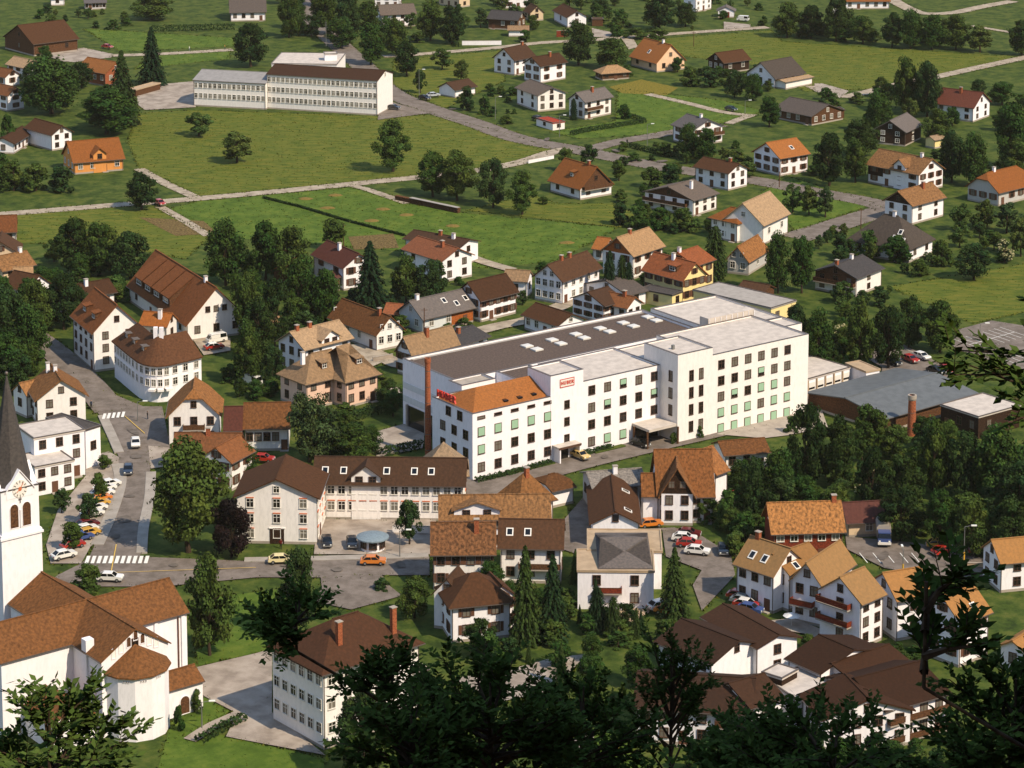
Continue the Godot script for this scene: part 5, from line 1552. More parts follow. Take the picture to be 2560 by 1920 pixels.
	{"n": "house", "l": "cream house with light tan roof and orange timber gable", "c": "house", "w": [["g", 28.28, -610.14, 51.57, 13.06, 9.79, 5.6, 38.59, "tan", "cream", {"n": 2, "st": 1, "gt": "brickwood", "wn": [3, 0, 2], "ch": [[-0.1, 0]]}], ["g", 21.91, -622.19, -27.64, 3.6, 6.7, 3, 34, "orange", "cream", {"n": 1, "st": 0}]]},
	{"n": "yellow_house", "l": "large yellow house with orange roofs eyebrow dormer and roof terrace", "c": "house", "w": [["g", 36.83, -589.42, -48.01, 13.4, 8.56, 5.2, 40.22, "redtile", "yellow", {"n": 2, "st": 1, "wn": [4, 3, 2], "do": [["s", 0.15, 2.6, 0.35]], "ch": [[0, 0.05]]}], ["g", 40.25, -597.75, 50.7, 8.13, 10.66, 6.2, 24.05, "redtile", "yellow", {"n": 2, "st": 1, "wn": [2, 2, 0], "ch": [[-0.4, 0]]}], ["f", 33.36, -582.04, 52.25, 4.34, 9, 3.2, 0, "darkroof", "yellow", {"wn": [1, 1, 1]}]]},
	{"n": "low_building", "l": "dark grey low hipped roof building between white and yellow houses", "c": "house", "w": [["g", 23.42, -584.63, 41.58, 6.65, 14.3, 3.2, 16, "greyroof", "white", {"n": 1, "st": 0}]]},
	{"n": "house", "l": "white L shaped house with red brown roof beside the factory hall", "c": "house", "w": [["g", 23.36, -570, -38.03, 9.2, 6.4, 3.6, 32, "rust", "white", {"n": 1, "st": 0, "wn": [3, 2, 0], "ch": [[0.2, 0.05]]}], ["g", 18.84, -571.2, 45.85, 7, 10.38, 4, 23.56, "brown", "white", {"n": 2, "st": 1, "wn": [3, 3, 3]}]]},
	{"n": "house", "l": "white gabled bungalow with brown roof against the factory edge", "c": "house", "w": [["g", 9, -559.58, -49.93, 12.11, 8.63, 3.2, 25.04, "brown", "white", {"n": 1, "st": 2, "wn": [4, 1, 0]}]]},
	{"n": "villa", "l": "square villa with orange pyramid roof and red awning", "c": "villa", "w": [["g", 54.37, -642.81, -44.77, 9.71, 8.05, 5, 34, "orange", "cream", {"n": 2, "st": 2, "wn": [3, 2, 3], "j": 1}]]},
	{"n": "barn", "l": "large tan roofed barn attached behind the pyramid roofed villa", "c": "barn", "w": [["g", 60.11, -643.82, 59.07, 15.51, 11.78, 5, 40.64, "tan", "cream", {"n": 1, "st": 2, "wn": [2, 0, 0]}]]},
	{"n": "house", "l": "small gabled house with old tan roof below the pyramid roofed villa", "c": "house", "w": [["g", 55.37, -613.06, 63.29, 13.28, 6.17, 3.2, 49.19, "oldtile", "greywall", {"n": 1, "st": 2, "wn": [1, 0, 2], "at": 2}]]},
	{"n": "workshop", "l": "long low workshop with flat grey roof and pale yellow end wall", "c": "workshop", "w": [["f", 51.21, -573.36, -43.94, 22.22, 9, 4.4, 0, "greyflatroof", "yellow", {"wn": [0, 2, 0]}]]},
	{"n": "shed", "l": "small brown roofed shed behind the long flat roofed workshop", "c": "shed", "w": [["g", 55.01, -584.84, -36.76, 7.29, 5, 3, 24, "brown", "wood", {"n": 1, "st": 3}]]},
	{"n": "chalet", "l": "timber chalet with dark grey roof long balcony and two brick chimneys", "c": "house", "w": [["g", 76.91, -595.39, 52.16, 12.5, 11.89, 4.4, 20.91, "darkroof", "cream", {"n": 2, "st": 0, "wn": [1, 0, 3], "gt": "wood", "cl": [[2, -0.5, 0.5, 2.4, 4.5, "wood"]], "ch": [[-0.42, 0], [0.1, 0]], "ba": [[2.2, -0.5, 0.5, "wood", -1]]}]]},
	{"n": "villa", "l": "broad villa with huge dark grey hipped roof and tilted skylights", "c": "villa", "w": [["g", 91.09, -627.64, -35.84, 17.31, 13.39, 3.4, 42, "darkroof", "white", {"n": 1, "st": 0, "wn": [3, 2, 2], "sk": [[0.2, 0.3], [0.33, 0.25], [0.25, 0.5]], "ch": [[0.05, 0]], "j": 1}]]},
	{"n": "garage_row", "l": "long grey roofed garage row with white doors behind the factory", "c": "garage", "w": [["f", 58.14, -523.03, 40.79, 12.61, 16, 3.6, 0, "paleroof", "white", {"wn": [0, 0, 0], "gd": 5}], ["f", 70.55, -521.12, 29.54, 3.65, 7, 3.8, 0, "tanflat", "white", {"wn": [0, 0, 0]}]]},
	{"n": "metal_hall", "l": "large hall with low blue grey metal roof beside the car park", "c": "hall", "w": [["g", 74.21, -505.92, 39.19, 26.24, 21.8, 3, 8, "metal", "wood", {"n": 1, "st": 3, "wn": [3, 1, 1]}]]},
	{"n": "storehouse", "l": "storehouse with pale flat roof and dark wooden side wall", "c": "storehouse", "w": [["f", 89.54, -493.69, -52.08, 9.88, 12, 4.4, 0, "paleroof", "darkwood", {"wn": [3, 2, 0]}]]},
	{"n": "inn", "l": "tan chalet inn with clipped gable roof and timber balcony on the square", "c": "inn", "w": [["g", -59.79, -487.49, -86, 11, 10.53, 5.6, 44.84, "oldtile", "cream", {"n": 2, "st": 0, "wn": [3, 3, 3], "j0": 0.45, "j1": 0.3, "ba": [[3.2, -0.22, 0.22, "wood", "f"]]}]]},
	{"n": "house", "l": "brown roofed house with cream front gable behind the round tree", "c": "house", "w": [["g", -55.12, -468.51, -1.49, 12.46, 7.9, 4.4, 34, "rust", "cream", {"n": 1, "st": 0, "ch": [[0, 0.05]]}], ["g", -50.93, -461.16, 63.35, 8, 7.06, 5.4, 35.3, "rust", "cream", {"n": 2, "st": 1, "wn": [2, 2, 2]}]]},
	{"n": "link_building", "l": "dark red roofed link building beside the chalet inn", "c": "annex", "w": [["g", -51.98, -482.39, 3.24, 3.63, 9.6, 4.4, 34, "darkred", "cream", {"n": 1, "st": 0}]]},
	{"n": "workshop", "l": "cream workshop with grey brown roof and dark open bays", "c": "workshop", "w": [["g", -45.81, -484.02, 3.09, 8.92, 10.4, 4.4, 34, "oldbrown", "cream", {"n": 1, "st": 0, "wn": [5, 0, 0]}]]},
	{"n": "terrace_block", "l": "white stepped apartment block with flat roofs and planted terraces", "c": "apartment block", "w": [["f", -80.47, -473.45, 50.22, 3.84, 11, 7.6, 0, "darkroof", "white", {"wn": [1, 2, 0]}], ["f", -83.59, -466.91, 31.63, 9.91, 9, 8.6, 0, "paleroof", "white", {"wn": [3, 1, 0], "n": 3, "st": 0}], ["f", -83.15, -459.56, 32.52, 7.68, 8, 5.4, 0, "paleroof", "white", {"wn": [3, 1, 0], "n": 2, "st": 0}]]},
	{"n": "parish_house", "l": "cream three storey parish house with orange lintels and brown gable roof", "c": "parish house", "w": [["g", -39.16, -436.64, 87, 13, 14.76, 8.2, 24.14, "brown", "cream", {"n": 3, "st": 5, "wn": [4, 3, 3], "at": 1, "y0": 0.3, "fd": 1}]]},
	{"n": "schoolhouse", "l": "long cream two storey building with brown roof and gabled centre dormer", "c": "schoolhouse", "w": [["g", -20.99, -446.35, -2.18, 26.58, 9.6, 6.4, 36, "brown", "cream", {"n": 2, "st": 5, "wn": [14, 2, 0], "do": [["g", -0.15, 5, 1]], "sk": [[-0.42, 0.5], [-0.3, 0.5], [-0.02, 0.5], [0.16, 0.5], [0.27, 0.5]], "y0": 0.9}]]},
	{"n": "house", "l": "tan pyramid roofed house behind the long cream building", "c": "house", "w": [["g", -12.03, -453.01, 2, 9, 9, 5.6, 47.44, "tan", "cream", {"n": 2, "st": 0, "j": 1}]]},
	{"n": "house", "l": "old house with tan roof and white cross gable with yellow shutters", "c": "house", "w": [["g", -2.95, -431.41, 2.02, 18.93, 8.3, 5.4, 36, "oldtile", "white", {"n": 2, "st": 1, "do": [["g", -0.16, 7.6, 0.55]]}]]},
	{"n": "double_house", "l": "double house with mottled rust roof and brown roof with white skylights", "c": "house", "w": [["g", -7.87, -414.22, 1.11, 10.67, 9.7, 6, 38, "mottled", "cream", {"n": 2, "st": 1, "wn": [4, 0, 1], "ch": [[0.2, 0.15]]}], ["g", 3.2, -416.76, -2.77, 10.81, 9.3, 6, 36, "brown", "cream", {"n": 2, "st": 0, "wn": [3, 1, 0], "ba": [[2.6, -0.2, 0.5, "wood"]], "sk": [[-0.32, 0.55], [-0.05, 0.55]]}]]},
	{"n": "house", "l": "brown roofed white house with crossing gables below the double house", "c": "house", "w": [["g", -5.79, -393.21, 15, 10.5, 9.5, 5.8, 37.16, "brown", "white", {"n": 2, "st": 1, "j": 1}], ["g", -2.47, -395.49, -70.17, 6, 4.6, 5.6, 39.5, "brown", "white", {"n": 2, "st": 1, "wn": [1, 3, 3]}], ["g", -9.18, -396.03, 72.37, 6, 5.17, 5.4, 48.09, "brown", "white", {"n": 2, "st": 0}]]},
	{"n": "gabled_house", "l": "narrow long brown roofed house with white gable running away from the street", "c": "house", "w": [["g", 17.28, -437.46, 90, 19, 8.84, 4.4, 26.64, "brown", "white", {"n": 1, "st": 3, "wn": [0, 1, 1], "at": 1, "sk": [[-0.3, 0.5], [0.2, 0.5]]}]]},
	{"n": "slate_house", "l": "house with wide pale slate roof behind the narrow brown roofed house", "c": "house", "w": [["g", 17.78, -449.59, 11.97, 10.12, 9.3, 5, 18, "slate", "greywall", {"n": 1, "st": 0, "ch": [[0, 0.1]]}]]},
	{"n": "half_timbered_inn", "l": "large half timbered inn with steep orange roofs and dark front gable", "c": "inn", "w": [["g", 29.58, -446.69, 2.31, 10.18, 13.3, 4.8, 44, "rustbright", "white", {"n": 2, "st": 0, "wn": [5, 2, 0], "j": 0}], ["g", 28.42, -443.62, 87.43, 9, 6.52, 5, 58.43, "rustbright", "white", {"n": 2, "st": 0, "wn": [0, 2, 2], "at": 2, "gt": "darkwood"}], ["g", 23.73, -443.82, 0, 3.11, 6.8, 4.8, 42, "rustbright", "white", {"n": 2, "st": 0}], ["g", 34.16, -453.4, 46.3, 3.83, 8.1, 5.6, 42, "rustbright", "white", {"n": 1, "st": 3}]]},
	{"n": "shed", "l": "long low brown roofed shed with grey awning along the factory road", "c": "shed", "w": [["g", 41.92, -471.66, 13.29, 9.08, 7.7, 3.2, 22, "oldbrown", "cream", {"n": 1, "st": 0, "wn": [3, 0, 0]}]]},
	{"n": "house", "l": "tan pyramid roofed cottage beside the factory road", "c": "house", "w": [["g", 2.28, -440.82, 36, 8.5, 7.5, 4.4, 50.81, "oldtile", "cream", {"n": 1, "st": 0, "ch": [[0, 0.05]], "j": 1}]]},
	{"n": "storehouse", "l": "low storehouse with brown hipped roof and long white wall", "c": "storehouse", "w": [["g", 6.95, -452.07, 34.4, 5.34, 7.8, 3.2, 24, "oldbrown", "white", {"n": 1, "st": 3, "j": 0.5}]]},
	{"n": "modern_house", "l": "flat rimmed white house with sunken grey hipped roof and red balconies", "c": "house", "w": [["f", 16.41, -406.23, -1.4, 12.25, 9.5, 6.4, 0, "tanflat", "white", {"wn": [2, 0, 0], "n": 2, "st": 0, "ba": [[2.9, -0.25, 0.08, "redwood"], [0.3, -0.25, 0.08, "white"]]}], ["f", 18.2, -415.21, -1.47, 12.11, 10, 6.4, 0, "tanflat", "white", {"wn": [1, 1, 0], "n": 2, "st": 0}], ["g", 17.84, -410.37, 0, 8.55, 16, 6.5, 15, "greyroof", "greywall", {"n": 0, "st": 3, "wn": [0, 0, 0], "j": 1, "oh": 0.1}]]},
	{"n": "rust_roof_house", "l": "old house with bright rust patched roof and red timber wall", "c": "house", "w": [["g", 48.46, -426.57, 4.92, 12.64, 9.2, 5, 40, "mottledbright", "redwood", {"n": 2, "st": 2, "wn": [5, 2, 0], "ch": [[0.4, 0]]}]]},
	{"n": "shed", "l": "low shed with dark red roof and pale walls behind the lorry", "c": "shed", "w": [["g", 60, -437.14, 8.65, 8.24, 7.3, 2.7, 34, "darkred", "beige", {"n": 1, "st": 2, "wn": [1, 0, 0]}]]},
	{"n": "residential_complex", "l": "residential complex with angled tan roofs white gables and brown balconies", "c": "apartment block", "w": [["g", 40.86, -405.11, -44.8, 8.35, 8.7, 6.2, 40, "tanbright", "white", {"n": 2, "st": 0, "wn": [3, 0, 1], "sk": [[-0.2, 0.45], [0.1, 0.45]], "ch": [[-0.3, 0]]}], ["g", 44.14, -405.56, 41.04, 8.56, 7.8, 6.2, 32, "tanbright", "white", {"n": 2, "st": 0, "wn": [2, 0, 2], "sk": [[-0.2, 0.3]]}], ["g", 48.67, -400.41, 57.11, 12.18, 5.94, 6.6, 49.56, "tanbright", "white", {"n": 2, "st": 0, "wn": [1, 0, 2], "ba": [[3, -0.5, 0.3, "redwood", -1]]}], ["g", 51.86, -390.04, 45.11, 6.3, 8.91, 7.4, 36.13, "tanbright", "white", {"n": 3, "st": 0, "wn": [2, 0, 1], "ba": [[3.2, -0.5, 0.3, "redwood", -1], [6, -0.5, 0.3, "redwood", -1]]}], ["g", 59.94, -393.57, 22.61, 6.88, 9, 6.6, 34, "tanbright", "white", {"n": 2, "st": 0}], ["g", 66.83, -383.46, 41.1, 7.49, 7.93, 7, 40.83, "tanbright", "white", {"n": 2, "st": 1, "wn": [2, 0, 2], "sk": [[0.1, 0.35]]}]]},
	{"n": "courtyard_complex", "l": "sprawling white home with many dark brown roofs round a flat skylit hall", "c": "apartment block", "w": [["g", 35.74, -381.65, -58.72, 14.34, 8.5, 5.2, 17, "darkbrown", "white", {"n": 2, "st": 0, "wn": [3, 1, 0]}], ["g", 29.25, -376.69, -47.01, 11.78, 12, 4.8, 19, "darkbrown", "white", {"n": 2, "st": 0, "wn": [3, 0, 0]}], ["g", 47.12, -369.94, -51.41, 7.34, 14, 5.8, 15, "darkbrown", "white", {"n": 1, "st": 0}], ["g", 50.39, -368.12, 37.22, 11.8, 8, 5.6, 15, "darkbrown", "white", {"n": 1, "st": 0}], ["f", 42.02, -362.48, -62.79, 9.1, 10, 5, 0, "paleroof", "white", {"wn": [0, 0, 0]}], ["g", 25.97, -358, -8.49, 16.83, 14, 5.2, 20, "darkbrown", "white", {"n": 2, "st": 0, "wn": [6, 0, 0], "ba": [[3.2, 0.2, 0.5, "wood"]]}], ["g", 32.91, -356.65, 33.75, 6.53, 10, 5.8, 22, "darkbrown", "white", {"n": 2, "st": 0}], ["g", 48.1, -354.41, -75.47, 9.2, 14, 5.2, 19, "darkbrown", "white", {"n": 2, "st": 0}], ["g", 53.15, -359.77, 31.27, 12.09, 14, 5.4, 19, "darkbrown", "white", {"n": 2, "st": 0, "wn": [4, 0, 1], "ba": [[3.2, -0.5, 0.5, "wood"], [0.4, -0.5, 0.5, "wood"]]}], ["f", 38.26, -363.02, 50.11, 4.21, 3.6, 6.2, 0, "paleroof", "darkwood", {"wn": [0, 0, 0]}]]},
	{"n": "house", "l": "tan roofed house beyond the tan retaining wall", "c": "house", "w": [["g", 80.02, -412.57, 13.87, 6.39, 8, 5, 34, "tanbright", "white", {"n": 2, "st": 0}]]},
	{"n": "house", "l": "white cottage with tan roof beside the residential complex", "c": "house", "w": [["g", 76.5, -380.05, 50.74, 8, 4.81, 3.6, 29.31, "tanbright", "white", {"n": 1, "st": 0}]]},
	{"n": "old_school", "l": "tall grey shaded school with large brown hipped roof beside the churchyard", "c": "school", "w": [["g", -23.53, -360.41, 39.84, 18.01, 13.48, 11.2, 33, "darkbrownmid", "cream", {"n": 3, "st": 2, "wn": [6, 6, 6], "ch": [[-0.2, 0.25], [0.3, 0.3]], "y0": 1, "j": 1}], ["g", -17.17, -365.46, 52.33, 8.27, 7, 5, 18, "paleroof", "white", {"n": 1, "st": 2, "j": 0.6}]]},
	{"n": "kiosk", "l": "round kiosk with blue grey domed roof beside the street lawn", "c": "kiosk", "w": [["r", -23.25, -427.89, 0, 4.9, 4.9, 2.3, 0, "bluemetal", "white", {}]]}]
# flat areas: [name, surface, plan points x z x z ...]
const AREAS := [
["meadow","meadow",[-111,-757.8,-113.3,-798.6,-97,-803.6,-38.6,-793.6,-23.3,-796.4,-0.8,-767.6,11.1,-748.2,9.6,-738.9,-0.8,-726.8,-13.5,-719.1,-38.1,-705.4,-62.2,-695.4,-82.2,-687.8,-102.9,-722.6]],
["meadow","lawn",[-89.9,-671.6,-81.6,-682,-42.7,-698.1,-27.2,-679.3,-12.6,-669,26.5,-653.2,10.3,-619.5,-7.2,-613,-23,-628.4,-43.5,-635.2,-72.6,-643.6]],
["meadow","meadow",[-137.1,-664,-100,-675.7,-92.2,-675.7,-74.4,-644.5,-77.9,-621.7,-98.9,-636.1,-122.8,-637.5,-132.3,-639.9]],
["meadow","meadow",[43,-928.5,93,-950.1,94.8,-926.6,164.6,-898.8,185.5,-900.6,140,-862.5,117,-838.3,92.9,-833.6,82.4,-879.5,58.9,-897,50.9,-924.7]],
["meadow","lawn",[-154.7,-954.1,-98.4,-934.3,-96.6,-917.2,-134.4,-906.1]],
["meadow","lawn",[-125,-872.6,-106.6,-885.5,-95.6,-891.7,-97,-909.8,-123,-903.4]],
["meadow","lawn",[33.7,-838.3,65.4,-819.1,76.8,-802.2,68.7,-789.4,46.6,-769,19.3,-761.1,11.4,-770.9,31,-786.6]],
["meadow","meadow",[-11.4,-671.6,5.4,-690,11.3,-679.3,28.1,-679.3,34.1,-654.1,27.1,-653.2]],
["meadow","meadow",[86.3,-596.3,129.6,-621.7,121.3,-580.4,100.2,-565.4]],
["meadow","lawn",[74.7,-712.2,94.3,-679.3,70.7,-649.3,65.2,-690]],
["meadow","meadow",[-40,-889.9,-4.1,-907.9,-2.4,-851.9,-20.7,-805.8,-38,-843.8]],
["cereal_strip","cereal",[30.9,-841.5,41.9,-854.3,53,-839.9,48.6,-827.4,34.9,-830.5]],
["garden_plot","soil",[-40.4,-643.6,-29.4,-646.9,-27.4,-632.5,-38.2,-630.7]],
["garden_plot","soil",[-94.8,-664,-77.9,-660,-72.9,-646.9,-83,-644.5]],
["meadow","lawn",[-46.9,-406.8,-34.7,-410.7,-34.9,-395.3,-36.5,-385.3,-46.7,-379.2,-48.6,-389.8]],
["meadow","lawn",[-48.3,-359.5,-40.2,-363.4,-43.4,-356.4,-25.8,-347.4,-25.2,-338.8,-48.2,-338.8]],
["meadow","lawn",[-45.5,-369.1,-40.1,-362.6,-46.9,-353.3,-48.4,-354.9]],
["meadow","lawn",[4.8,-354.9,14.6,-356.4,21.4,-338.8,2.7,-338.8]],
["road","asphalt",[-73.8,-955.1,-71,-944.5,-67.1,-929.2,-62.6,-911.7,-58.2,-894.6,-54.5,-880.2,-51.8,-868.6,-49.5,-858.2,-47.4,-848.8,-45.3,-840.2,-43,-832.3,-40.5,-825.5,-38,-819.8,-35.4,-815,-32.8,-810.5,-30.1,-805.9,-27.3,-801,-24.3,-796.2,-21.3,-791.5,-18.4,-786.9,-15.5,-782.4,-12.8,-777.7,-10.2,-772.8,-7.5,-767.8,-4.6,-763,-1.5,-758.4,2,-754.5,5.5,-751.1,9.1,-748.1,12.6,-745.2,16,-742,19.6,-738.4,23.5,-734.4,27.4,-730.4,31.2,-726.5,34.8,-723.1,38.2,-720.2,41.3,-717.7,44.2,-715.6,47,-713.6,49.9,-711.6,52.8,-709.5,55.8,-707.7,58.6,-705.8,61.3,-704,63.9,-702.1,66.5,-699.9,69.1,-697.5,71.7,-694.9,74.4,-692.3,77.2,-689.5,80.3,-686.9,83.3,-684.3,86.3,-681.7,88.8,-679.3,90.8,-676.9,92.3,-674.3,93.6,-671.1,94.8,-667.8,95.7,-664.8,96.4,-662.6,104.5,-665.4,103.8,-667.4,102.8,-670.5,101.6,-674.1,99.9,-678.1,97.7,-681.8,95,-685,92,-688,88.9,-690.7,85.8,-693.3,83,-695.8,80.3,-698.3,77.7,-701,74.9,-703.6,72.1,-706.2,69.2,-708.7,66.2,-710.9,63.3,-713,60.4,-714.8,57.5,-716.6,54.7,-718.6,51.9,-720.5,49.2,-722.5,46.4,-724.5,43.6,-726.7,40.6,-729.3,37.2,-732.6,33.4,-736.3,29.6,-740.3,25.7,-744.4,21.9,-748.2,18.2,-751.6,14.6,-754.6,11.2,-757.4,8.1,-760.4,5.2,-763.7,2.5,-767.6,-0.1,-772,-2.7,-776.8,-5.4,-781.8,-8.2,-786.7,-11.2,-791.5,-14.2,-796.1,-17.1,-800.7,-20,-805.3,-22.8,-810.1,-25.4,-814.7,-27.9,-819.1,-30.3,-823.6,-32.6,-828.7,-34.9,-834.9,-37.1,-842.4,-39.1,-850.7,-41.2,-860.1,-43.5,-870.5,-46.3,-882.2,-50,-896.7,-54.4,-913.9,-58.9,-931.3,-62.8,-946.6,-65.5,-957.2]],
["road","asphalt",[94.4,-676.3,93.2,-675.1,91.5,-673.4,89.5,-671.4,87.4,-669.2,85.4,-667.1,83.5,-664.9,81.5,-662.7,79.6,-660.5,77.7,-658.3,75.8,-656.1,73.7,-653.8,71.5,-651.3,69.2,-648.8,67.3,-646.7,66,-645.2,72.7,-639.2,74,-640.7,75.9,-642.8,78.2,-645.3,80.4,-647.8,82.6,-650.2,84.5,-652.4,86.4,-654.6,88.3,-656.8,90.2,-659,92,-660.9,93.9,-663,95.9,-665.1,97.9,-667,99.6,-668.7,100.8,-670]],
["road","track",[-136.5,-662.6,-135.7,-662.9,-134.6,-663.3,-133,-663.8,-130.8,-664.6,-127.6,-665.7,-123,-667.4,-117.1,-669.5,-110.7,-671.9,-104.6,-674.1,-99.5,-676,-95.8,-677.2,-93,-678.2,-90.5,-679,-87.8,-680,-84.5,-681.2,-80.3,-682.9,-75.7,-684.7,-70.9,-686.7,-65.9,-688.8,-61,-690.9,-56.1,-693.1,-50.9,-695.5,-45.8,-697.9,-41.1,-700.1,-37,-702,-33.9,-703.4,-31.4,-704.6,-29.2,-705.5,-27.1,-706.5,-24.8,-707.6,-22.2,-708.9,-19.4,-710.1,-16.6,-711.4,-13.7,-712.9,-10.8,-714.7,-7.8,-716.8,-4.8,-719.1,-1.8,-721.6,1,-724.2,3.7,-726.9,6,-729.8,8.1,-732.9,9.9,-735.8,11.6,-738.5,13,-740.5,14.2,-741.9,15.3,-743,16.3,-743.8,17.2,-744.5,17.9,-745.1,14.8,-748.9,14.1,-748.4,13.2,-747.7,12,-746.7,10.6,-745.3,9,-743.5,7.4,-741.2,5.7,-738.5,3.9,-735.6,2,-732.8,-0.1,-730.3,-2.4,-727.8,-5.1,-725.4,-7.9,-723,-10.8,-720.8,-13.5,-718.9,-16.2,-717.3,-18.8,-715.9,-21.5,-714.6,-24.2,-713.4,-26.9,-712.2,-29.3,-711,-31.3,-710.1,-33.5,-709.1,-36,-708,-39.1,-706.5,-43.2,-704.6,-47.9,-702.4,-53,-700.1,-58.1,-697.7,-63,-695.5,-67.9,-693.4,-72.8,-691.3,-77.6,-689.4,-82.2,-687.5,-86.3,-685.9,-89.6,-684.7,-92.2,-683.7,-94.6,-682.9,-97.5,-682,-101.2,-680.7,-106.3,-678.8,-112.4,-676.6,-118.8,-674.2,-124.7,-672,-129.3,-670.4,-132.4,-669.3,-134.6,-668.5,-136.1,-668,-137.2,-667.7,-138.1,-667.4]],
["track","track",[-104,-720.1,-102.7,-717.5,-100.7,-713.8,-98.5,-709.5,-96.1,-705.2,-94,-701.2,-91.8,-697.5,-89.5,-693.7,-87.2,-690.1,-85.3,-687,-84,-684.8,-81.3,-686.5,-82.6,-688.7,-84.5,-691.8,-86.7,-695.4,-89,-699.1,-91.2,-702.8,-93.3,-706.7,-95.7,-711,-97.9,-715.3,-99.8,-719,-101.2,-721.6]],
["track","track",[-92.2,-675.1,-91.1,-673.2,-89.7,-670.6,-88,-667.4,-86.2,-664.1,-84.5,-660.9,-82.7,-657.4,-80.8,-653.5,-78.9,-649.7,-77.3,-646.3,-76.1,-644,-73.8,-645.1,-74.9,-647.5,-76.6,-650.8,-78.5,-654.7,-80.4,-658.6,-82.2,-662.1,-83.9,-665.4,-85.7,-668.7,-87.4,-671.8,-88.8,-674.4,-89.9,-676.3]],
["track","track",[-44.5,-699.9,-43.8,-699.2,-42.8,-698.2,-41.6,-696.9,-40.2,-695.4,-38.7,-693.5,-36.8,-690.8,-34.4,-687.4,-32,-683.9,-29.8,-680.7,-28.3,-678.6,-26,-680.1,-27.5,-682.3,-29.6,-685.4,-32.1,-689,-34.5,-692.4,-36.5,-695.1,-38.1,-697.2,-39.5,-698.8,-40.8,-700.1,-41.8,-701.1,-42.5,-701.9]],
["road","asphalt",[24,-743.3,25.1,-744.9,26.6,-747,28.4,-749.5,30.3,-751.8,32,-753.8,33.7,-755.4,35.4,-756.8,37.3,-758.2,39.3,-759.7,41.4,-761.3,43.7,-763.1,45.9,-765,48.2,-766.9,50.5,-768.8,52.8,-770.6,55.2,-772.4,57.8,-774.2,60.4,-776,62.6,-777.5,64.2,-778.6,60.8,-783.6,59.2,-782.5,57,-780.9,54.4,-779.1,51.7,-777.2,49.1,-775.3,46.8,-773.5,44.4,-771.6,42.1,-769.6,39.8,-767.8,37.7,-766,35.7,-764.5,33.7,-763,31.7,-761.5,29.7,-759.9,27.7,-758,25.7,-755.7,23.6,-753.1,21.8,-750.5,20.2,-748.4,19.1,-746.9]],
["track","track",[41.3,-828.1,42.8,-826.2,45,-823.5,47.5,-820.3,50,-817.1,52.4,-814,54.6,-810.9,56.7,-807.7,58.9,-804.4,61.1,-801.4,63.2,-798.8,65.4,-796.9,67.7,-795.4,69.8,-794.3,71.5,-793.5,72.7,-793,74.2,-796,73,-796.6,71.3,-797.4,69.4,-798.3,67.5,-799.6,65.6,-801.2,63.8,-803.4,61.7,-806.3,59.6,-809.5,57.4,-812.8,55.1,-816,52.7,-819.1,50.2,-822.4,47.6,-825.6,45.5,-828.3,44,-830.2]],
["track","track",[65.8,-781.7,66.3,-782.6,67,-783.8,67.8,-785.2,68.6,-786.7,69.4,-788,70.3,-789.3,71.2,-790.8,72.1,-792.1,72.9,-793.3,73.4,-794.1,70.8,-795.9,70.2,-795.1,69.4,-793.9,68.5,-792.5,67.6,-791.1,66.7,-789.7,65.9,-788.3,65,-786.8,64.2,-785.3,63.5,-784.1,63,-783.2]],
["road","track",[-43,-894.2,-41.5,-894.7,-39.6,-895.2,-37.1,-896.1,-34,-897.2,-30.3,-898.8,-25.6,-901,-19.9,-903.7,-13.9,-906.7,-8.1,-909.6,-3.3,-912.2,0.5,-914.5,3.6,-916.6,6.1,-918.5,8.5,-920.1,11.1,-921.5,14.3,-922.7,17.8,-923.7,21.4,-924.6,25.1,-925.5,28.6,-926.7,31.5,-928,33.9,-929.2,36.2,-930.6,38.8,-931.9,42,-933.5,46.2,-935.3,51.1,-937.3,56.5,-939.4,61.9,-941.6,67.2,-943.8,72.9,-946.1,79,-948.6,84.9,-951,90,-953.1,93.6,-954.6,91.7,-959.2,88.1,-957.7,83,-955.7,77.1,-953.2,71,-950.7,65.4,-948.4,60,-946.3,54.6,-944.1,49.3,-941.9,44.3,-939.9,40,-938.1,36.5,-936.4,33.8,-934.9,31.5,-933.6,29.3,-932.5,26.8,-931.4,23.7,-930.3,20.2,-929.4,16.5,-928.5,12.7,-927.4,9.1,-926,5.9,-924.4,3.2,-922.5,0.6,-920.6,-2.2,-918.7,-5.7,-916.6,-10.4,-914,-16.1,-911.1,-22.1,-908.2,-27.7,-905.5,-32.3,-903.4,-35.8,-901.9,-38.7,-900.8,-41.1,-900,-43,-899.4,-44.5,-899]],
["road","track",[-135.7,-895.9,-133.6,-896.3,-130.6,-896.7,-127,-897.3,-123,-898.1,-118.9,-899.1,-114.2,-900.6,-108.8,-902.5,-103.4,-904.5,-98.7,-906.2,-95.4,-907.4,-97.1,-912.1,-100.4,-910.9,-105.1,-909.2,-110.4,-907.2,-115.7,-905.4,-120.2,-903.9,-124.1,-903,-127.9,-902.2,-131.4,-901.6,-134.3,-901.2,-136.5,-900.8]],
["forecourt","paving",[-159.8,-901.1,-148.3,-913.7,-136.1,-901.1,-135.9,-894.3,-147,-885.5,-152.8,-887.7]],
["forecourt","paving",[28.8,-954.9,36.4,-944.9,34,-933.8,28.7,-936.3]],
["forecourt","track",[38.5,-933.8,42.9,-931.4,43.7,-914.8,40.3,-910.2]],
["forecourt","paving",[77.6,-969,86.8,-962.5,86.2,-956.1,76.3,-951.6]],
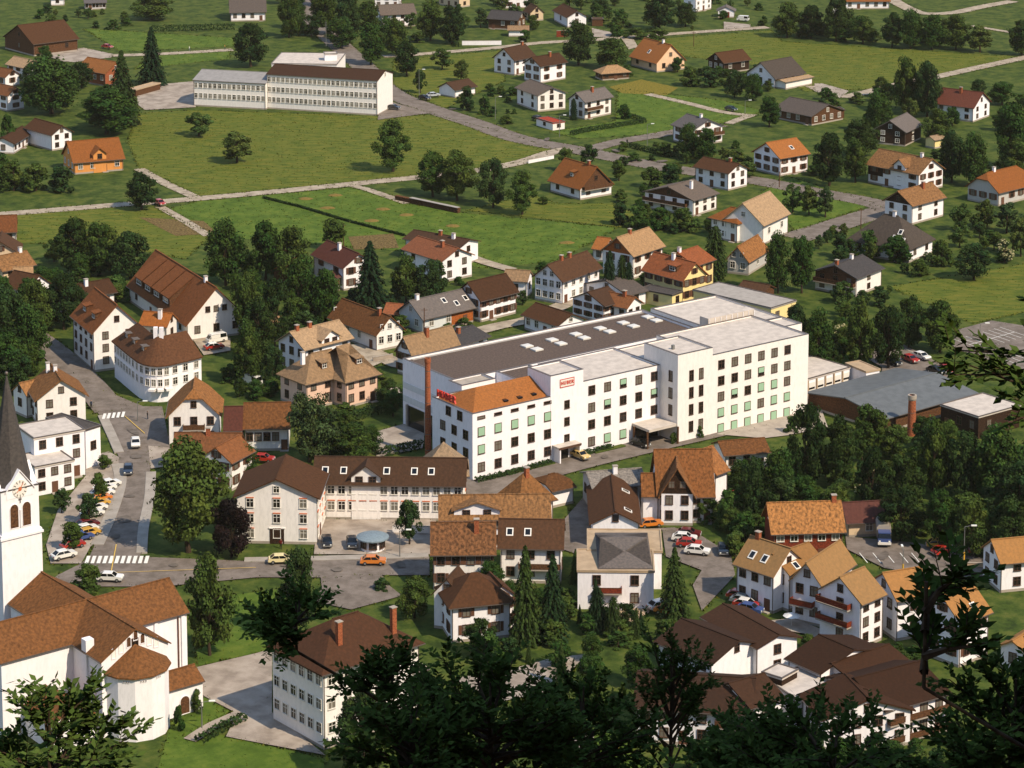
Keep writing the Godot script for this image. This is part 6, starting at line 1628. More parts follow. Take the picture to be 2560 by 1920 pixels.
["road","track",[143.2,-1026.5,143.7,-1022.8,144.3,-1017.5,145,-1011.5,145.9,-1005.6,146.7,-1000.7,147.4,-997,148.2,-993.7,149,-990.7,150.3,-988.1,152.3,-985.9,155,-984.6,157.9,-984.3,160.9,-984.8,163.7,-985.9,166.6,-987.5,169.4,-989.8,172.2,-992.7,174.9,-996,177.7,-999.2,180.3,-1002.1,183.3,-1005,186.6,-1008.2,189.8,-1011.2,192.6,-1013.7,194.6,-1015.6,190.8,-1019.6,188.9,-1017.8,186.1,-1015.2,182.8,-1012.2,179.5,-1009,176.4,-1005.9,173.5,-1002.8,170.7,-999.5,168.1,-996.4,165.7,-993.8,163.5,-992,161.4,-990.8,159.4,-990.1,157.7,-989.8,156.4,-989.9,155.6,-990.3,154.9,-991.1,154.2,-992.7,153.5,-995.1,152.8,-998.1,152.1,-1001.7,151.3,-1006.4,150.5,-1012.2,149.8,-1018.2,149.1,-1023.5,148.7,-1027.2]],
["road","track",[93.6,-842.1,94.5,-839.3,95.7,-835.2,97.2,-830.6,98.9,-826.4,101.3,-823.3,105,-822.6,107.8,-824.1,110,-826.2,112,-828.4,113.8,-830.3,115.5,-832.1,117,-834,118.5,-836,120.3,-838.1,122.5,-840.5,125.5,-843.4,129,-846.7,132.8,-850.2,136.7,-853.8,140.3,-857.2,143.4,-860.4,146.4,-863.4,149.3,-866.3,152.3,-869.5,155.8,-873,160.1,-877.2,165.1,-882.1,170.1,-887.1,174.5,-891.3,177.5,-894.3,174,-897.9,171,-894.9,166.6,-890.6,161.6,-885.7,156.6,-880.8,152.3,-876.5,148.8,-873,145.7,-869.8,142.8,-866.8,139.9,-863.9,136.8,-860.8,133.2,-857.4,129.4,-853.9,125.6,-850.4,122,-847,118.9,-844,116.5,-841.4,114.6,-839.1,113.1,-837.1,111.7,-835.4,110.2,-833.8,108.3,-831.8,106.4,-829.7,104.8,-828.1,103.9,-827.5,104.3,-827.3,103.3,-828.7,101.9,-832.3,100.5,-836.7,99.3,-840.8,98.4,-843.6]],
["forecourt","paving",[97.2,-846.8,99.8,-846.8,106.7,-834,102.4,-822.5,95.7,-834]],
["track","track",[165.7,-959.1,166.3,-958.3,167.1,-957.2,168.1,-955.9,169.2,-954.3,170.5,-952.7,172.2,-950.7,174.2,-948.2,176.3,-945.8,178.2,-943.6,179.5,-942.2,181.7,-944.1,180.5,-945.6,178.6,-947.7,176.5,-950.2,174.5,-952.6,172.9,-954.6,171.6,-956.2,170.5,-957.7,169.5,-959,168.7,-960,168.1,-960.8]],
["schoolyard","paving",[-118.3,-832.1,-112.4,-845.8,-102.5,-850.8,-97.1,-807.6,-112.1,-803.1,-116,-813.1]],
["schoolyard","asphalt",[-40.4,-796.8,-40.5,-820.6,-31.3,-807.6,-24.3,-798.6,-40.3,-788]],
["road","asphalt",[-86.5,-1029.8,-78.4,-1029.8,-73.9,-993,-69.7,-941.2,-73.8,-951.1,-78.7,-982.2]],
["road","asphalt",[-91.1,-527.7,-89,-527.7,-81.5,-516.6,-72.2,-506,-68.5,-506,-63.7,-480.5,-67.6,-480.5,-65.7,-467.4,-64.1,-452.5,-63.1,-438,-61.6,-424.2,-42.2,-422.1,-13.7,-424.2,-13.4,-415.9,-21.1,-415.9,-21.8,-414.4,-31,-414.9,-41.5,-414.9,-56.3,-410.9,-74.9,-410.9,-73.9,-415.9,-70.9,-421.1,-70,-424.8,-69.9,-443.7,-70.5,-460.5,-72.5,-475.2,-79.5,-499.4,-88.2,-521.3]],
["road","asphalt",[-105.6,-554.7,-104.9,-553.3,-103.8,-551.4,-102.5,-549,-101.2,-546.6,-99.9,-544.3,-98.8,-542.1,-97.7,-540,-96.6,-537.7,-95.4,-535.3,-94.2,-532.7,-92.8,-529.7,-91.3,-526.5,-89.8,-523.2,-88.4,-519.9,-87,-516.8,-85.6,-513.5,-84.3,-510,-83,-506.7,-81.9,-503.8,-81.1,-501.8,-75,-504.1,-75.8,-506.1,-76.9,-509,-78.2,-512.4,-79.6,-515.9,-81,-519.3,-82.4,-522.6,-83.9,-525.9,-85.4,-529.3,-86.9,-532.5,-88.3,-535.4,-89.6,-538.1,-90.8,-540.6,-91.9,-542.9,-93,-545.1,-94.2,-547.3,-95.4,-549.7,-96.8,-552.2,-98.1,-554.5,-99.2,-556.5,-100,-557.9]],
["square","paving",[-78.7,-475.2,-74.9,-478.5,-72.5,-475.2,-70.5,-460.5,-69.9,-443.7,-70.9,-421.1,-75.9,-421.1,-78.1,-429.6,-79,-446.6,-77,-464.9]],
["forecourt","paving",[-68,-481.9,-63.5,-480.5,-63,-470,-65.8,-468.7]],
["road","asphalt",[-31.1,-415.4,-21.1,-415.7,-19.8,-411.4,-17.5,-406.9,-25.3,-401.1,-29.5,-403.5,-31.7,-404,-30.5,-409.9]],
["yard","paving",[-33.5,-442,-13,-442,-13.5,-425.3,-32.9,-425.3]],
["road","asphalt",[-5.8,-450.7,-5.2,-451.6,-4.4,-452.8,-3.4,-454,-2.4,-455.4,-1.1,-456.7,0.5,-458.2,2.6,-460,4.9,-461.8,7.2,-463.7,9.4,-465.4,11.3,-467,13.2,-468.5,15,-469.9,16.9,-471.3,18.7,-472.7,20.6,-474,22.4,-475.3,24.3,-476.7,26.3,-478.1,28.4,-479.6,30.7,-481.2,33.2,-482.9,35.7,-484.6,38.4,-486.5,41.2,-488.5,44.3,-490.6,47.6,-493,51,-495.4,54,-497.6,56.6,-499.5,58.5,-501,60.1,-502.2,61.2,-503.2,62.1,-503.9,62.7,-504.4,56.3,-512.1,55.7,-511.5,54.8,-510.8,53.8,-510,52.4,-508.9,50.6,-507.5,48.2,-505.7,45.1,-503.5,41.8,-501.1,38.5,-498.8,35.5,-496.6,32.7,-494.7,30.1,-492.9,27.5,-491.1,25,-489.4,22.7,-487.8,20.5,-486.2,18.5,-484.8,16.6,-483.5,14.7,-482.1,12.8,-480.7,10.9,-479.3,9,-477.8,7.1,-476.4,5.1,-474.9,3.1,-473.3,0.9,-471.5,-1.4,-469.6,-3.8,-467.6,-6.1,-465.7,-8.1,-463.8,-9.9,-461.9,-11.4,-460.2,-12.5,-458.6,-13.3,-457.4,-13.9,-456.6]],
["forecourt","concrete",[38.7,-488.6,58.2,-507.4,60.4,-503.9,60.3,-492.7,52.3,-488,47.4,-486.2]],
["yard","paving",[-25.8,-490.2,-20.5,-495.1,-16.8,-493,-16.4,-480.5,-25,-475.2]],
["yard","asphalt",[9,-442,14.2,-458.6,13.4,-428.5,10.8,-425.3,8.5,-427.5]],
["yard","asphalt",[23.3,-437.4,27.7,-438,32.3,-433.5,36.3,-425.3,36.3,-415.9,36.3,-415.9,29.8,-400.6,29.1,-411.4,31,-418,25.5,-424.2,25.6,-436.8]],
["terrace","tanflat",[10.3,-405.9,22.8,-405.2,21.4,-399.7,16.4,-393.1,14.4,-396.3]],
["road","asphalt",[36.3,-458.6,39.9,-451.3,39.5,-446.6,36.3,-447.8]],
["car_park","asphalt",[72.6,-541.8,82.3,-549.9,86.7,-539.5,90.4,-527.6,87.5,-523.9,73.3,-514.7,76,-532]],
["yard","asphalt",[58.8,-514,68.2,-521.1,73.2,-516.1,64.6,-508.5,57.7,-503.8]],
["car_park","asphalt",[91.2,-555.9,104.7,-567.4,114.9,-560.8,115.4,-541,104.9,-530.5,98.9,-537.2,94,-544.1]],
["car_park","asphalt",[56.4,-433.5,68.1,-430.5,74,-425.3,80.4,-422.1,79.5,-415.9,77.1,-414.4,67.8,-414.9,60.9,-419,55.9,-427.5]],
["churchyard","paving",[-47.5,-378,-38.6,-383.6,-36.3,-385.4,-34.3,-362.3,-25.7,-348.2,-35.6,-352.3,-40,-354.2,-39.2,-361.9,-44.7,-368]],
["footpath","paving",[-44,-352.5,-43.6,-353.2,-43.1,-354.2,-42.5,-355.3,-41.8,-356.4,-41.2,-357.4,-40.5,-358.3,-39.7,-359.3,-38.8,-360.2,-38.1,-361,-37.6,-361.6,-39.2,-363.1,-39.8,-362.5,-40.5,-361.7,-41.3,-360.7,-42.2,-359.7,-43,-358.7,-43.7,-357.6,-44.4,-356.4,-45,-355.3,-45.5,-354.3,-45.9,-353.6]],
["lane","track",[-34.9,-548.1,-34,-546.7,-32.7,-544.5,-31.3,-542.1,-29.8,-539.7,-28.4,-537.8,-27.3,-536.1,-26.2,-534.3,-24.9,-532.6,-22.4,-531.3,-19.4,-532.5,-17.8,-535.2,-16.5,-538.8,-15.2,-542.9,-13.8,-546.8,-12.4,-549.9,-10.8,-552.3,-9,-554.4,-7,-556.4,-5,-558.2,-3.1,-560,-1.4,-561.5,0.4,-562.8,2.3,-564,4.2,-565.6,6.2,-567.6,8,-570.1,9.7,-572.8,11.3,-575.6,12.9,-578.4,14.7,-581.1,16.8,-584,19.3,-587.2,21.8,-590.3,24,-593,25.5,-594.9,22,-597.7,20.5,-595.8,18.3,-593.1,15.8,-590,13.3,-586.7,11,-583.7,9.1,-580.8,7.4,-577.9,5.8,-575.1,4.3,-572.6,2.7,-570.5,1.2,-568.9,-0.4,-567.7,-2.2,-566.5,-4.1,-565.1,-6.1,-563.4,-8.1,-561.5,-10.2,-559.6,-12.3,-557.4,-14.4,-555,-16.3,-552.1,-18,-548.5,-19.5,-544.3,-20.8,-540.3,-21.9,-537.1,-22.7,-535.6,-22.1,-535.8,-21.8,-535.8,-22.5,-536.9,-23.5,-538.6,-24.7,-540.3,-26,-542.2,-27.4,-544.4,-28.9,-546.8,-30.1,-548.9,-31,-550.4]],
["lane","track",[-12,-623,-11.4,-622.1,-10.5,-620.9,-9.4,-619.4,-8.3,-617.8,-7.2,-616.3,-5.9,-614.9,-4.6,-613.4,-3.2,-611.9,-2.1,-610.7,-1.3,-609.8,1.3,-612.2,0.5,-613,-0.7,-614.3,-2,-615.7,-3.3,-617.2,-4.4,-618.5,-5.5,-619.9,-6.6,-621.4,-7.6,-622.9,-8.5,-624.1,-9.1,-625]],
["yard","track",[-35.2,-547.6,-28.3,-545,-24.8,-539.1,-28.8,-532.5,-33,-539.1]],
["yard","track",[-68.6,-554.6,-60.1,-553.7,-59.1,-544.2,-64.3,-540.8]],
["yard","paving",[-26.6,-516.6,-20.5,-519.8,-20.3,-515.1,-26,-512.8]],
["footpath","paving",[9.1,-355.2,9,-354.7,8.8,-354,8.7,-353.1,8.5,-352.1,8.5,-351.2,8.6,-350.3,8.7,-349.4,9,-348.6,9.3,-347.7,9.7,-346.9,10.2,-346,10.9,-345.1,11.6,-344.2,12.1,-343.5,12.5,-343.1,14.6,-344.7,14.1,-345.2,13.6,-345.9,12.9,-346.7,12.4,-347.4,12,-348.1,11.7,-348.7,11.4,-349.4,11.3,-350,11.2,-350.6,11.1,-351.2,11.1,-351.9,11.2,-352.7,11.4,-353.5,11.5,-354.2,11.7,-354.7]],
["yard","paving",[-8.7,-374.2,-0.9,-377.1,6.3,-381.9,11.2,-383.2,6.1,-370,-1.7,-365.9]],
["terrace","paving",[38.6,-396.2,44.1,-397.3,48.7,-391.5,53.5,-385.4,51.4,-383.9,45.1,-391,39.9,-393.6]],
["road_patch","asphaltold",[-70.5,-487.8,-71.3,-488,-72.4,-489.4,-73.2,-490.9,-73.4,-491.9,-72.9,-492,-72.1,-491.6,-71.2,-490.2,-70.7,-488.9]],
["road_patch","asphaltold",[-68.3,-474.6,-69,-474.2,-69.7,-474.1,-70.3,-474.7,-70.4,-475.5,-70,-476.2,-69.2,-476.2,-68.5,-476,-68.2,-475.3]],
["road_patch","asphaltold",[-66.5,-453.7,-66.7,-453.2,-67.4,-453,-68.1,-453.1,-68.5,-453.5,-68.4,-454,-68,-454.4,-67.3,-454.4,-66.7,-454.2]],
["road_patch","asphaltold",[-66.4,-440.3,-67.2,-440,-67.8,-441.4,-68,-443,-67.2,-443.5,-66.5,-443.8,-65.8,-443.1,-65.4,-441.7,-65.7,-440.6]],
["road_patch","asphaltold",[-66.8,-432.2,-67.4,-432.4,-67.8,-433.1,-67.8,-433.9,-67.5,-434.7,-66.9,-434.5,-66.4,-434.3,-66.2,-433.4,-66.4,-432.7]],
["road_patch","asphaltold",[-54.9,-419.4,-55.4,-419.2,-55.9,-419.5,-56.4,-419.9,-56.3,-420.4,-55.9,-420.8,-55.4,-420.9,-54.9,-420.5,-54.7,-419.9]],
["road_patch","asphaltold",[-47.9,-418,-48.3,-418.2,-48.4,-418.9,-48.3,-419.6,-48,-420.3,-47.5,-420.2,-47.3,-419.5,-47.3,-418.8,-47.5,-418]],
["road_patch","asphaltold",[-38.1,-419.8,-37.6,-420.3,-36.7,-420.6,-35.4,-420.8,-34.8,-420.4,-34.6,-420,-35.3,-419.5,-36.6,-419.2,-37.7,-419.4]],
["road_patch","asphaltold",[-18,-418.9,-18.5,-418.8,-18.9,-420.1,-19.2,-421.5,-18.8,-422.1,-18.4,-422.1,-17.9,-421.6,-17.5,-420.4,-17.4,-419]],
["road_patch","asphaltold",[-28.9,-417.1,-29.3,-417.6,-29.6,-418.2,-29.2,-418.8,-28.5,-419,-27.9,-418.7,-27.6,-418.1,-27.8,-417.4,-28.4,-417.1]],
["road_patch","asphaltold",[9.7,-757.4,9.4,-758,9.3,-759.2,9.6,-760.6,10.1,-761.2,10.7,-761.7,11,-760.5,10.8,-758.8,10.3,-757.4]],
["road_patch","asphaltold",[30,-741.8,29.3,-742.1,28.7,-743,28.2,-744.5,28.7,-745.3,29.4,-745.8,30.1,-744.7,30.7,-743.4,30.5,-742.2]],
["road_patch","asphaltold",[40.3,-728.7,40.1,-729.7,41,-730.6,42,-731,43,-731.1,43.5,-730.4,43.1,-729.4,42.3,-728.8,41.3,-728.5]],
["road_patch","asphaltold",[-19.4,-803.9,-19,-804.3,-18.3,-804.6,-17.4,-804.7,-16.9,-804.3,-17,-803.8,-17.3,-803.3,-18.3,-803.3,-19.2,-803.4]],
["road_patch","asphaltold",[5.7,-464,5.7,-464.5,5.8,-465,6.1,-465.6,6.6,-465.7,7,-465.6,7,-465,6.7,-464.4,6.2,-464.2]],
["road_patch","asphaltold",[17,-474,16.6,-474.2,16.4,-475,16.6,-475.8,16.9,-476.4,17.4,-476.5,17.7,-475.8,17.8,-474.9,17.4,-474.3]],
["road_patch","asphaltold",[77.9,-536.2,77.8,-536.8,79.3,-537.1,80.4,-537.2,81.2,-536.9,81.8,-536.4,80.9,-535.8,79.5,-535.7,78.5,-535.8]],
["road_patch","asphaltold",[103.6,-549.3,103,-549,101.6,-549.5,100.5,-550.3,99.7,-551.1,100.3,-551.4,101.1,-551.5,102.2,-550.7,103.1,-550]],
["road_patch","asphaltold",[60.7,-422.4,60.3,-422.9,60.6,-424.3,61.4,-425.6,62.2,-426.4,62.5,-425.7,62.6,-424.9,62.2,-423.5,61.4,-422.3]],
["road_patch","asphaltold",[80.1,-653.5,80.3,-654.3,80.6,-655.2,81.7,-655.4,82.4,-655.1,82.8,-654.6,82.6,-653.8,81.8,-653.3,80.7,-652.8]]]
const PAVEMENTS := [
	[-66.36, -466.67, -66.13, -464.74, -65.81, -462.02, -65.44, -458.84, -65.07, -455.54, -64.77, -452.46, -64.55, -449.54, -64.36, -446.56, -64.2, -443.58, -64.02, -440.66, -63.81, -437.88, -63.54, -435.1, -63.23, -432.26, -62.92, -429.6, -62.65, -427.35, -62.45, -425.75, -60.67, -425.96, -60.86, -427.57, -61.13, -429.81, -61.44, -432.46, -61.75, -435.28, -62.02, -438.04, -62.23, -440.78, -62.4, -443.68, -62.57, -446.66, -62.75, -449.66, -62.98, -452.61, -63.28, -455.73, -63.65, -459.04, -64.02, -462.23, -64.35, -464.95, -64.57, -466.88],
	[-80.18, -499.89, -79.72, -498.33, -79.07, -496.13, -78.31, -493.57, -77.53, -490.94, -76.82, -488.51, -76.13, -486.13, -75.41, -483.6, -74.72, -481.17, -74.13, -479.09, -73.71, -477.62, -71.98, -478.11, -72.4, -479.58, -72.99, -481.66, -73.68, -484.09, -74.4, -486.63, -75.09, -489.01, -75.8, -491.44, -76.58, -494.08, -77.34, -496.64, -77.99, -498.84, -78.46, -500.4],
	[-73.28, -471.04, -72.99, -469.74, -72.56, -467.99, -72.09, -465.88, -71.65, -463.52, -71.3, -460.99, -71.06, -458.15, -70.88, -454.93, -70.74, -451.53, -70.64, -448.1, -70.57, -444.83, -70.53, -441.49, -70.54, -437.96, -70.58, -434.59, -70.62, -431.7, -70.65, -429.65, -68.45, -429.62, -68.42, -431.67, -68.38, -434.56, -68.34, -437.95, -68.33, -441.5, -68.37, -444.86, -68.44, -448.16, -68.55, -451.6, -68.68, -455.04, -68.87, -458.3, -69.12, -461.22, -69.47, -463.87, -69.94, -466.32, -70.42, -468.48, -70.85, -470.25, -71.14, -471.53],
	[-44.14, -421.66, -42.86, -421.71, -41.15, -421.78, -39.03, -421.87, -36.51, -422.01, -33.64, -422.19, -29.94, -422.47, -25.41, -422.83, -20.74, -423.21, -16.63, -423.55, -13.78, -423.79, -13.94, -425.78, -16.79, -425.54, -20.9, -425.2, -25.57, -424.82, -30.1, -424.46, -33.78, -424.19, -36.63, -424, -39.12, -423.87, -41.24, -423.78, -42.95, -423.71, -44.22, -423.66]]
const STRIPES := [
	["zebra_crossing", "marking", [[-79.04, -497.56, -79.21, -500.96, -78.66, -500.98, -78.49, -497.59], [-78.17, -497.85, -78.34, -501.25, -77.79, -501.27, -77.62, -497.88], [-77.29, -498.14, -77.46, -501.54, -76.91, -501.56, -76.74, -498.17], [-76.41, -498.43, -76.58, -501.83, -76.04, -501.86, -75.87, -498.46], [-75.54, -498.72, -75.71, -502.12, -75.16, -502.15, -74.99, -498.75]]],
	["zebra_crossing", "marking", [[-70.29, -420.79, -70.39, -424.19, -69.79, -424.21, -69.69, -420.81], [-69.32, -420.79, -69.42, -424.19, -68.82, -424.21, -68.72, -420.81], [-68.34, -420.79, -68.45, -424.19, -67.85, -424.21, -67.74, -420.81], [-67.37, -420.79, -67.47, -424.19, -66.87, -424.21, -66.77, -420.81], [-66.4, -420.79, -66.5, -424.19, -65.9, -424.21, -65.8, -420.81], [-65.42, -420.79, -65.52, -424.19, -64.92, -424.21, -64.82, -420.81], [-64.45, -420.79, -64.55, -424.19, -63.95, -424.21, -63.85, -420.81], [-63.47, -420.79, -63.57, -424.19, -62.98, -424.21, -62.87, -420.81], [-62.5, -420.79, -62.6, -424.19, -62, -424.21, -61.9, -420.81], [-61.52, -420.79, -61.63, -424.19, -61.03, -424.21, -60.92, -420.81], [-60.55, -420.79, -60.65, -424.19, -60.05, -424.21, -59.95, -420.81]]],
	["parking_lines", "marking", [[57.67, -425.57, 58.43, -421.07, 58.56, -421.09, 57.81, -425.6], [59.88, -425.57, 60.62, -421.07, 60.75, -421.09, 60.02, -425.6], [62.09, -425.57, 62.8, -421.07, 62.94, -421.09, 62.23, -425.59], [64.4, -425.57, 65.09, -421.07, 65.23, -421.09, 64.54, -425.59], [66.32, -425.57, 66.99, -421.07, 67.13, -421.09, 66.46, -425.59]]],
	["parking_lines", "marking", [[96.73, -548.32, 108.04, -557.9, 107.94, -558.01, 96.63, -548.43], [94.14, -552.14, 98.75, -545.22, 98.85, -545.28, 94.24, -552.2], [95.54, -553.33, 100.14, -546.38, 100.24, -546.45, 95.64, -553.4], [96.94, -554.53, 101.54, -547.56, 101.64, -547.62, 97.05, -554.6], [98.35, -555.74, 102.94, -548.73, 103.04, -548.8, 98.45, -555.81], [99.77, -556.95, 104.34, -549.92, 104.45, -549.98, 99.87, -557.02], [101.19, -558.17, 105.76, -551.1, 105.86, -551.17, 101.29, -558.23], [102.62, -559.39, 107.18, -552.3, 107.28, -552.36, 102.72, -559.45], [104.05, -560.62, 108.6, -553.49, 108.7, -553.56, 104.15, -560.68], [105.49, -561.85, 110.03, -554.7, 110.13, -554.76, 105.59, -561.91], [99.96, -537.18, 102.11, -533.43, 102.21, -533.49, 100.07, -537.24], [101.51, -538.54, 103.65, -534.77, 103.76, -534.83, 101.62, -538.6], [103.07, -539.91, 105.2, -536.12, 105.31, -536.18, 103.18, -539.97], [104.64, -541.29, 106.76, -537.48, 106.87, -537.54, 104.74, -541.34], [76.57, -539.45, 78.66, -535.67, 78.77, -535.73, 76.68, -539.51], [78.58, -541.36, 80.67, -537.56, 80.77, -537.61, 78.69, -541.42], [80.61, -543.29, 82.68, -539.45, 82.79, -539.51, 80.71, -543.34], [82.65, -545.22, 84.72, -541.36, 84.82, -541.42, 82.75, -545.28]]],
	["lane_line", "markingyellow", [[-74.92, -499.38, -69.67, -488.73, -69.52, -488.8, -74.77, -499.45], [-66.43, -429.63, -65.42, -416.91, -65.26, -416.93, -66.27, -429.64], [-67.9, -416.34, -41.91, -418.92, -41.93, -419.06, -67.91, -416.47]]]]
const FACTORY_AT := Vector3(-7.07, 0, -462.39)
const FACTORY_TURN := 36.18
const SKYLIGHTS := [[32.93, 28.12], [33.1, 25.17], [39.4, 28.62], [39.22, 25.54], [45.61, 29.04], [45.34, 25.98], [52.09, 29.5], [52.12, 26.52], [58.28, 29.92], [58.41, 26.82], [64.97, 30.4], [64.72, 27.35]]
# face, u, v, height, window type
const FACTORY_WINDOWS := [[0, 1.9, 0, 2.3, "b"], [0, 1.9, 0, 5.6, "g"], [0, 1.9, 0, 8.9, "g"], [0, 1.9, 0, 11.55, "s"], [0, 5.62, 0, 2.3, "b"], [0, 5.62, 0, 5.6, "b"], [0, 5.62, 0, 8.9, "g"], [0, 5.62, 0, 11.55, "s"], [0, 9.34, 0, 2.3, "b"], [0, 9.34, 0, 5.6, "b"], [0, 9.34, 0, 8.9, "g"], [0, 9.34, 0, 11.55, "s"], [0, 13.06, 0, 2.3, "b"], [0, 13.06, 0, 5.6, "b"], [0, 13.06, 0, 8.9, "g"], [0, 13.06, 0, 11.55, "s"], [0, 16.78, 0, 2.3, "b"], [0, 16.78, 0, 5.6, "b"], [0, 16.78, 0, 8.9, "g"], [0, 16.78, 0, 11.55, "s"], [0, 21.2, -0.06, 3.9, "n"], [0, 21.2, -0.06, 7.15, "n"], [0, 21.2, -0.06, 10.4, "n"], [0, 27, 0, 2.2, "b"], [0, 27, 0, 5.5, "b"], [0, 27, 0, 8.75, "b"], [0, 27, 0, 12.05, "b"], [0, 30.72, 0, 2.2, "g"], [0, 30.72, 0, 5.5, "b"], [0, 30.72, 0, 8.75, "h"], [0, 30.72, 0, 12.05, "b"], [0, 34.44, 0, 2.2, "g"], [0, 34.44, 0, 5.5, "b"], [0, 34.44, 0, 8.75, "b"], [0, 34.44, 0, 12.05, "h"], [0, 38.16, 0, 2.2, "b"], [0, 38.16, 0, 5.5, "b"], [0, 38.16, 0, 8.75, "b"], [0, 38.16, 0, 12.05, "b"], [0, 41.88, 0, 5.5, "b"], [0, 41.88, 0, 8.75, "h"], [0, 41.88, 0, 12.05, "b"], [0, 46.6, -5.25, 2.7, "t"], [0, 46.6, -5.25, 6, "t"], [0, 46.6, -5.25, 9.3, "t"], [0, 46.6, -5.25, 12.6, "t"], [0, 49, -5.25, 2.7, "t"], [0, 49, -5.25, 6, "t"], [0, 49, -5.25, 9.3, "t"], [0, 49, -5.25, 12.6, "t"], [0, 54, -5.2, 0.95, "g"], [0, 54, -5.2, 4.05, "g"], [0, 54, -5.2, 7.2, "b"], [0, 54, -5.2, 10.3, "b"], [0, 54, -5.2, 13.45, "b"], [0, 57.35, -5.2, 0.95, "g"], [0, 57.35, -5.2, 4.05, "g"], [0, 57.35, -5.2, 7.2, "h"], [0, 57.35, -5.2, 10.3, "b"], [0, 57.35, -5.2, 13.45, "b"], [0, 60.7, -5.2, 0.95, "g"], [0, 60.7, -5.2, 4.05, "g"], [0, 60.7, -5.2, 7.2, "b"], [0, 60.7, -5.2, 10.3, "b"], [0, 60.7, -5.2, 13.45, "b"], [0, 64.05, -5.2, 0.95, "g"], [0, 64.05, -5.2, 4.05, "b"], [0, 64.05, -5.2, 7.2, "g"], [0, 64.05, -5.2, 10.3, "h"], [0, 64.05, -5.2, 13.45, "b"], [0, 67.4, -5.2, 0.95, "g"], [0, 67.4, -5.2, 4.05, "g"], [0, 67.4, -5.2, 7.2, "g"], [0, 67.4, -5.2, 10.3, "b"], [0, 67.4, -5.2, 13.45, "b"], [0, 70.75, -5.2, 0.95, "g"], [0, 70.75, -5.2, 4.05, "g"], [0, 70.75, -5.2, 7.2, "b"], [0, 70.75, -5.2, 10.3, "b"], [0, 70.75, -5.2, 13.45, "b"], [1, 0, 2.1, 4.8, "b"], [1, 0, 2.1, 8.1, "b"], [1, 0, 5.7, 4.8, "b"], [1, 0, 5.7, 8.1, "b"], [1, 0, 9.3, 4.8, "b"], [1, 0, 9.3, 8.1, "b"], [1, 0, 3.9, 11.2, "b"], [1, 0, 7.5, 11.2, "b"], [1, 0, 2.1, 1.8, "b"], [1, 0, 5.7, 1.8, "b"], [1, 0, 9.3, 1.8, "b"], [1, 43.31, -3.2, 6, "t"], [1, 43.31, -3.2, 9.3, "t"], [1, 43.31, -3.2, 12.6, "t"]]
const STACKS := [["tall slim brick chimney stack at the factory corner", -15.48, -475.57, 18.89, 0.6, "brick"], ["short brick chimney stack with pale cap beside the metal hall", 75.64, -488.58, 7.82, 0.85, "concrete"]]
const CORNER_EAVE := [-81.26, -526.18, -78.65, -520.79, -76.19, -515.75, -74, -511.51, -72.62, -509.77, -71.24, -508.83, -69.83, -508.51, -68.5, -508.75, -67.23, -509.45, -65.38, -511.11, -63.42, -512.86, -61.43, -514.94]
const CORNER_RIDGE := [-75.66, -525.03, -74.02, -521.63, -72.41, -518.27, -71.16, -515.78, -70.73, -515.12, -70.39, -514.79, -69.99, -514.71, -69.55, -514.87, -69.04, -515.36, -67.61, -516.85, -66.15, -518.1, -65.12, -519.1]
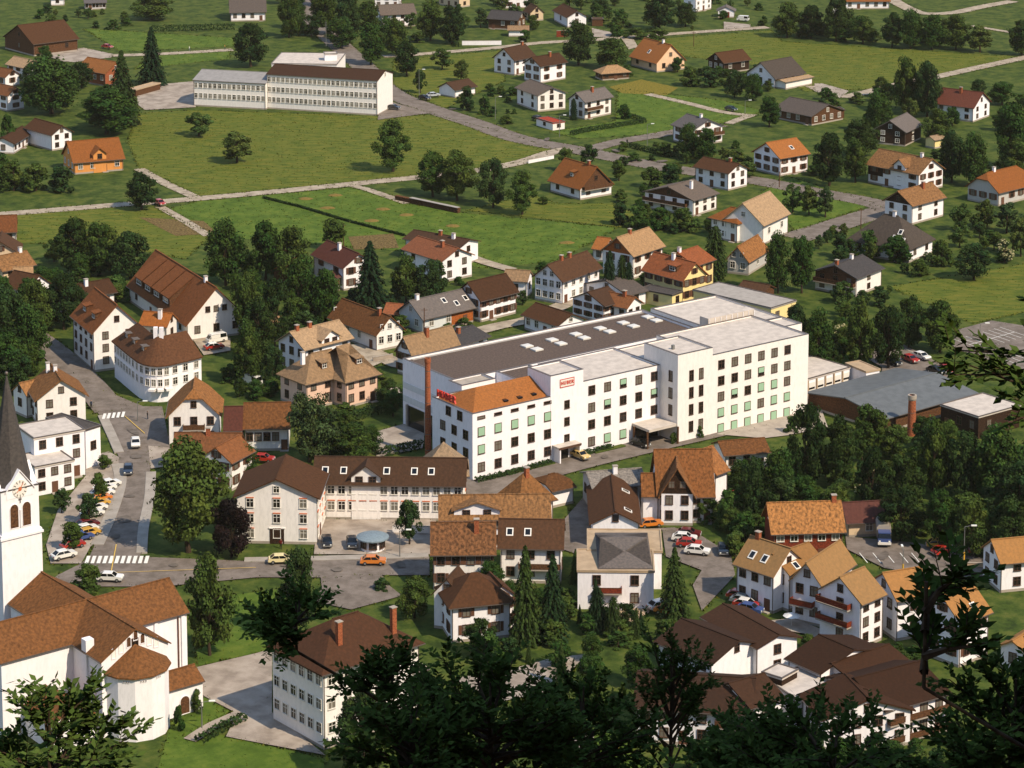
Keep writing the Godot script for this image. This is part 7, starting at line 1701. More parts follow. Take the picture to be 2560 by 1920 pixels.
const TREE_LABELS := [
	"tall dark spruce standing beside the school yard",
	"dark pointed spruce behind the school yard carport",
	"wide dark tree shading the tan roofed white houses",
	"round dark tree at the meadow corner below the spruce",
	"dark tree behind the long hedge on the far lawn",
	"large leafy tree between far road and school",
	"slim dark tree beside the far grey road",
	" in the grove behind the school",
	"rounded tree beside the flat rear wing of the school",
	" round tree on the lawn by the upper road",
	"small tree with slim stem near the road lamp",
	" on the slope above the brown garage",
	" beside the brown roofed garage",
	" below the beige far house",
	" in the garden row above the tan hipped hut",
	" above the upper road",
	" beside the stacked window house",
	"round dark bush by the cream house with balcony",
	"narrow dark conifer between the grey roofed pair of houses",
	" in front of the flower balcony house",
	" round tree on the bank below the road junction",
	" in the gardens along the through road",
	" below the peach house",
	" round the timber chalet",
	"dark garden tree beside the path with the green car",
	" of the dark row along the upper meadow",
	"small tree at the end of the upper meadow tree row",
	"dark tree where the upper meadow meets the field road",
	" beside the meadow road",
	" in the grove above the small chalet",
	" filling the farm hollow",
	" of the wood beside the old farmhouse",
	" in the meadow below the school",
	"tall loose tree standing alone in the school meadow",
	" in the row by the meadow road",
	"round tree at the crossing of the two meadow paths",
	" behind the old beige houses",
	"green tree between barn and field path",
	"dark tree beside the barn roof ridge",
	" beside the football field",
	"slim young tree beside the garden plots",
	"broad dark spruce between the white houses",
	" in front of the pale red roofed house",
	" before the red brown roofed house",
	" in the grove behind the barn gable",
	" beside the tan roofed shed",
	"leafy climber bush at the factory hall corner",
	" beside the orange timber house",
	" on the bank above the main street",
	" hiding the old cottages",
	"large leafy tree beside the main street junction",
	"dark red leaved tree beside the parish house",
	" between the parked cars and the white block",
	"tall pale willow in front of the grey brown workshop",
	"dense tree beside the factory loading yard",
	"round headed tree beside the blue roofed kiosk",
	"leafy tree at the parish house back corner",
	"round dark bush beside the church roof",
	"tall green tree at the church gable wall",
	"tall narrow green tree on the lawn opposite the parish house",
	" below the double house",
	"dark conifer beside the flat rimmed house",
	" on the terrace slope",
	"shrubby tree beside the brown crossing gables house",
	" of the dense wood beside the metal hall",
	" between the inn and the wood",
	"pale flowering tree in the dark wood",
	"white flowering shrub in the big garden",
	"flowering shrub beside the timber chalet",
	" beside the large tan roofed barn",
	" in the hedge above the car park",
	"cone shaped dark tree in the open garden",
	" round the huge dark roofed villa",
	" on the green beside the wide road",
	" in the garden below the grey walled house",
	" in the hedge behind the white pale roofed factory end",
	" in front of the cream timber gable house",
	"tall dark conifer behind the yellow house",
	"small conifer on the workshop strip",
	" below the wide grey roofed house",
	" in the village lanes",
	" along the factory front",
	" by the schoolyard lawn",
	"dense green tree at the foot of the old school",
	" on the garden slope below the brown roofs",
	" in front of the brown end wall of the metal hall",
	" in the grove round the old farm houses",
	" among the gardens behind the long farm building",
	" in the belt of dark trees behind the school",
	" in the upper house gardens",
	" in the gardens of the white houses by the junction",
	" beside the houses along the upper meadow road",
	" filling the gaps of the upper meadow row",
	" in the gardens round the timber chalet",
	" in the wooded gardens round the old farmhouse",
	" along the through road gardens",
	" in the big sloping garden",
	" of the belt above the car park",
	" in the grove behind the barn",
	" in the old village gardens",
	" behind the wide grey roofed house",
	" along the bank of the main street",
	" among the old cottages",
	" of the dark wood beside the metal hall",
	" beside the factory road and inn",
	" beside the parish house and workshop",
	" round the brown roofed courtyard home",
	" in the planted slope beside the complex",
	"shrub on the churchyard lawn"]
# kind, label, x, z, height, width, variant, turn
const TREES := [
["spruce",0,-115.7,-780.9,23.2,12.7,0,5.9],
["spruce",1,-115.3,-844.2,19.6,10.8,1,3.2],
["broad",2,-139.7,-797.6,17.7,18.7,2,6.1],
["broad",3,-118.4,-767.2,14.1,19.4,3,0.5],
["broad",4,-132.5,-974.6,10,16.1,4,3.8],
["broad",5,-86.9,-877.6,15.2,13.3,5,2.4],
["tall",6,-78.9,-934.7,17.2,9.1,6,5],
["broad",7,-65.9,-941,17.1,11.2,7,1.1],
["broad",7,-58,-923.6,18.1,10.5,8,5.5],
["broad",7,-59.2,-912.6,11,11.5,9,3.4],
["broad",8,-47.2,-881.1,14.5,10.2,10,5.7],
["broad",9,-39.3,-898.4,13.2,9.1,11,3],
["broad",9,-34.3,-859.9,12.2,9.3,12,2.7],
["small",10,-28.9,-830.9,7.9,4.5,13,5],
["fruit",11,-23.1,-872,7.6,7.9,14,6.2],
["fruit",11,-16.5,-851,7.6,6.3,15,2.3],
["bush",12,-13.7,-802.8,8,5.5,16,6.1],
["bush",12,-8.4,-797.6,6.1,4.6,17,5.8],
["broad",13,-28.6,-929.1,14.8,10,18,1.1],
["broad",13,-20.9,-921.4,14.4,9.5,19,3.8],
["broad",14,22.2,-880.8,15.5,12.1,20,4.4],
["broad",14,32.8,-873.3,11,12.9,21,5.9],
["bush",15,38.9,-958.2,6.8,8.1,22,4.2],
["bush",15,36.7,-938,4.2,6.8,23,0.8],
["bush",15,44,-932.5,4.3,8.1,24,3.1],
["bush",15,51.5,-930.4,4.3,7.5,25,3.1],
["broad",16,53.1,-949.4,14.3,13.1,26,3.1],
["broad",16,62.9,-958.4,9.3,9.1,27,6],
["bush",17,33.6,-789.1,4.9,4.6,28,2.2],
["cypress",18,18.5,-788.6,6.8,2.5,29,1.4],
["broad",19,49.2,-732.7,10.5,6.6,30,3.3],
["broad",19,54,-728,10.6,7.3,31,4],
["small",20,14.6,-718.2,6.7,5.5,32,5.9],
["small",20,21.1,-724.1,6.5,5.7,33,3.7],
["small",20,28.8,-706.1,6.1,5.1,34,1.7],
["bush",21,37.1,-698.1,5.8,6.3,35,5.8],
["bush",21,43.3,-703.6,4.8,6.4,36,3.1],
["bush",21,33.7,-730.9,2.6,4.6,37,4.2],
["bush",21,59.8,-715.8,4,5.2,38,3],
["bush",21,63.9,-712.1,4.2,6.5,39,1.4],
["bush",22,57,-843.3,6.5,7.2,40,4.3],
["bush",22,63.3,-841.8,6,7.6,41,4.8],
["bush",22,37.4,-860.3,4,4.4,42,1.2],
["broad",23,69.6,-823.8,9.3,6.7,43,2.9],
["broad",23,74.9,-818.5,8.8,6.7,44,2.3],
["broad",24,76.1,-777.6,9.7,7.6,45,1.1],
["broad",25,97.4,-934.9,13.1,10.1,46,1.4],
["broad",25,105.6,-933.1,12.5,10.6,47,6],
["broad",25,113.9,-927.5,16.7,11.2,48,5.6],
["broad",25,122.5,-921.5,10.3,10,49,2.4],
["broad",25,131.8,-915.6,12.8,8.6,50,4.6],
["broad",25,137.7,-912.1,14.2,9.5,51,0.3],
["broad",25,144.7,-910.4,12.9,9.8,52,5.7],
["broad",25,153.1,-910.6,12.6,10.7,53,3.4],
["fruit",26,160.5,-905.1,9.8,10.4,54,5.2],
["broad",27,173.6,-898.6,13.2,9.7,55,1.7],
["broad",28,119.2,-797.4,18.2,9.4,56,2.4],
["broad",28,125.2,-793.3,17.8,10,57,2.2],
["broad",29,107.4,-769.9,12.4,8.9,58,6.1],
["broad",29,151.3,-811.9,7.5,9.8,59,2.7],
["broad",29,122.4,-755,10.5,9.2,60,3.1],
["broad",30,84.8,-700,15.2,9.8,61,6],
["broad",30,97.4,-736.8,11.2,11.3,62,5.7],
["broad",30,92.3,-703.9,12.4,7.7,63,2.5],
["broad",31,118.2,-704.2,14.9,8.6,64,1.9],
["broad",31,123.5,-699.7,14.6,8.3,65,5.1],
["broad",31,136.8,-719.3,19.5,12.4,66,0.7],
["broad",31,135.8,-704.6,12.4,10.2,67,2.5],
["fruit",32,-91.2,-764.7,7.5,9.6,68,5.5],
["fruit",32,-76.4,-729,9.2,11.1,69,5.8],
["oak",33,-32.6,-717.4,15.2,11.6,70,1.5],
["oak",34,-20.8,-687.2,12.6,10.2,71,0.5],
["oak",34,-14.3,-683,13.9,10.5,72,4.9],
["oak",34,-4.9,-674.9,13.4,9.1,73,3.9],
["oak",34,2.6,-667.1,12,8.5,74,1.5],
["broad",35,-95.2,-672.4,10.3,9.3,75,3.2],
["broad",36,-102,-608,14.3,10.3,76,0.4],
["broad",36,-96.1,-607.7,13,9.4,77,4.4],
["broad",37,-88.5,-603.6,11.8,9.6,78,3.3],
["broad",38,-65.7,-597.6,15.7,10.2,79,4.4],
["broad",39,-57,-602.6,14.5,8.8,80,0.6],
["broad",39,-50.5,-600.2,13.7,9,81,4],
["small",40,-42.8,-631.3,8.1,7.9,82,2.3],
["spruce",41,-31.3,-574.4,16.8,10.9,83,3.1],
["broad",42,-23.7,-582.3,11.5,7.5,84,2.1],
["broad",42,-18,-581.2,10.9,7.8,85,4],
["broad",43,-45.8,-566.3,15,8.1,86,3.6],
["broad",43,-40.3,-563.5,13.4,7,87,3.9],
["broad",44,-56.1,-551.8,15.5,7.3,88,0.4],
["broad",44,-50,-546.6,15.8,7.3,89,1.4],
["broad",44,-52.4,-536.8,14.6,8.4,90,0.5],
["broad",45,-52.9,-520.4,13.2,6.9,91,2.4],
["broad",45,-48.1,-520,8.9,5.3,92,3],
["bush",46,-19.1,-541.1,3.8,5.5,93,0.7],
["bush",47,-132,-693.9,8.9,6.9,94,4.2],
["bush",47,-126.2,-694,7.6,7.6,95,3.1],
["bush",47,-119.3,-693.2,7.2,8.8,96,3.1],
["bush",47,-135.7,-695.7,10.4,7.6,97,3.8],
["bush",47,-143.9,-749.3,10.1,4.4,98,5.9],
["broad",48,-104.6,-533.9,17.4,9.8,99,3.7],
["broad",48,-99.1,-533.5,13.5,8.3,100,0.6],
["broad",48,-100.6,-514.9,13.1,9.5,101,0.9],
["broad",49,-101.9,-555.3,12.7,7.3,102,4.4],
["broad",49,-96.8,-560.9,13.1,8.2,103,2],
["oak",50,-53.9,-426.7,20.3,14.3,104,4.7],
["copper",51,-46.5,-424.2,10.6,7.1,105,3.2],
["small",52,-73.2,-427.7,5.2,4.8,106,2.4],
["small",52,-72.5,-439.5,5.9,4.3,107,4.6],
["small",52,-72.4,-451,5.7,3.8,108,1.1],
["small",52,-78.1,-445.4,4.8,3.3,109,1.8],
["small",52,-74.1,-468.7,2.9,3.5,110,1.8],
["birch",53,-37.1,-472.8,13.8,9.6,111,2.6],
["broad",54,-29.3,-473.8,7.3,8.4,112,5.7],
["small",55,-17.2,-430,8.2,4.5,113,5.1],
["broad",56,-47.9,-463.6,6.9,5.5,114,5.2],
["bush",57,-67.8,-408.6,4.9,5.6,115,4],
["broad",58,-45.5,-383.2,16.6,7.9,116,0.1],
["oak",59,-32.8,-388.3,16,7.1,117,1.8],
["conifer",60,2,-388.1,16,6.3,118,3.2],
["conifer",60,6.2,-389.9,13.9,6.2,119,5.6],
["conifer",61,25.3,-398.1,11.9,6.1,120,2.3],
["cypress",62,13.1,-392.4,7.6,3.1,121,3.5],
["cypress",62,15.5,-390.8,6.5,2.8,122,5.3],
["broad",63,-15.2,-398.1,7,5.9,123,2.1],
["broad",64,52.7,-459.7,16.1,7.6,124,4.7],
["broad",64,58.6,-459.6,13.5,7.2,125,3.7],
["broad",64,65.9,-474.9,10.6,7.6,126,3.3],
["broad",64,41.5,-442.5,11.8,5.3,127,4],
["broad",64,46,-444,12.3,7,128,3],
["broad",64,50.3,-441.6,8.5,6.5,129,0.7],
["broad",64,55.8,-440.5,7.3,6.5,130,5.6],
["broad",64,62.5,-446.3,12.3,6.6,131,6.1],
["broad",64,67.9,-446.6,10.7,7.8,132,5.2],
["broad",64,74.3,-453.4,15,6.9,133,2.2],
["broad",64,79.3,-452.3,13.3,7.1,134,4],
["broad",64,85,-449.5,14.5,10.1,135,4.8],
["broad",64,71.3,-427.3,11.1,6.7,136,0.4],
["broad",64,76.3,-424.2,10.6,7.1,137,5],
["broad",64,65.4,-432.1,9.6,8.4,138,0.5],
["broad",64,82.4,-422.7,11.3,9.4,139,5.9],
["broad",64,74.1,-461.9,7.6,6.8,140,1.5],
["broad",64,86.6,-438.8,12.1,8.9,141,6],
["bush",65,36.8,-437.7,7.2,4.5,142,1.5],
["bush",65,39.2,-432.3,5.1,4.8,143,3.4],
["bush",65,37.1,-424.7,4.6,4.7,144,5.2],
["bush",65,33.5,-441.1,4.8,4.5,145,6.2],
["flower",66,63.2,-453.2,5.5,5.9,146,4.4],
["flower",67,117,-618.8,5.9,5.6,147,5.2],
["flower",68,69.8,-548.8,5,5,148,2.5],
["broad",69,60.4,-590.7,14.5,6.5,149,4.7],
["broad",69,65.8,-590.9,13.8,7.3,150,2.4],
["broad",70,71.4,-531.5,15.9,6.8,151,5.8],
["broad",70,77.2,-531.8,14,8,152,4.9],
["broad",70,83.6,-546.5,11.8,7,153,2.4],
["broad",70,89.7,-543.6,11.8,8.8,154,4.9],
["broad",71,106.9,-602.5,9,8.6,155,0.4],
["bush",72,78.5,-623.1,6.2,5.6,156,5.8],
["bush",72,85,-623.2,7,5.9,157,4.4],
["bush",72,91,-618,6.9,7.8,158,2.1],
["bush",72,94.9,-606.6,4.2,5,159,4.1],
["bush",72,101.3,-615.3,6.5,5.6,160,4.9],
["fruit",73,71.8,-669,7.9,6.1,161,3.9],
["fruit",73,75.7,-666.4,8.2,5.7,162,5.6],
["fruit",73,79.6,-664,8.2,5.8,163,2.6],
["fruit",74,111.6,-649.5,7.4,6.5,164,2],
["fruit",74,117.7,-651.9,8,6.5,165,2.3],
["fruit",74,122.6,-647.4,8,7.7,166,1.8],
["fruit",74,108.6,-633,6.7,5.8,167,3],
["fruit",74,121.8,-624.2,10,6.3,168,4.8],
["broad",75,58.3,-532.9,14,5.9,169,5.5],
["broad",75,62.7,-529.9,13.4,6.8,170,4],
["cypress",76,21.9,-583.9,12.1,3.1,171,4.9],
["cypress",76,24.7,-585.9,10.5,3.1,172,6.1],
["cypress",76,26.3,-585.8,8.9,2.8,173,4.1],
["cypress",77,46.9,-602.7,13.2,5.8,174,0.5],
["cypress",78,52.3,-552.3,4.9,2.5,175,3.9],
["bush",79,27.1,-655.4,6.2,5.3,176,0.1],
["bush",79,31.5,-654.3,5.7,6.3,177,4.3],
["bush",79,36.8,-651.8,5.9,5.9,178,6.3],
["bush",79,42.4,-649.6,6.2,7.1,179,3.1],
["bush",80,8,-678.6,2.2,3.1,180,5.9],
["bush",80,-61.5,-463.5,2.4,3,181,0.1],
["bush",80,-57,-523,3.7,4.8,182,6.1],
["bush",80,-22.8,-567.1,3.4,4.2,183,1.1],
["bush",80,-29.5,-522.8,2.7,3.8,184,5.3],
["bush",80,-34.2,-421,2.2,2.5,185,1.9],
["bush",80,-20.9,-410.1,1.8,3.7,186,2.5],
["bush",81,8.3,-473.3,2.5,1.1,187,0.8],
["bush",81,11.7,-477.2,2,1.1,188,0.2],
["bush",81,30.3,-483.6,2.3,1.8,189,4.7],
["bush",81,35.4,-486.8,2.5,1.6,190,4.7],
["bush",81,37.6,-490.9,3.5,1.2,191,0.8],
["bush",81,53,-489.9,3.5,2.7,192,3.9],
["bush",82,-46.9,-356.4,4,2,193,1.6],
["bush",82,-45,-362.6,3.7,1.9,194,5.6],
["broad",83,-20.1,-341.3,13.6,8.6,195,0.8],
["bush",84,25.8,-341.8,5.8,5.1,196,3.7],
["bush",84,-3.5,-380.7,4.9,5,197,5.6],
["bush",84,7.2,-378.8,4.2,4.3,198,3.4],
["bush",84,51.2,-387.1,2.1,2.2,199,4.2],
["bush",84,54.3,-383.5,2.1,2.2,200,5.1],
["bush",84,10.6,-342.7,4.5,3.2,201,4.4],
["bush",84,39.4,-343.4,6.5,5.8,202,5.2],
["broad",85,64.3,-472.8,6.6,4.9,203,3.4],
["broad",85,65.9,-476.5,6.8,6.7,204,5.5],
["oak",85,77.2,-478.6,5.7,5.5,205,1.8],
["oak",85,81.2,-479.2,6.1,5.5,206,2.7],
["broad",85,70.5,-475,6.6,6.6,207,1.5],
["oak",85,81,-476.1,4.6,3.7,208,0.5],
["broad",85,76.6,-482.3,6.1,4.7,209,5.5],
["broad",85,69.2,-480.5,4.1,3.5,210,5.3],
["broad",85,75.2,-474.8,4.4,3.7,211,4.9],
["broad",86,-138.7,-829.5,8.4,6.7,212,5.4],
["broad",86,-156.6,-883.3,6.4,6.1,213,6.1],
["broad",86,-117.2,-798.5,8,7,214,5],
["broad",86,-137.2,-839.5,8.8,8.2,215,4.7],
["broad",86,-121,-787.8,8,8,216,5],
["broad",86,-125.2,-803.2,7.5,6.2,217,3.4],
["broad",86,-153.5,-841.8,7.9,7.3,218,3.4],
["broad",86,-116.7,-780.7,8.7,7.8,219,1.6],
["broad",86,-123.7,-779.3,7,6,220,3.7],
["broad",86,-138,-808.4,7.1,6.9,221,5.9],
["broad",86,-147.6,-826.8,7.6,6.6,222,5.5],
["broad",86,-124.9,-810.7,7.2,6.8,223,0.7],
["fruit",87,-168.5,-963,4.3,3.3,224,3.9],
["bush",87,-143.3,-977.3,2.7,3.2,225,3.7],
["bush",87,-173.9,-989.8,3.5,4.8,226,4.8],
["bush",87,-139.8,-961.1,2.9,4.5,227,2.2],
["fruit",87,-169.3,-981.4,2.9,2.3,228,4.1],
["bush",87,-155,-980.2,2.4,3.2,229,4.8],
["fruit",87,-156.5,-976.8,4.2,4.2,230,1.7],
["bush",87,-163.9,-970.3,2.7,2.8,231,0.1],
["fruit",87,-160.5,-979.1,3.5,3.2,232,2],
["bush",87,-174.2,-976.2,3.8,4.4,233,4.7],
["bush",87,-167.9,-969.1,2.7,3.1,234,6.1],
["bush",87,-141,-965.2,3.6,3.9,235,1.3],
["bush",87,-150.4,-955.5,2.7,3.5,236,6.2],
["bush",87,-143.7,-952.3,3.8,5.5,237,1.1],
["bush",87,-158.6,-986.5,2.4,3.6,238,1.1],
["bush",87,-152.8,-986.3,2.4,2.4,239,2.3],
["broad",88,-42.8,-918.2,10.3,9.4,240,6],
["tall",88,-81.1,-992.1,7.3,7,241,5.9],
["broad",88,-46.5,-912.3,6.8,5.4,242,2.1],
["broad",88,-71.4,-975.6,6.8,6,243,4.1],
["tall",88,-68.1,-981.2,6.4,4.9,244,1.3],
["broad",88,-62.5,-1015.8,10.7,9.3,245,1.7],
["broad",88,-88.1,-1011.1,10.7,9,246,5.6],
["broad",88,-78.4,-954.9,10.2,9.7,247,6.1],
["tall",88,-48.5,-936.7,6.1,5.5,248,4.8],
["broad",88,-61.1,-1000.8,8,6.5,249,5.5],
["tall",88,-52.4,-951.9,10.9,10.8,250,0.1],
["tall",88,-71.2,-937.9,7.9,7.5,251,4.7],
["broad",88,-75.8,-939,6.2,5.5,252,5.8],
["broad",88,-73.9,-1006.1,10.4,8.9,253,2],
["bush",89,-5,-982.9,3.4,3.6,254,1.7],
["bush",89,-33,-925.1,3.8,5.8,255,1.9],
["broad",89,7.5,-951.3,5.7,5,256,5],
["broad",89,-11.1,-972.1,3.1,2.9,257,6.1],
["fruit",89,25.7,-941.9,4.2,4.1,258,0.5],
["fruit",89,-17.7,-967.4,3.7,3,259,4.7],
["bush",89,-3.1,-970.4,3.6,3.7,260,5.7],
["broad",89,31.5,-972.2,6.4,5.5,261,0.6],
["bush",89,29.3,-1014.6,4.2,4.3,262,5.5],
["fruit",89,1,-971.8,6.7,5.9,263,5.3],
["fruit",89,-3.9,-992.9,7,6.7,264,3.9],
["fruit",89,-19.5,-923.5,3.8,3.5,265,3.6],
["fruit",89,-36.4,-954,6.2,6,266,1.8],
["broad",89,32.8,-978.8,7.8,7.8,267,2.5],
["fruit",89,-11.3,-956.1,7.6,6.1,268,5.8],
["fruit",89,-17.8,-945.1,7.4,6.8,269,2.5],
["bush",89,-8.2,-963.3,3.6,4.3,270,0.1],
["fruit",89,6.8,-989,7.4,6.2,271,2.3],
["fruit",89,26,-997.1,7.6,6.8,272,2.9],
["fruit",89,-22.2,-951.8,5.1,4.8,273,4.4],
["fruit",89,-19.1,-953.3,3.6,3.1,274,3.2],
["broad",89,22.6,-945.8,3.1,2.4,275,3.9],
["bush",89,33.7,-1014.9,4.2,5.5,276,4.2],
["broad",89,39.2,-1006.8,5,4.3,277,0.3],
["bush",89,-20.1,-996.7,2.4,3.4,278,1.2],
["fruit",89,38.5,-947.5,4,3.6,279,3.5],
["broad",89,19.8,-993.7,3.5,2.9,280,0.3],
["fruit",89,35.6,-970.9,5.4,4.3,281,1.5],
["fruit",89,-7,-1009.5,6.3,4.8,282,3],
["bush",89,4.7,-925.9,4.5,5.8,283,3.9],
["bush",89,31.2,-967.4,4.7,7.2,284,2.5],
["fruit",89,21.9,-1005.1,7.4,6.1,285,5.8],
["broad",89,-29,-973.4,3.9,3.7,286,4.2],
["fruit",89,19.3,-1020.2,3.5,3.4,287,2.2],
["bush",90,0.2,-826.6,3.1,4.4,288,2.6],
["bush",90,-1.3,-816.1,1.8,2.5,289,0.8],
["bush",90,-7.1,-833.8,2.7,3.5,290,0.3],
["bush",90,-2.6,-823.7,2.1,2.6,291,3.5],
["bush",90,-12.3,-805.7,1.8,2,292,2.1],
["bush",90,-6,-826.1,3,3.9,293,4.7],
["bush",90,-3.3,-829.8,3.1,3.8,294,5.1],
["bush",90,-2.6,-786,1.7,2.4,295,2.9],
["bush",90,-5.9,-799.9,2.1,3.1,296,0.1],
["bush",90,0.6,-797.9,1.7,1.8,297,4.2],
["bush",90,-5.9,-793.4,2.5,2.7,298,5.4],
["bush",90,-1.5,-782.1,3.1,4,299,4.3],
["bush",90,-15.5,-815.7,3,3.5,300,2.5],
["bush",90,-1.3,-798,1.6,1.7,301,1.5],
["bush",91,92.8,-995.7,3,3.6,302,0.3],
["bush",91,92.2,-967,2.9,3.1,303,4.7],
["fruit",91,49,-965.6,4.8,4,304,5.5],
["fruit",91,82.2,-996.9,4,3.4,305,2.4],
["fruit",91,58.9,-978.7,3.1,2.4,306,5.7],
["bush",91,58.2,-1020.5,3,4.1,307,4.9],
["fruit",91,70.1,-1021,4.8,4.1,308,0.6],
["fruit",91,64.7,-950.1,2,1.7,309,1],
["bush",91,91.2,-960.6,2.5,4,310,1.8],
["fruit",91,63.1,-1003.2,3.4,3.1,311,1.9],
["bush",91,77.5,-1011.5,3.9,4.9,312,0.5],
["bush",91,77.8,-974.8,3.5,4.7,313,3],
["bush",91,51.5,-1018.7,3.1,4.3,314,5.2],
["fruit",91,89.6,-1006.1,3.7,3.4,315,4.4],
["broad",92,150.9,-937,4.1,3.7,316,3.9],
["bush",92,102.9,-935.9,3.6,4.9,317,0.3],
["bush",92,140.1,-919.5,4.9,7.4,318,3.1],
["broad",92,100.7,-956.9,8.4,6.6,319,3.4],
["bush",92,99,-945,4.7,6.9,320,4.9],
["bush",92,144.1,-925.5,5.3,7.7,321,3.5],
["broad",92,100.4,-965.1,6.6,5.8,322,3.9],
["bush",92,124.4,-949.3,5.2,5.7,323,1.3],
["broad",92,119.4,-937.6,8.2,7.2,324,5.5],
["bush",92,134.7,-923.7,2.4,3.3,325,0.9],
["broad",92,152.1,-926.8,8.3,7.7,326,3.1],
["bush",92,121.3,-951,4.7,5,327,2.9],
["broad",92,111.1,-937,5.4,4.2,328,5.1],
["bush",92,127.5,-931,3.5,5.3,329,0.3],
["broad",92,147.9,-918.4,7.7,6.4,330,3.5],
["bush",92,126.7,-927.2,4.8,5.6,331,2.5],
["bush",92,113.7,-938.3,3.3,4.5,332,1.5],
["bush",92,104.5,-942.2,3.5,5,333,0.4],
["bush",92,106.2,-959,4.1,6.5,334,1.9],
["bush",92,97.7,-949.7,3.6,4.7,335,0.4],
["broad",92,148.5,-930.5,6.9,5.5,336,2.2],
["bush",92,139.8,-948.7,3.5,5,337,3.8],
["bush",92,117,-926.6,5,7.5,338,4.2],
["bush",92,137.6,-943.7,4.3,5.9,339,1.7],
["broad",92,157.1,-928.4,5.1,4.1,340,1.9],
["bush",92,109.2,-941.3,4.4,6.5,341,4.1],
["broad",93,71.1,-840.2,3.7,3.3,342,0.7],
["broad",93,73.8,-839.5,3,2.6,343,6.2],
["broad",93,81.9,-858.3,4.3,3.6,344,4.5],
["broad",93,57.3,-860.4,3.3,3.2,345,1.9],
["broad",93,74.1,-849.2,3.5,3,346,5],
["broad",93,81,-834.1,3.6,3.6,347,3.6],
["bush",93,74.6,-845.5,3.1,3.3,348,0.4],
["broad",93,61.3,-862.7,2.4,2,349,5.6],
["bush",93,78,-855.6,3.5,4.4,350,3.3],
["broad",93,58.4,-848.1,4.8,3.6,351,3.9],
["bush",93,63.7,-861.4,3.4,4.9,352,3.5],
["broad",93,69.9,-860.1,2.7,2.4,353,1.3],
["bush",93,80.7,-860.5,2.3,3.6,354,2.4],
["bush",93,70.2,-857.8,2.9,3,355,0.4],
["broad",93,69.4,-834.6,4.2,3.8,356,2.4],
["bush",93,67.5,-859.3,3.7,4,357,3.6],
["broad",93,63.6,-855.6,3.1,2.7,358,2.8],
["broad",93,67.1,-843.6,2.3,2.2,359,3.5],
["broad",93,54.5,-867.4,5.3,5,360,2.8],
["bush",93,80.7,-864.3,3.5,5,361,3.5],
["fruit",94,146.9,-783.3,4.3,3.4,362,3],
["fruit",94,118.8,-785.7,7.7,6.2,363,0.7],
["fruit",94,138.4,-696.8,6.8,5.4,364,1.1],
["bush",94,107.3,-786.2,3.3,4.6,365,2.2],
["fruit",94,115.2,-824.2,7.1,5.9,366,1.7],
["bush",94,157.2,-812.8,3.3,4.9,367,1.1],
["fruit",94,126.6,-732.3,5.4,5.2,368,4],
["broad",94,131.3,-698.3,7.9,7.8,369,4.1],
["bush",94,113.6,-718.9,4,6.1,370,4],
["bush",94,118.7,-733.7,2.9,4.3,371,1],
["bush",94,130,-721.6,2.8,4.3,372,1.9],
["bush",94,113.6,-817.5,4.4,5.7,373,3],
["broad",94,130.5,-779.1,6,5.6,374,1.3],
["fruit",94,120.9,-805.2,6.4,6.4,375,5.3],
["bush",94,155.5,-789.8,4.1,6,376,2.1],
["bush",94,99.2,-810.6,4.1,4.6,377,1.7],
["bush",94,124.3,-805.4,2.9,3.4,378,2],
["broad",94,146.6,-828.5,5.2,4.9,379,3.4],
["bush",94,143.9,-805.1,3.1,4.4,380,3.4],
["bush",94,121.9,-831,3.1,3.8,381,1.5],
["bush",94,83.7,-712.4,4.7,7.3,382,2.9],
["fruit",94,120.6,-725.3,5.5,4.3,383,5.8],
["bush",94,106.8,-814.4,3.7,5.4,384,2.4],
["fruit",94,94.3,-798.9,4.8,4.6,385,2.3],
["broad",94,157.2,-807.8,3.2,3,386,3.2],
["fruit",94,106.2,-725.4,3.2,2.5,387,5.5],
["bush",94,144.4,-762.3,2.8,3.2,388,0.4],
["bush",94,112.9,-793.9,4,4,389,2.8],
["broad",94,116.4,-814.8,6.6,5.3,390,5.5],
["broad",94,144,-772,6.8,6,391,1.9],
["fruit",94,98.3,-741,7.3,6.1,392,2.5],
["bush",94,97.7,-820.2,4,5,393,2.6],
["bush",95,62.7,-729.9,3.9,6.2,394,4.4],
["fruit",95,50.3,-708.8,2.4,1.9,395,3.4],
["bush",95,38.9,-731.1,2,2.4,396,0.5],
["bush",95,63.7,-747.1,2.7,2.7,397,3.2],
["bush",95,43.2,-710.8,3.9,6.2,398,5.5],
["fruit",95,58.1,-721.4,3,2.8,399,4.4],
["fruit",95,46,-738.6,3,2.8,400,1.5],
["fruit",95,51.7,-740.7,3.8,3,401,5.3],
["fruit",95,44.9,-714.1,3.6,3.5,402,3.8],
["fruit",95,30.5,-721.4,3.6,3.3,403,0.9],
["bush",95,31.4,-744.7,2.9,3.5,404,1.6],
["bush",95,53,-749.2,2.5,3.8,405,5.5],
["bush",95,48.8,-746.1,2.6,3.4,406,4.8],
["fruit",95,48.5,-727,3.8,3.2,407,1.2],
["fruit",95,65.1,-721.8,3.7,3.2,408,5.9],
["bush",95,54.6,-720.2,2.7,4.1,409,4.2],
["bush",95,43.2,-738,3.9,5.4,410,4.2],
["bush",95,55.5,-739.5,3.2,4.7,411,0.5],
["bush",95,51.2,-736.1,3.6,5.4,412,3],
["bush",95,60.9,-715,2.5,4,413,4],
["fruit",95,59.2,-731.4,4.1,4.1,414,6.2],
["bush",95,41,-745.2,2.5,3.5,415,4.4],
["small",96,114,-629.8,3.7,3.3,416,1.5],
["fruit",96,126,-640.2,4.6,4.2,417,3.3],
["small",96,103.2,-621,2.4,2.1,418,4.4],
["fruit",96,85.6,-590.2,2.1,2,419,4.6],
["fruit",96,98,-635.3,5.3,5,420,2.9],
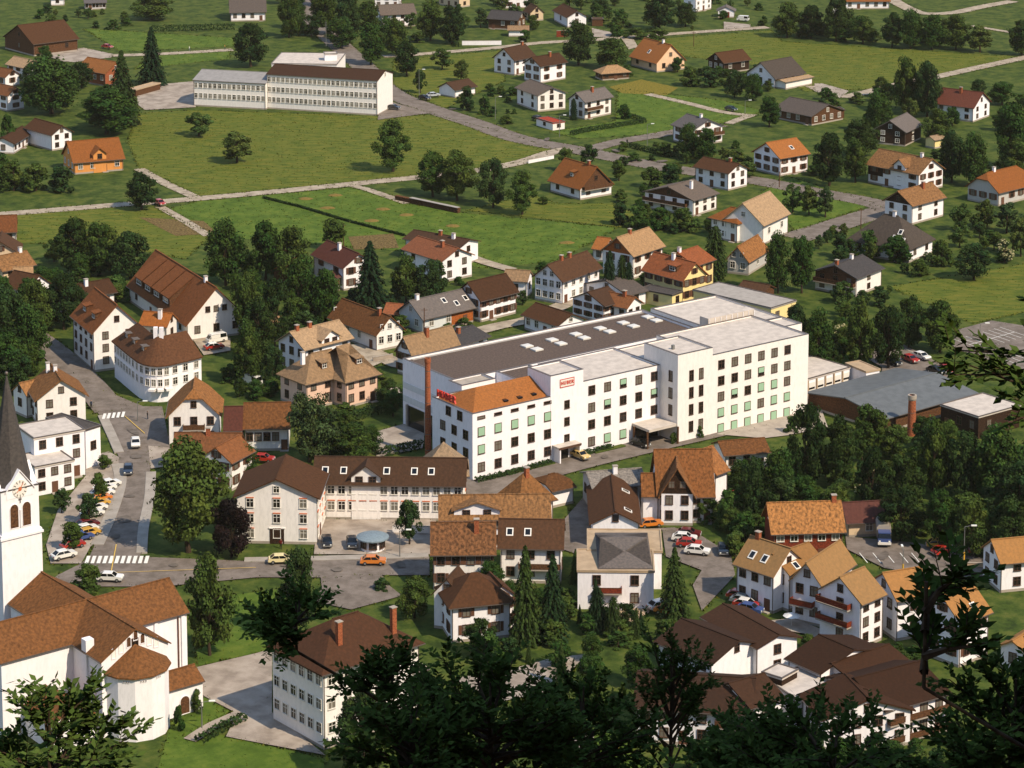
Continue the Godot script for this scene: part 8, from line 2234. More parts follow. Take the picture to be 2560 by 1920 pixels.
["small",96,80.2,-548.7,2.9,2.8,421,5.6],
["fruit",96,79.6,-621.4,2.2,1.7,422,4.8],
["bush",96,117.2,-640.6,2.7,3.4,423,0.3],
["bush",96,82.9,-567.3,3.3,4.7,424,0.2],
["fruit",96,72.4,-572.8,4.2,3.5,425,4.4],
["bush",96,82.5,-580.3,3.7,5.1,426,2],
["small",96,78.4,-580.5,3.7,3.4,427,5.4],
["fruit",96,88.3,-642.1,2.7,2.1,428,0.8],
["small",96,77.1,-637.4,3.4,2.7,429,0.3],
["small",96,72.9,-568,4.5,4.4,430,0.3],
["bush",96,77.6,-619.9,3,3.6,431,1.6],
["fruit",96,81.6,-643,3.8,3.1,432,2.8],
["fruit",96,74.3,-631.5,3.6,2.9,433,2.4],
["bush",96,116.4,-655.4,2.2,2.8,434,2.2],
["small",96,70.2,-620.8,2.4,2.1,435,4.6],
["fruit",96,98.1,-615.1,3.6,3.4,436,4.3],
["fruit",96,115.3,-650.7,4.3,3.2,437,5.6],
["small",96,103.5,-614.6,2.1,2,438,2.8],
["bush",96,79.3,-644.3,2.9,3.3,439,5],
["fruit",96,74,-581.3,5.8,5.2,440,0.4],
["small",96,91.7,-608.7,2.6,2.5,441,6.2],
["fruit",96,91.7,-565.3,4.5,3.8,442,0.6],
["small",96,81,-623.6,4.7,4,443,5.4],
["bush",96,89.6,-568.1,3.1,4.5,444,2.7],
["fruit",96,92.1,-640.5,5.3,5.1,445,2.4],
["bush",96,83,-587.9,2.6,3.4,446,3.6],
["fruit",96,85.4,-620.4,4.9,3.7,447,0.4],
["small",96,95.1,-605.5,3.7,3.3,448,3.1],
["bush",96,76,-562.9,2.5,3.8,449,6.2],
["fruit",96,79.3,-555.1,4.4,4.2,450,0],
["small",96,109.1,-620.1,4.3,3.8,451,1.3],
["small",96,85.8,-636.5,2.6,2.2,452,4.9],
["bush",96,116.1,-618.7,2.5,3.9,453,2.7],
["small",96,116.6,-630.9,4.7,4.7,454,4],
["small",96,72.7,-584.5,3,3,455,0.9],
["fruit",96,90.4,-644.9,2,1.8,456,4.3],
["fruit",96,89.3,-553.1,4.7,4.3,457,6.1],
["fruit",96,119,-654.4,5.3,4.4,458,6.2],
["small",96,115.1,-642.8,4.2,3.7,459,2.4],
["broad",97,64.3,-552.6,3.3,2.7,460,5.7],
["broad",97,65.8,-531,4.5,4.3,461,1],
["small",97,73.1,-544,4,3.2,462,5],
["broad",97,58.8,-535.1,5.4,4.7,463,0.1],
["small",97,73.2,-553.4,6.7,5.1,464,3.3],
["broad",97,68.9,-539.1,4.6,3.6,465,2.8],
["broad",97,69.6,-544.1,5.6,4.3,466,4.6],
["small",97,73.9,-550.7,3.5,2.9,467,2.1],
["broad",97,81.2,-549.9,4.5,3.5,468,6],
["small",97,77.2,-552.2,5.2,5,469,6.1],
["broad",97,59,-538.7,4.9,4.3,470,6.1],
["broad",97,69.7,-551.8,5.3,4.4,471,2.9],
["small",97,67.4,-546.5,3.8,3.6,472,2],
["broad",98,-42.3,-572.4,7.7,6.9,473,0.5],
["oak",98,-50.1,-585.3,5.1,3.9,474,1.5],
["oak",98,-63,-593.5,4.2,3.4,475,1.1],
["broad",98,-59.8,-573.9,5.2,4.3,476,0.2],
["small",98,-43.5,-551.6,7,6.9,477,5.9],
["broad",98,-60.1,-604,5.9,5.8,478,5.7],
["oak",98,-64.2,-610,8,6,479,5.2],
["oak",98,-49.6,-597.1,4,3.6,480,4.5],
["broad",98,-42.5,-566.8,7.7,7.1,481,3.4],
["oak",98,-46.7,-560.9,7.5,6.8,482,6.1],
["oak",98,-58.8,-587.9,6.5,5.7,483,0.7],
["small",98,-41.3,-583.4,7.9,7,484,1.6],
["broad",98,-54.2,-573.8,6.7,5.9,485,5.6],
["small",99,-9.1,-587.2,4,3.2,486,0.6],
["bush",99,-17.4,-589.9,3.5,4.6,487,0.2],
["bush",99,7.1,-606,3.6,3.8,488,2.1],
["bush",99,-28,-558.2,2.8,3,489,2.2],
["bush",99,24.8,-618,1.6,2.2,490,6],
["small",99,-26,-584.2,3.6,3.5,491,1.9],
["small",99,-45.3,-555,1.9,1.6,492,2.8],
["small",99,2.4,-580.9,3.6,2.9,493,1.4],
["small",99,17.2,-603.3,3.6,2.7,494,4],
["small",99,36.6,-621.4,2,2,495,5.9],
["bush",99,-21,-579.6,3.6,4.6,496,4.8],
["bush",99,-38.1,-564,4,4.5,497,5.3],
["small",99,-21.7,-584,4,3,498,6.1],
["small",99,-40.3,-562.7,2,1.5,499,4.9],
["bush",99,-13.7,-557,2.6,3.6,500,2.4],
["small",99,-48.1,-581.9,3.3,3.2,501,1.2],
["small",99,-16.9,-574.6,2.1,1.6,502,0.8],
["bush",99,35,-626.3,2.7,3,503,4],
["bush",99,31,-599.8,2.8,4.4,504,4.8],
["small",99,-13.1,-578.3,2.4,2.1,505,2.9],
["bush",99,-35.7,-581.9,3.8,3.8,506,5],
["small",99,45.9,-606.7,3,2.8,507,5.8],
["small",99,-36.9,-545.1,3.2,3,508,4.6],
["bush",99,29.3,-621.6,2.4,3.3,509,0.7],
["bush",99,-10.3,-562.5,2.3,3.7,510,5],
["small",99,13.9,-604.3,4.1,3.8,511,2.2],
["small",99,-39.6,-579.5,3.6,3.3,512,4.2],
["bush",99,35.5,-609.3,1.9,2.3,513,2.9],
["bush",99,39.7,-622.6,2.5,3.7,514,4.3],
["small",99,40.3,-611.2,1.6,1.3,515,0.9],
["small",99,43.4,-607.2,1.7,1.7,516,1.4],
["small",99,-43.8,-572.4,1.5,1.2,517,2.8],
["small",99,-23,-545.6,1.5,1.4,518,4.6],
["small",99,-25.3,-571.1,2.9,2.7,519,0.9],
["bush",99,37.2,-603.7,2.2,2.2,520,5.4],
["small",99,-26.4,-574.4,3.3,2.7,521,4.4],
["bush",99,-48.8,-585.9,2,2.2,522,3.6],
["small",99,-44.1,-553.6,2.8,2.3,523,2.9],
["small",99,22.4,-603.1,4.3,3.3,524,2.9],
["bush",99,-23.9,-559.3,3.7,4.8,525,1.9],
["bush",99,47.5,-614,1.6,1.6,526,3.4],
["small",99,-13.3,-583.3,2.1,1.7,527,4],
["bush",99,-12.3,-598,2.1,3.2,528,1.4],
["bush",99,-33.4,-568.4,3.3,4.7,529,3.7],
["bush",100,35.1,-656.6,3.1,3.9,530,6.1],
["bush",100,40,-647.6,2.7,3.8,531,5.7],
["bush",100,33.3,-659.9,3.2,3.2,532,2],
["broad",100,43.6,-660.1,2.6,2.1,533,3.3],
["broad",100,34.4,-687.6,3.4,2.8,534,0.5],
["bush",100,28.5,-686.1,2.4,3.5,535,1.2],
["broad",100,34.4,-668.3,2.7,2.5,536,4.1],
["bush",100,45.8,-652.5,2.6,3.2,537,4.5],
["bush",100,49.7,-683.8,2.8,4,538,5.5],
["broad",100,49,-649.4,3,2.5,539,3.6],
["bush",100,32.2,-653,2.7,2.7,540,0.3],
["broad",100,36.5,-682.1,3.7,3.7,541,5.1],
["broad",100,32.5,-670.7,3.4,3.1,542,5.9],
["bush",100,49.4,-653.4,2.8,3.7,543,6.2],
["broad",100,46.9,-684.2,3.1,3.1,544,0],
["bush",100,39.1,-661.6,2.6,2.8,545,6.1],
["broad",100,51.1,-681.6,4,3.5,546,2.1],
["broad",100,42.8,-650.3,5.8,5.4,547,1.7],
["bush",100,33.2,-650,3,4.4,548,1.7],
["bush",100,28.4,-680.3,3.1,3.9,549,1.9],
["broad",101,-100.8,-544.8,6.9,6.5,550,2.4],
["broad",101,-103.9,-529.2,10,9.2,551,4],
["broad",101,-103.8,-551.2,8.2,7.6,552,4.6],
["broad",101,-101.4,-519,6.9,5.5,553,1.1],
["broad",101,-110.9,-565.1,9.5,8.3,554,2.6],
["broad",101,-106.7,-591.2,6.4,5.7,555,1.3],
["broad",101,-112.6,-573,9.3,7.3,556,3.8],
["broad",101,-101.8,-560,9.9,8.6,557,5.3],
["broad",101,-101.6,-539.9,7.1,5.5,558,5.2],
["broad",101,-103,-567.8,8.5,7.4,559,4.1],
["broad",101,-98.2,-526.4,7.3,6.4,560,1.1],
["broad",101,-98.4,-514.1,9.7,7.5,561,0.9],
["broad",101,-103.2,-522.7,6,6,562,2.6],
["broad",101,-106.6,-574.2,8.4,6.8,563,4.5],
["broad",102,-93.3,-609.6,4.1,4.1,564,0.4],
["broad",102,-95.1,-567.3,8.5,6.5,565,2.8],
["broad",102,-108.8,-619.3,5.6,5.1,566,4.9],
["bush",102,-94.8,-615.1,3.2,4.9,567,2.1],
["broad",102,-96.3,-606.4,8.1,6.7,568,1.9],
["bush",102,-91.9,-594.6,3.2,3.9,569,3.5],
["broad",102,-103.9,-592.7,5.7,5.4,570,2.4],
["bush",102,-100.8,-587.5,3,3.6,571,6],
["bush",102,-99.5,-599.6,3.7,4.6,572,0.2],
["broad",102,-99.2,-583.5,4.3,3.4,573,4.6],
["bush",102,-88.8,-583.7,4.6,5.6,574,6.2],
["bush",102,-94.9,-585.6,3.9,4.8,575,3.1],
["broad",102,-99.7,-602.9,6.4,5.2,576,5.7],
["bush",102,-89.4,-588.4,5,6.7,577,5.7],
["bush",103,62.8,-461.1,3.4,3.6,578,2.2],
["oak",103,56.6,-464.7,3.9,3,579,3.9],
["bush",103,80.6,-451.9,3.4,4.6,580,5.3],
["oak",103,82,-444.6,5.6,5,581,1.7],
["bush",103,63.9,-446.1,3.9,5.8,582,3.1],
["broad",103,72.6,-465.4,5.5,4.4,583,2.2],
["broad",103,88.9,-471.4,7.2,6.1,584,3.5],
["bush",103,85.8,-450.7,3.1,3.4,585,4.9],
["bush",103,83.3,-440,5.4,7.7,586,0.2],
["broad",103,86.6,-466.4,8,7.6,587,5],
["bush",103,84.9,-423.9,5,7.2,588,5.5],
["broad",103,84,-433.5,4.7,4,589,3],
["bush",103,87.8,-433.5,4.5,6.3,590,4.4],
["broad",103,67.5,-450.1,6.3,5.2,591,5.2],
["broad",103,46.5,-451.6,4.9,4.2,592,5.5],
["broad",103,53.2,-461.5,7,5.8,593,1.6],
["bush",103,59.8,-459.8,4.4,5.6,594,3.1],
["bush",103,70.7,-436.6,5,6.7,595,3.2],
["broad",103,77.1,-460,8.9,8.2,596,1.8],
["oak",103,82.6,-469.2,3.3,2.6,597,3.3],
["broad",103,78.9,-435.5,5.5,5.2,598,0],
["bush",103,95,-471.7,5.2,6.4,599,2],
["broad",103,69,-459,4.4,3.6,600,5.3],
["oak",103,57,-446,6.2,6.2,601,2.1],
["oak",103,43.7,-456.7,3.6,2.7,602,5.9],
["bush",103,76.3,-432.4,4.2,5.5,603,5.6],
["broad",103,91.6,-459,7.5,7.3,604,5.5],
["oak",103,75.3,-456.6,3.6,3.3,605,1.9],
["broad",103,48.9,-461.7,5.8,4.4,606,3.4],
["oak",103,89.2,-447.2,5.5,4.2,607,4.3],
["bush",103,64.8,-465.9,2.5,3.8,608,4],
["oak",103,46.2,-441.1,8.6,6.8,609,0.3],
["bush",103,78.3,-441.7,5.1,7.1,610,2],
["broad",103,50.3,-449.2,5,4.8,611,5.3],
["oak",103,69.4,-465.8,3.9,3.2,612,5.7],
["broad",103,88.4,-438.3,7.1,6.1,613,5.8],
["broad",104,37.5,-457.1,3.7,3.2,614,2.6],
["bush",104,41.6,-436.7,3.2,3.9,615,0.1],
["bush",104,37.5,-440.6,3.1,4.6,616,5.9],
["bush",104,43.3,-434.8,3.1,3.4,617,1.5],
["broad",104,42,-445.8,4,3.4,618,3.7],
["broad",104,41,-458.8,5.5,4.6,619,1.3],
["broad",104,37,-436.4,4.6,4.5,620,2.6],
["broad",104,42.4,-442.2,5.1,4.8,621,4.3],
["bush",104,43.5,-456.3,3.5,4.8,622,3],
["bush",104,37.5,-433.8,3.2,3.4,623,0.8],
["bush",104,44.6,-460,2.5,2.5,624,3.1],
["bush",104,39.4,-430.3,3.4,4,625,5.6],
["broad",104,39.4,-443.9,5.4,5.4,626,6.2],
["broad",104,43.3,-438.8,3.4,2.9,627,2],
["bush",104,40.3,-439.9,2.6,2.7,628,0.2],
["broad",104,40.1,-455.7,5.9,5.1,629,3.6],
["broad",105,-41.3,-520.2,5.1,4,630,3.9],
["bush",105,-49.8,-498.6,2.9,4.5,631,4.1],
["broad",105,-37.5,-521.8,4.9,4.5,632,0.1],
["broad",105,-23,-500.2,5.2,5.2,633,2.9],
["bush",105,-27,-523.6,2.5,3.9,634,4.6],
["bush",105,-47.7,-515.9,3.1,3.6,635,3.3],
["bush",105,-41.6,-516.7,3.3,4.2,636,1.4],
["bush",105,-35.8,-474.9,3.3,3.8,637,3.8],
["bush",105,-47.7,-512.7,3.5,3.7,638,3.2],
["broad",105,-25.8,-478.2,5.3,4.1,639,4.6],
["bush",105,-32.2,-498.8,3.2,4.8,640,2.8],
["bush",105,-41.2,-495.5,3.5,5.4,641,1.8],
["broad",105,-33.3,-474.4,4.5,3.4,642,6],
["broad",105,-54,-512.7,4,3.2,643,6.1],
["bush",105,-37.4,-496,3.3,3.7,644,3.4],
["bush",105,-30.9,-522,3.8,4.8,645,1.6],
["bush",105,-35.7,-492.1,3.6,4.6,646,4.7],
["bush",105,-21.2,-510.3,3.3,4.6,647,4.3],
["bush",105,-50.3,-510.4,3.1,3.2,648,4.6],
["broad",105,-29.1,-482.9,4.9,4.2,649,4.3],
["broad",105,-24.3,-507.8,5.3,5.1,650,2.7],
["broad",105,-31.5,-489.5,4.8,4.1,651,2.9],
["broad",105,-48.5,-492,2.5,1.9,652,4.1],
["broad",105,-50.9,-512.6,3.8,3.7,653,1.4],
["broad",60,18.5,-371.6,6.7,5.1,654,3.3],
["bush",60,6.1,-387.8,3.9,4.7,655,3.6],
["bush",60,-0.3,-382.4,3.3,4.1,656,3.6],
["conifer",60,19.8,-391.8,4,1.6,657,1.7],
["bush",60,12.4,-377.4,2.5,3.1,658,0.4],
["bush",60,-9.7,-401.1,3,4.1,659,5.1],
["broad",60,14.1,-393.4,3.9,3.2,660,0.2],
["broad",60,11.1,-370,5.6,4.8,661,0.6],
["conifer",60,10.5,-395.9,3.2,1.3,662,0.7],
["broad",60,17.7,-394.4,4.1,4,663,4.2],
["conifer",60,2.1,-387,3.4,1.3,664,4.7],
["broad",60,-6.1,-401.9,3.4,2.6,665,0.8],
["broad",60,6.5,-393.8,4,3.1,666,4.6],
["broad",60,12,-380.9,4.6,3.5,667,4.5],
["broad",60,-3.4,-407.5,5.9,5,668,0.9],
["bush",60,23.5,-389.1,3.5,4.4,669,3.3],
["conifer",60,19,-390.2,5,2,670,4.3],
["broad",60,-4.8,-383.3,6.2,5.3,671,1.3],
["conifer",60,2.5,-380.6,3.3,1.3,672,4.7],
["broad",60,2.8,-389.2,4.7,4.3,673,0.8],
["broad",60,-0.5,-405.4,3.4,2.7,674,3.4],
["bush",60,7.9,-398.6,3.2,4.4,675,5],
["conifer",60,7.2,-371.8,7,2.8,676,3.2],
["bush",60,16.2,-386.8,2.4,3.8,677,0.4],
["conifer",60,10.2,-412.7,6,2.4,678,3.6],
["bush",60,16.5,-390.2,3,4.1,679,3.3],
["conifer",60,7.3,-367.1,4.2,1.7,680,1.6],
["broad",60,4.2,-402.6,3.2,3.1,681,2.7],
["conifer",60,14.4,-364,3.4,1.3,682,2.6],
["bush",60,11.9,-392,3.5,3.9,683,3.9],
["bush",60,8.6,-403.7,3,4,684,2.6],
["conifer",60,13,-398,6.7,2.7,685,5.2],
["bush",106,65.6,-349.7,3.2,3.9,686,3.4],
["bush",106,38.8,-349.2,3.2,4.2,687,3.8],
["bush",106,48.6,-341.8,3.7,4.3,688,5.7],
["broad",106,27,-339.6,3.9,3.6,689,3.6],
["bush",106,30.6,-346.2,4,4.4,690,0.1],
["bush",106,60.3,-342.6,2.5,4,691,2.9],
["broad",106,61.7,-351.5,3.9,3.3,692,6.1],
["bush",106,55.3,-347.3,3.2,3.5,693,0.9],
["broad",106,39.9,-346.1,5.9,5.9,694,3.9],
["bush",106,29.2,-343.2,2.8,3.3,695,5.1],
["broad",106,64.9,-346.2,3.8,3.2,696,3.7],
["broad",106,32.9,-340.6,3.5,3.1,697,2],
["broad",106,67.3,-347.2,5,4.2,698,4.3],
["bush",106,44.8,-345.2,4.1,5.2,699,5.3],
["bush",106,24.5,-341.7,3.6,3.9,700,4.1],
["bush",106,57.7,-344.8,2.8,3.3,701,4.7],
["bush",106,38.2,-342.7,3,4.3,702,1.8],
["broad",106,44.8,-339.2,6.9,5.9,703,1.9],
["bush",106,67.2,-342,3.2,4.8,704,0.9],
["broad",106,62.1,-340,5.1,4.4,705,3.9],
["bush",106,51.8,-340.5,3.2,4.2,706,5.9],
["broad",106,33.9,-343.1,3.6,3.3,707,4.3],
["bush",106,69,-351,3.1,4,708,0.3],
["broad",106,52,-344.4,4.2,3.7,709,0.6],
["broad",106,35.5,-346.3,4.9,4.1,710,3.2],
["broad",106,41.8,-343.7,3.6,3.2,711,1.8],
["broad",106,27.8,-347.8,4.2,4.1,712,0.5],
["broad",106,49.8,-346.1,4.7,3.8,713,1.3],
["broad",106,33.8,-338.9,3,2.4,714,6.1],
["bush",106,54.5,-342.9,3.7,4.4,715,2.6],
["bush",107,57.4,-379.4,2.3,3,716,0.8],
["bush",107,60.3,-381.6,2,2.2,717,3.7],
["bush",107,50.2,-384.6,2,2.2,718,5.7],
["bush",107,58.9,-382.2,1.3,2,719,3.4],
["bush",107,51.8,-381.7,1.9,2.5,720,2.7],
["bush",107,45.2,-387.6,1.4,1.5,721,0.2],
["bush",107,58.3,-384,1.8,2,722,0.6],
["bush",107,57.3,-381.4,1.8,2.2,723,1.1],
["bush",107,59,-380.7,1.5,1.7,724,2.7],
["bush",107,44.8,-385.6,2.5,3,725,4.5],
["bush",107,55.5,-383,1.3,2,726,3.8],
["bush",107,60.5,-383.1,1.7,2.3,727,6.2],
["bush",108,-34.7,-408.6,2.5,4,728,0.4]]
const HEDGES := [
	["clipped hedge curving round the bright lawn of the cream house", 1.3, 1.2, [17.21, -765.63, 21.04, -770.1, 30.83, -777.67, 39.71, -784.17, 34.92, -793.25]],
	["long dark hedge across the far lawn", 2.2, 1.8, [-129.19, -947.35, -113.3, -949.84, -99.83, -952.35]],
	["thin dark hedge along the edge of the football field", 0.55, 0.5, [-65.24, -685.41, -54.07, -674.28, -41.22, -659.15, -26.32, -644.07]],
	["hedge along the loading yard of the factory", 1.6, 1.5, [-24.41, -475.87, -20.67, -478.53, -16.66, -480.54]],
	["hedge on the bank behind the loading yard", 1.8, 2, [-32.32, -496.53, -27.2, -500.87, -21.41, -507.52]],
	["low hedge before the factory front", 0.9, 1.1, [-6.43, -461.33, 0.94, -466.65, 7.03, -471.54]],
	["low hedge along the long factory block", 0.9, 1.1, [12.5, -475.97, 15.83, -478.55, 18.62, -480.36]],
	["flowering hedge beside the churchyard footpath", 1.1, 1.3, [-43.55, -352.32, -41.06, -356.11, -38.03, -359.98]],
	["hedge along the lane of the white double house", 1.6, 1.4, [-31.04, -968.99, -24.4, -941.16, -18.92, -914.84]],
	["hedge strip between the upper road and gardens", 1.5, 1.4, [35.82, -939.93, 43.4, -943.62, 51.45, -947.35]],
	["garden hedge below the plain white house", 1.4, 1.4, [47.86, -732.79, 40.83, -740.43, 33.06, -749.81]]]
const CARS := [
	[-70.3, -481.49, 99.09, 0, "white", "white car driving down the main street", "car", ""],
	[-69.53, -466.27, 96.81, 0, "navy", "dark blue car driving down the main street", "car", ""],
	[-71.82, -458.51, 217.52, 0, "white", "white car parked in the angled row beside the main street", "car", "cars parked beside the main street"],
	[-72.31, -456.3, 217.41, 0, "white", "white car parked in the angled row beside the main street", "car", "cars parked beside the main street"],
	[-72.24, -453.62, 217.26, 0, "white", "white car parked in the angled row beside the main street", "car", "cars parked beside the main street"],
	[-72.33, -450.98, 217.11, 0, "orange", "orange car parked in the angled row beside the main street", "car", ""],
	[-72.25, -448.37, 216.95, 0, "amber", "amber yellow car parked in the angled row beside the main street", "car", "cars parked beside the main street"],
	[-72.38, -446.02, 216.82, 0, "white", "white car parked in the angled row beside the main street", "car", "cars parked beside the main street"],
	[-72.51, -443.22, 216.66, 0, "white", "white car parked in the angled row beside the main street", "car", "cars parked beside the main street"],
	[-72.53, -437.74, 216.34, 0, "maroon", "dark red car parked in the angled row beside the main street", "car", ""],
	[-72.33, -435.49, 216.2, 0, "white", "white car parked in the angled row beside the main street", "car", "cars parked beside the main street"],
	[-71.66, -433.71, 216.07, 0, "amber", "amber yellow car parked in the angled row beside the main street", "car", "cars parked beside the main street"],
	[-72.52, -431.72, 215.98, 0, "blue", "light blue car parked in the angled row beside the main street", "car", ""],
	[-73.4, -428.01, 215.8, 0, "red", "bright red car parked in the angled row beside the main street", "car", ""],
	[-74.09, -423.3, 215.55, 0, "white", "white car parked in the angled row beside the main street", "car", "cars parked beside the main street"],
	[-64.93, -413.15, 174.91, 0, "white", "white estate car on the street behind the church roof", "car", ""],
	[-22.82, -420.56, 180, 0, "orange", "orange car driving past the blue roofed kiosk", "car", ""],
	[-38.01, -421.19, 185.29, 0, "cream", "cream car on the street before the parish house", "car", ""],
	[-31.04, -429.53, 96.94, 0, "black", "black car parked in the yard beside the parish house", "car", ""],
	[-26.83, -429.1, 96.42, 0, "black", "black car parked against the blue roofed kiosk", "car", ""],
	[-45.69, -472.46, 168.63, 0, "red", "red car between workshop and round tree", "car", ""],
	[12.53, -474.29, 129.28, 0, "sand", "sand coloured saloon parked before the factory door", "car", ""],
	[23.95, -481.49, 131.22, 0, "black", "black car parked at the factory canopy", "car", ""],
	[39.37, -451.46, 130.42, 0, "red", "red car beside the inn garage", "car", ""],
	[40.39, -450.03, 120.82, 0, "red", "second red car beside the inn garage", "car", ""],
	[29.82, -433.49, 169.18, 0, "maroon", "dark red car in the packed yard beside the inn", "car", ""],
	[28.98, -431.28, 169.23, 0, "white", "white car in the packed yard beside the inn", "car", ""],
	[29.59, -428.66, 169.29, 0, "red", "bright red car in the packed yard beside the inn", "car", ""],
	[30.75, -425.22, 164.17, 0, "white", "white saloon parked apart in front of the packed yard", "car", ""],
	[35.1, -425.86, 88.63, 0, "black", "black car beside the tan roofed complex", "car", ""],
	[23.65, -438.19, 195.75, 0, "orange", "orange red car peeping out of the inn passage", "car", ""],
	[36.16, -405.39, 158.58, 0, "red", "red car parked under the complex overhang", "car", ""],
	[36.58, -403.44, 158.66, 0, "grey", "grey car parked between the red cars", "car", ""],
	[36.87, -401.71, 153.86, 0, "red", "red car with white roof between grey and blue cars", "car", ""],
	[37.28, -399.8, 153.95, 0, "blue", "blue car at the end of the red car row", "car", ""],
	[71.35, -428.23, 174.2, 0, "amber", "yellow car at the edge of the marked car park", "car", ""],
	[71.64, -425.22, 208.56, 0, "red", "red car in front of the yellow car", "car", ""],
	[77.75, -425.43, 180, 0, "red", "red car beyond the yellow lamp post", "car", ""],
	[78.54, -534.04, 121.49, 0, "black", "dark car in the factory car park beside the garages", "car", ""],
	[82.37, -536.03, 121.11, 0, "red", "red car in the factory car park", "car", ""],
	[84.97, -538.03, 125.44, 0, "white", "white car half hidden beside the red car in the car park", "car", ""],
	[86.45, -527.85, 128.5, 0, "black", "dark car behind the metal hall roof", "car", ""],
	[88.78, -528.82, 110.59, 0, "red", "red car in the last bay before the metal hall", "car", ""],
	[-139.71, -911.6, 146.87, 0, "red", "red car on the far forecourt", "car", ""],
	[-27.23, -819.11, 137.4, 0, "black", "dark car on the main road beside the brown garage", "car", ""],
	[-24.62, -823.64, 202.19, 0, "silver", "silver car parked beside the brown garage", "car", ""],
	[-36.21, -803.62, 155.49, 0, "black", "dark car at the school end wall", "car", ""],
	[84.7, -969.52, 157.01, 0, "white", "white van parked beside the small gabled garage", "van", ""],
	[66.72, -801.46, 131.95, 0, "green", "dark green car on the grass path", "car", ""],
	[-91.15, -676.74, 122.72, 0, "red", "red car at the start of the field path", "car", ""],
	[-62.68, -545.14, 208.04, 0, "red", "red car with white roof beside the barn yard", "car", ""],
	[-62.66, -550.32, 214.28, 0, "white", "white van in the barn yard", "van", ""],
	[-52.12, -520.22, 134.61, 0, "white", "white van beside the garden green", "van", ""],
	[23.22, -401.33, 210.47, 0, "white", "white car on the slope below the flat rimmed house", "car", ""],
	[24.33, -399.04, 155.88, 0, "orange", "orange car below the flat rimmed house", "car", ""],
	[7.76, -786.61, 131.61, 0, "black", "dark car beside the little red roofed shed", "car", ""],
	[62.48, -431.28, 85.56, 0, "lorry", "lorry with grey canvas box and blue cab", "lorry", ""]]
const LAMPS := [
	["tall lamp with yellow sleeve beside the red car", 73.87, -418.47, 7.42, 1, 0],
	["tall lamp with yellow sleeve among the parking lines", 63.7, -416.92, 4, 1, 90],
	["grey lamp beside the path with the green car", 70.67, -797.68, 4.04, 0, 0],
	["grey lamp at the inner curve of the road junction", 13.8, -763.49, 6.34, 0, 0],
	["grey lamp at the hedge of the road junction", 38.66, -750.6, 6.41, 0, 0],
	["grey lamp on the main road above the parked car", -29.13, -826.29, 8.31, 0, 0],
	["grey lamp on the main road verge below the cars", -5, -789.73, 6.72, 0, 0],
	["lamp on the lawn strip beside the kiosk", -18.57, -423.98, 4.71, 0, 0],
	["globe lamp in the churchyard lawn", -43.69, -357.07, 4, 0, 0],
	["lamp in the big marked car park", 99.37, -551.14, 4, 0, 0],
	["lamp on the street before the curved corner house", -71.98, -496.53, 4, 0, 0],
	["lamp in the garden below the brown roofs", 3.49, -346.77, 4, 0, 0]]
const HEAPS := [[-53.97, -684.75], [-46.51, -688.75], [-47.5, -674.28], [-33.12, -673], [-26.91, -666.64], [-35.45, -660.39], [-14.85, -654.86], [13.57, -637.64]]
const LOGS := [-30.15, -683.69, -41.85, 22.72]
const FENCES := [
	["white garden wall above the upper road", 1.5, -17.4, -919.52, -3.7, -919.99, "wall", "garden_wall", "white"],
	["white low wall at the bank below the road junction", 1, 4.5, -727.97, 11.66, -734.3, "wall", "garden_wall", "white"],
	["reddish wooden fence below the porch house", 2.2, 15.79, -936.26, 19.71, -937.48, "fence", "wooden_fence", "redwood"],
	["tan retaining wall beside the yellow sleeved lamp", 0.9, 74.42, -419.51, 79.12, -419.25, "wall", "retaining_wall", "tanflat"],
	["low wall along the yard of the long cream building", 1.4, -20.29, -435.71, -13.79, -435.15, "wall", "yard_wall", "cream"],
	["pale wall along the lane beside the villa", 1, -28.81, -536.6, -24.84, -539.11, "wall", "garden_wall", "paving"]]
const POLES := [
	["wooden pole at the edge of the upper meadow", 63.12, -917.17, 5.3],
	["wooden pole in front of the huge dark roofed villa", 85.77, -642.31, 7.59],
	["wooden pole beside the lane behind the factory", -18.64, -551.98, 7.36],
	["wooden pole beside the road below the pale orange roofed house", 71.25, -698.12, 4.42],
	["wooden pole by the garden plots", -40.93, -634.19, 5.77]]
const PEOPLE := [
	["person in a dark coat walking on the pavement above the zebra crossing", -82.23, -504.91, 0.6, "car_navy", "car_black"],
	["person in dark clothes at the square in front of the inn", -70.27, -497.83, 2, "car_black", "car_navy"],
	["person in a white shirt on the far road", -110.93, -907.91, 1.4, "car_white", "car_grey"],
	["person in a yellow jacket on the far road", -99.08, -910.67, 1.7, "car_amber", "car_navy"],
	["person in a dark jacket at the road junction", 33.03, -752.98, 0.3, "car_black", "car_black"],
	["person in red beside the parish house steps", -38.64, -428.28, 0.2, "car_maroon", "car_black"]]
const PARASOLS := [["yellow parasol on the garden lawn", 13.62, -345.86, 2.4, "postyellow"], ["orange parasol on the terrace of the courtyard home", 38.06, -391.04, 2.3, "car_orange"], ["white parasol on the terrace beside the complex", 43.2, -394.35, 2.3, "car_white"]]
const MAST := [-59.8, -849.53]
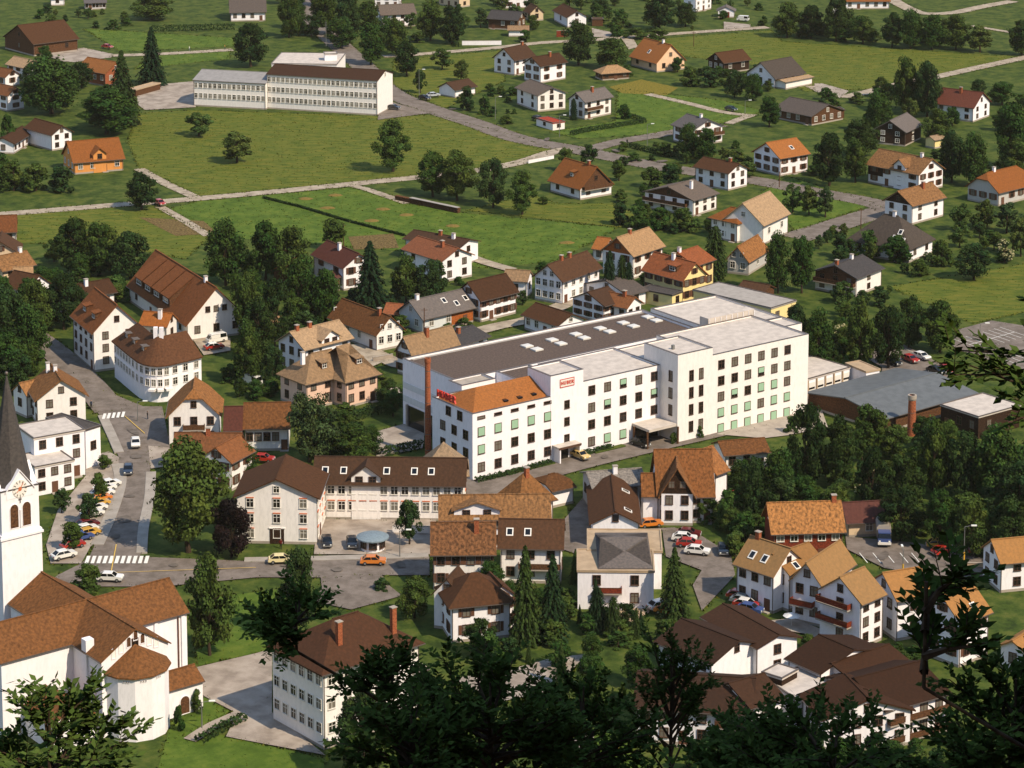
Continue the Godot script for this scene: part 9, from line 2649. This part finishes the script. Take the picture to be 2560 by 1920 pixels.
# label, crown centre, radii, limbs, leaf length, tone (leaf colour lowered for shaded tops), seed, foot offset
const HILL_TREES := [
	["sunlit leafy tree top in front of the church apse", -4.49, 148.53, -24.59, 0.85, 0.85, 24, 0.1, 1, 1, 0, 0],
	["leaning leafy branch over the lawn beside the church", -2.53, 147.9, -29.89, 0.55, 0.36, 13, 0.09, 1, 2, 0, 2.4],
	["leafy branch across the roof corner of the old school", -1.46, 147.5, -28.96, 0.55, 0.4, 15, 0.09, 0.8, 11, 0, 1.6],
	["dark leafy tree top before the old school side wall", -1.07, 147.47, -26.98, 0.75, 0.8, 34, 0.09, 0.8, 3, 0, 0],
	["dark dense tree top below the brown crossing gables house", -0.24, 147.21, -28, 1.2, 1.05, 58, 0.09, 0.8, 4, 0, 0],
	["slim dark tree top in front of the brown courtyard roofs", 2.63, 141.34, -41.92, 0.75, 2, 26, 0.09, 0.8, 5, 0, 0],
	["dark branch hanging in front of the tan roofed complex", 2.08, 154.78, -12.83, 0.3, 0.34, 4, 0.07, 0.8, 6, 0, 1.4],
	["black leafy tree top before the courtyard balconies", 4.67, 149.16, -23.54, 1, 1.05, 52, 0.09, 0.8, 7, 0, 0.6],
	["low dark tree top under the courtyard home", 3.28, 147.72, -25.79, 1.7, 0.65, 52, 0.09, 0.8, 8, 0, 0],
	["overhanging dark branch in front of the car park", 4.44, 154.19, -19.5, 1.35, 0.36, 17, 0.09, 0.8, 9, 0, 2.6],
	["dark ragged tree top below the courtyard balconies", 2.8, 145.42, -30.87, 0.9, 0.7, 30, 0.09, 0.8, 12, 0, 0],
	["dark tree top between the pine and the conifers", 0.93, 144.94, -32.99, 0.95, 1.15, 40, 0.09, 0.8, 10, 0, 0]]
const SHADE_TREES := [["tall unseen tree added for shade beside the viewpoint", 16, -15.5, 32, 9, 0], ["tall unseen tree added for shade beside the viewpoint", 19, -20.5, 34, 9, 1], ["tall unseen tree added for shade beside the viewpoint", 18.3, -27, 36, 10, 2], ["tall unseen tree added for shade beside the viewpoint", 24, -24, 36, 10, 3], ["tall unseen tree added for shade beside the viewpoint", 12.2, -2.6, 20, 6, 4], ["tall unseen tree added for shade beside the viewpoint", 21, -9, 32, 9, 5]]  # out of view, added for the shade they throw on the near tops
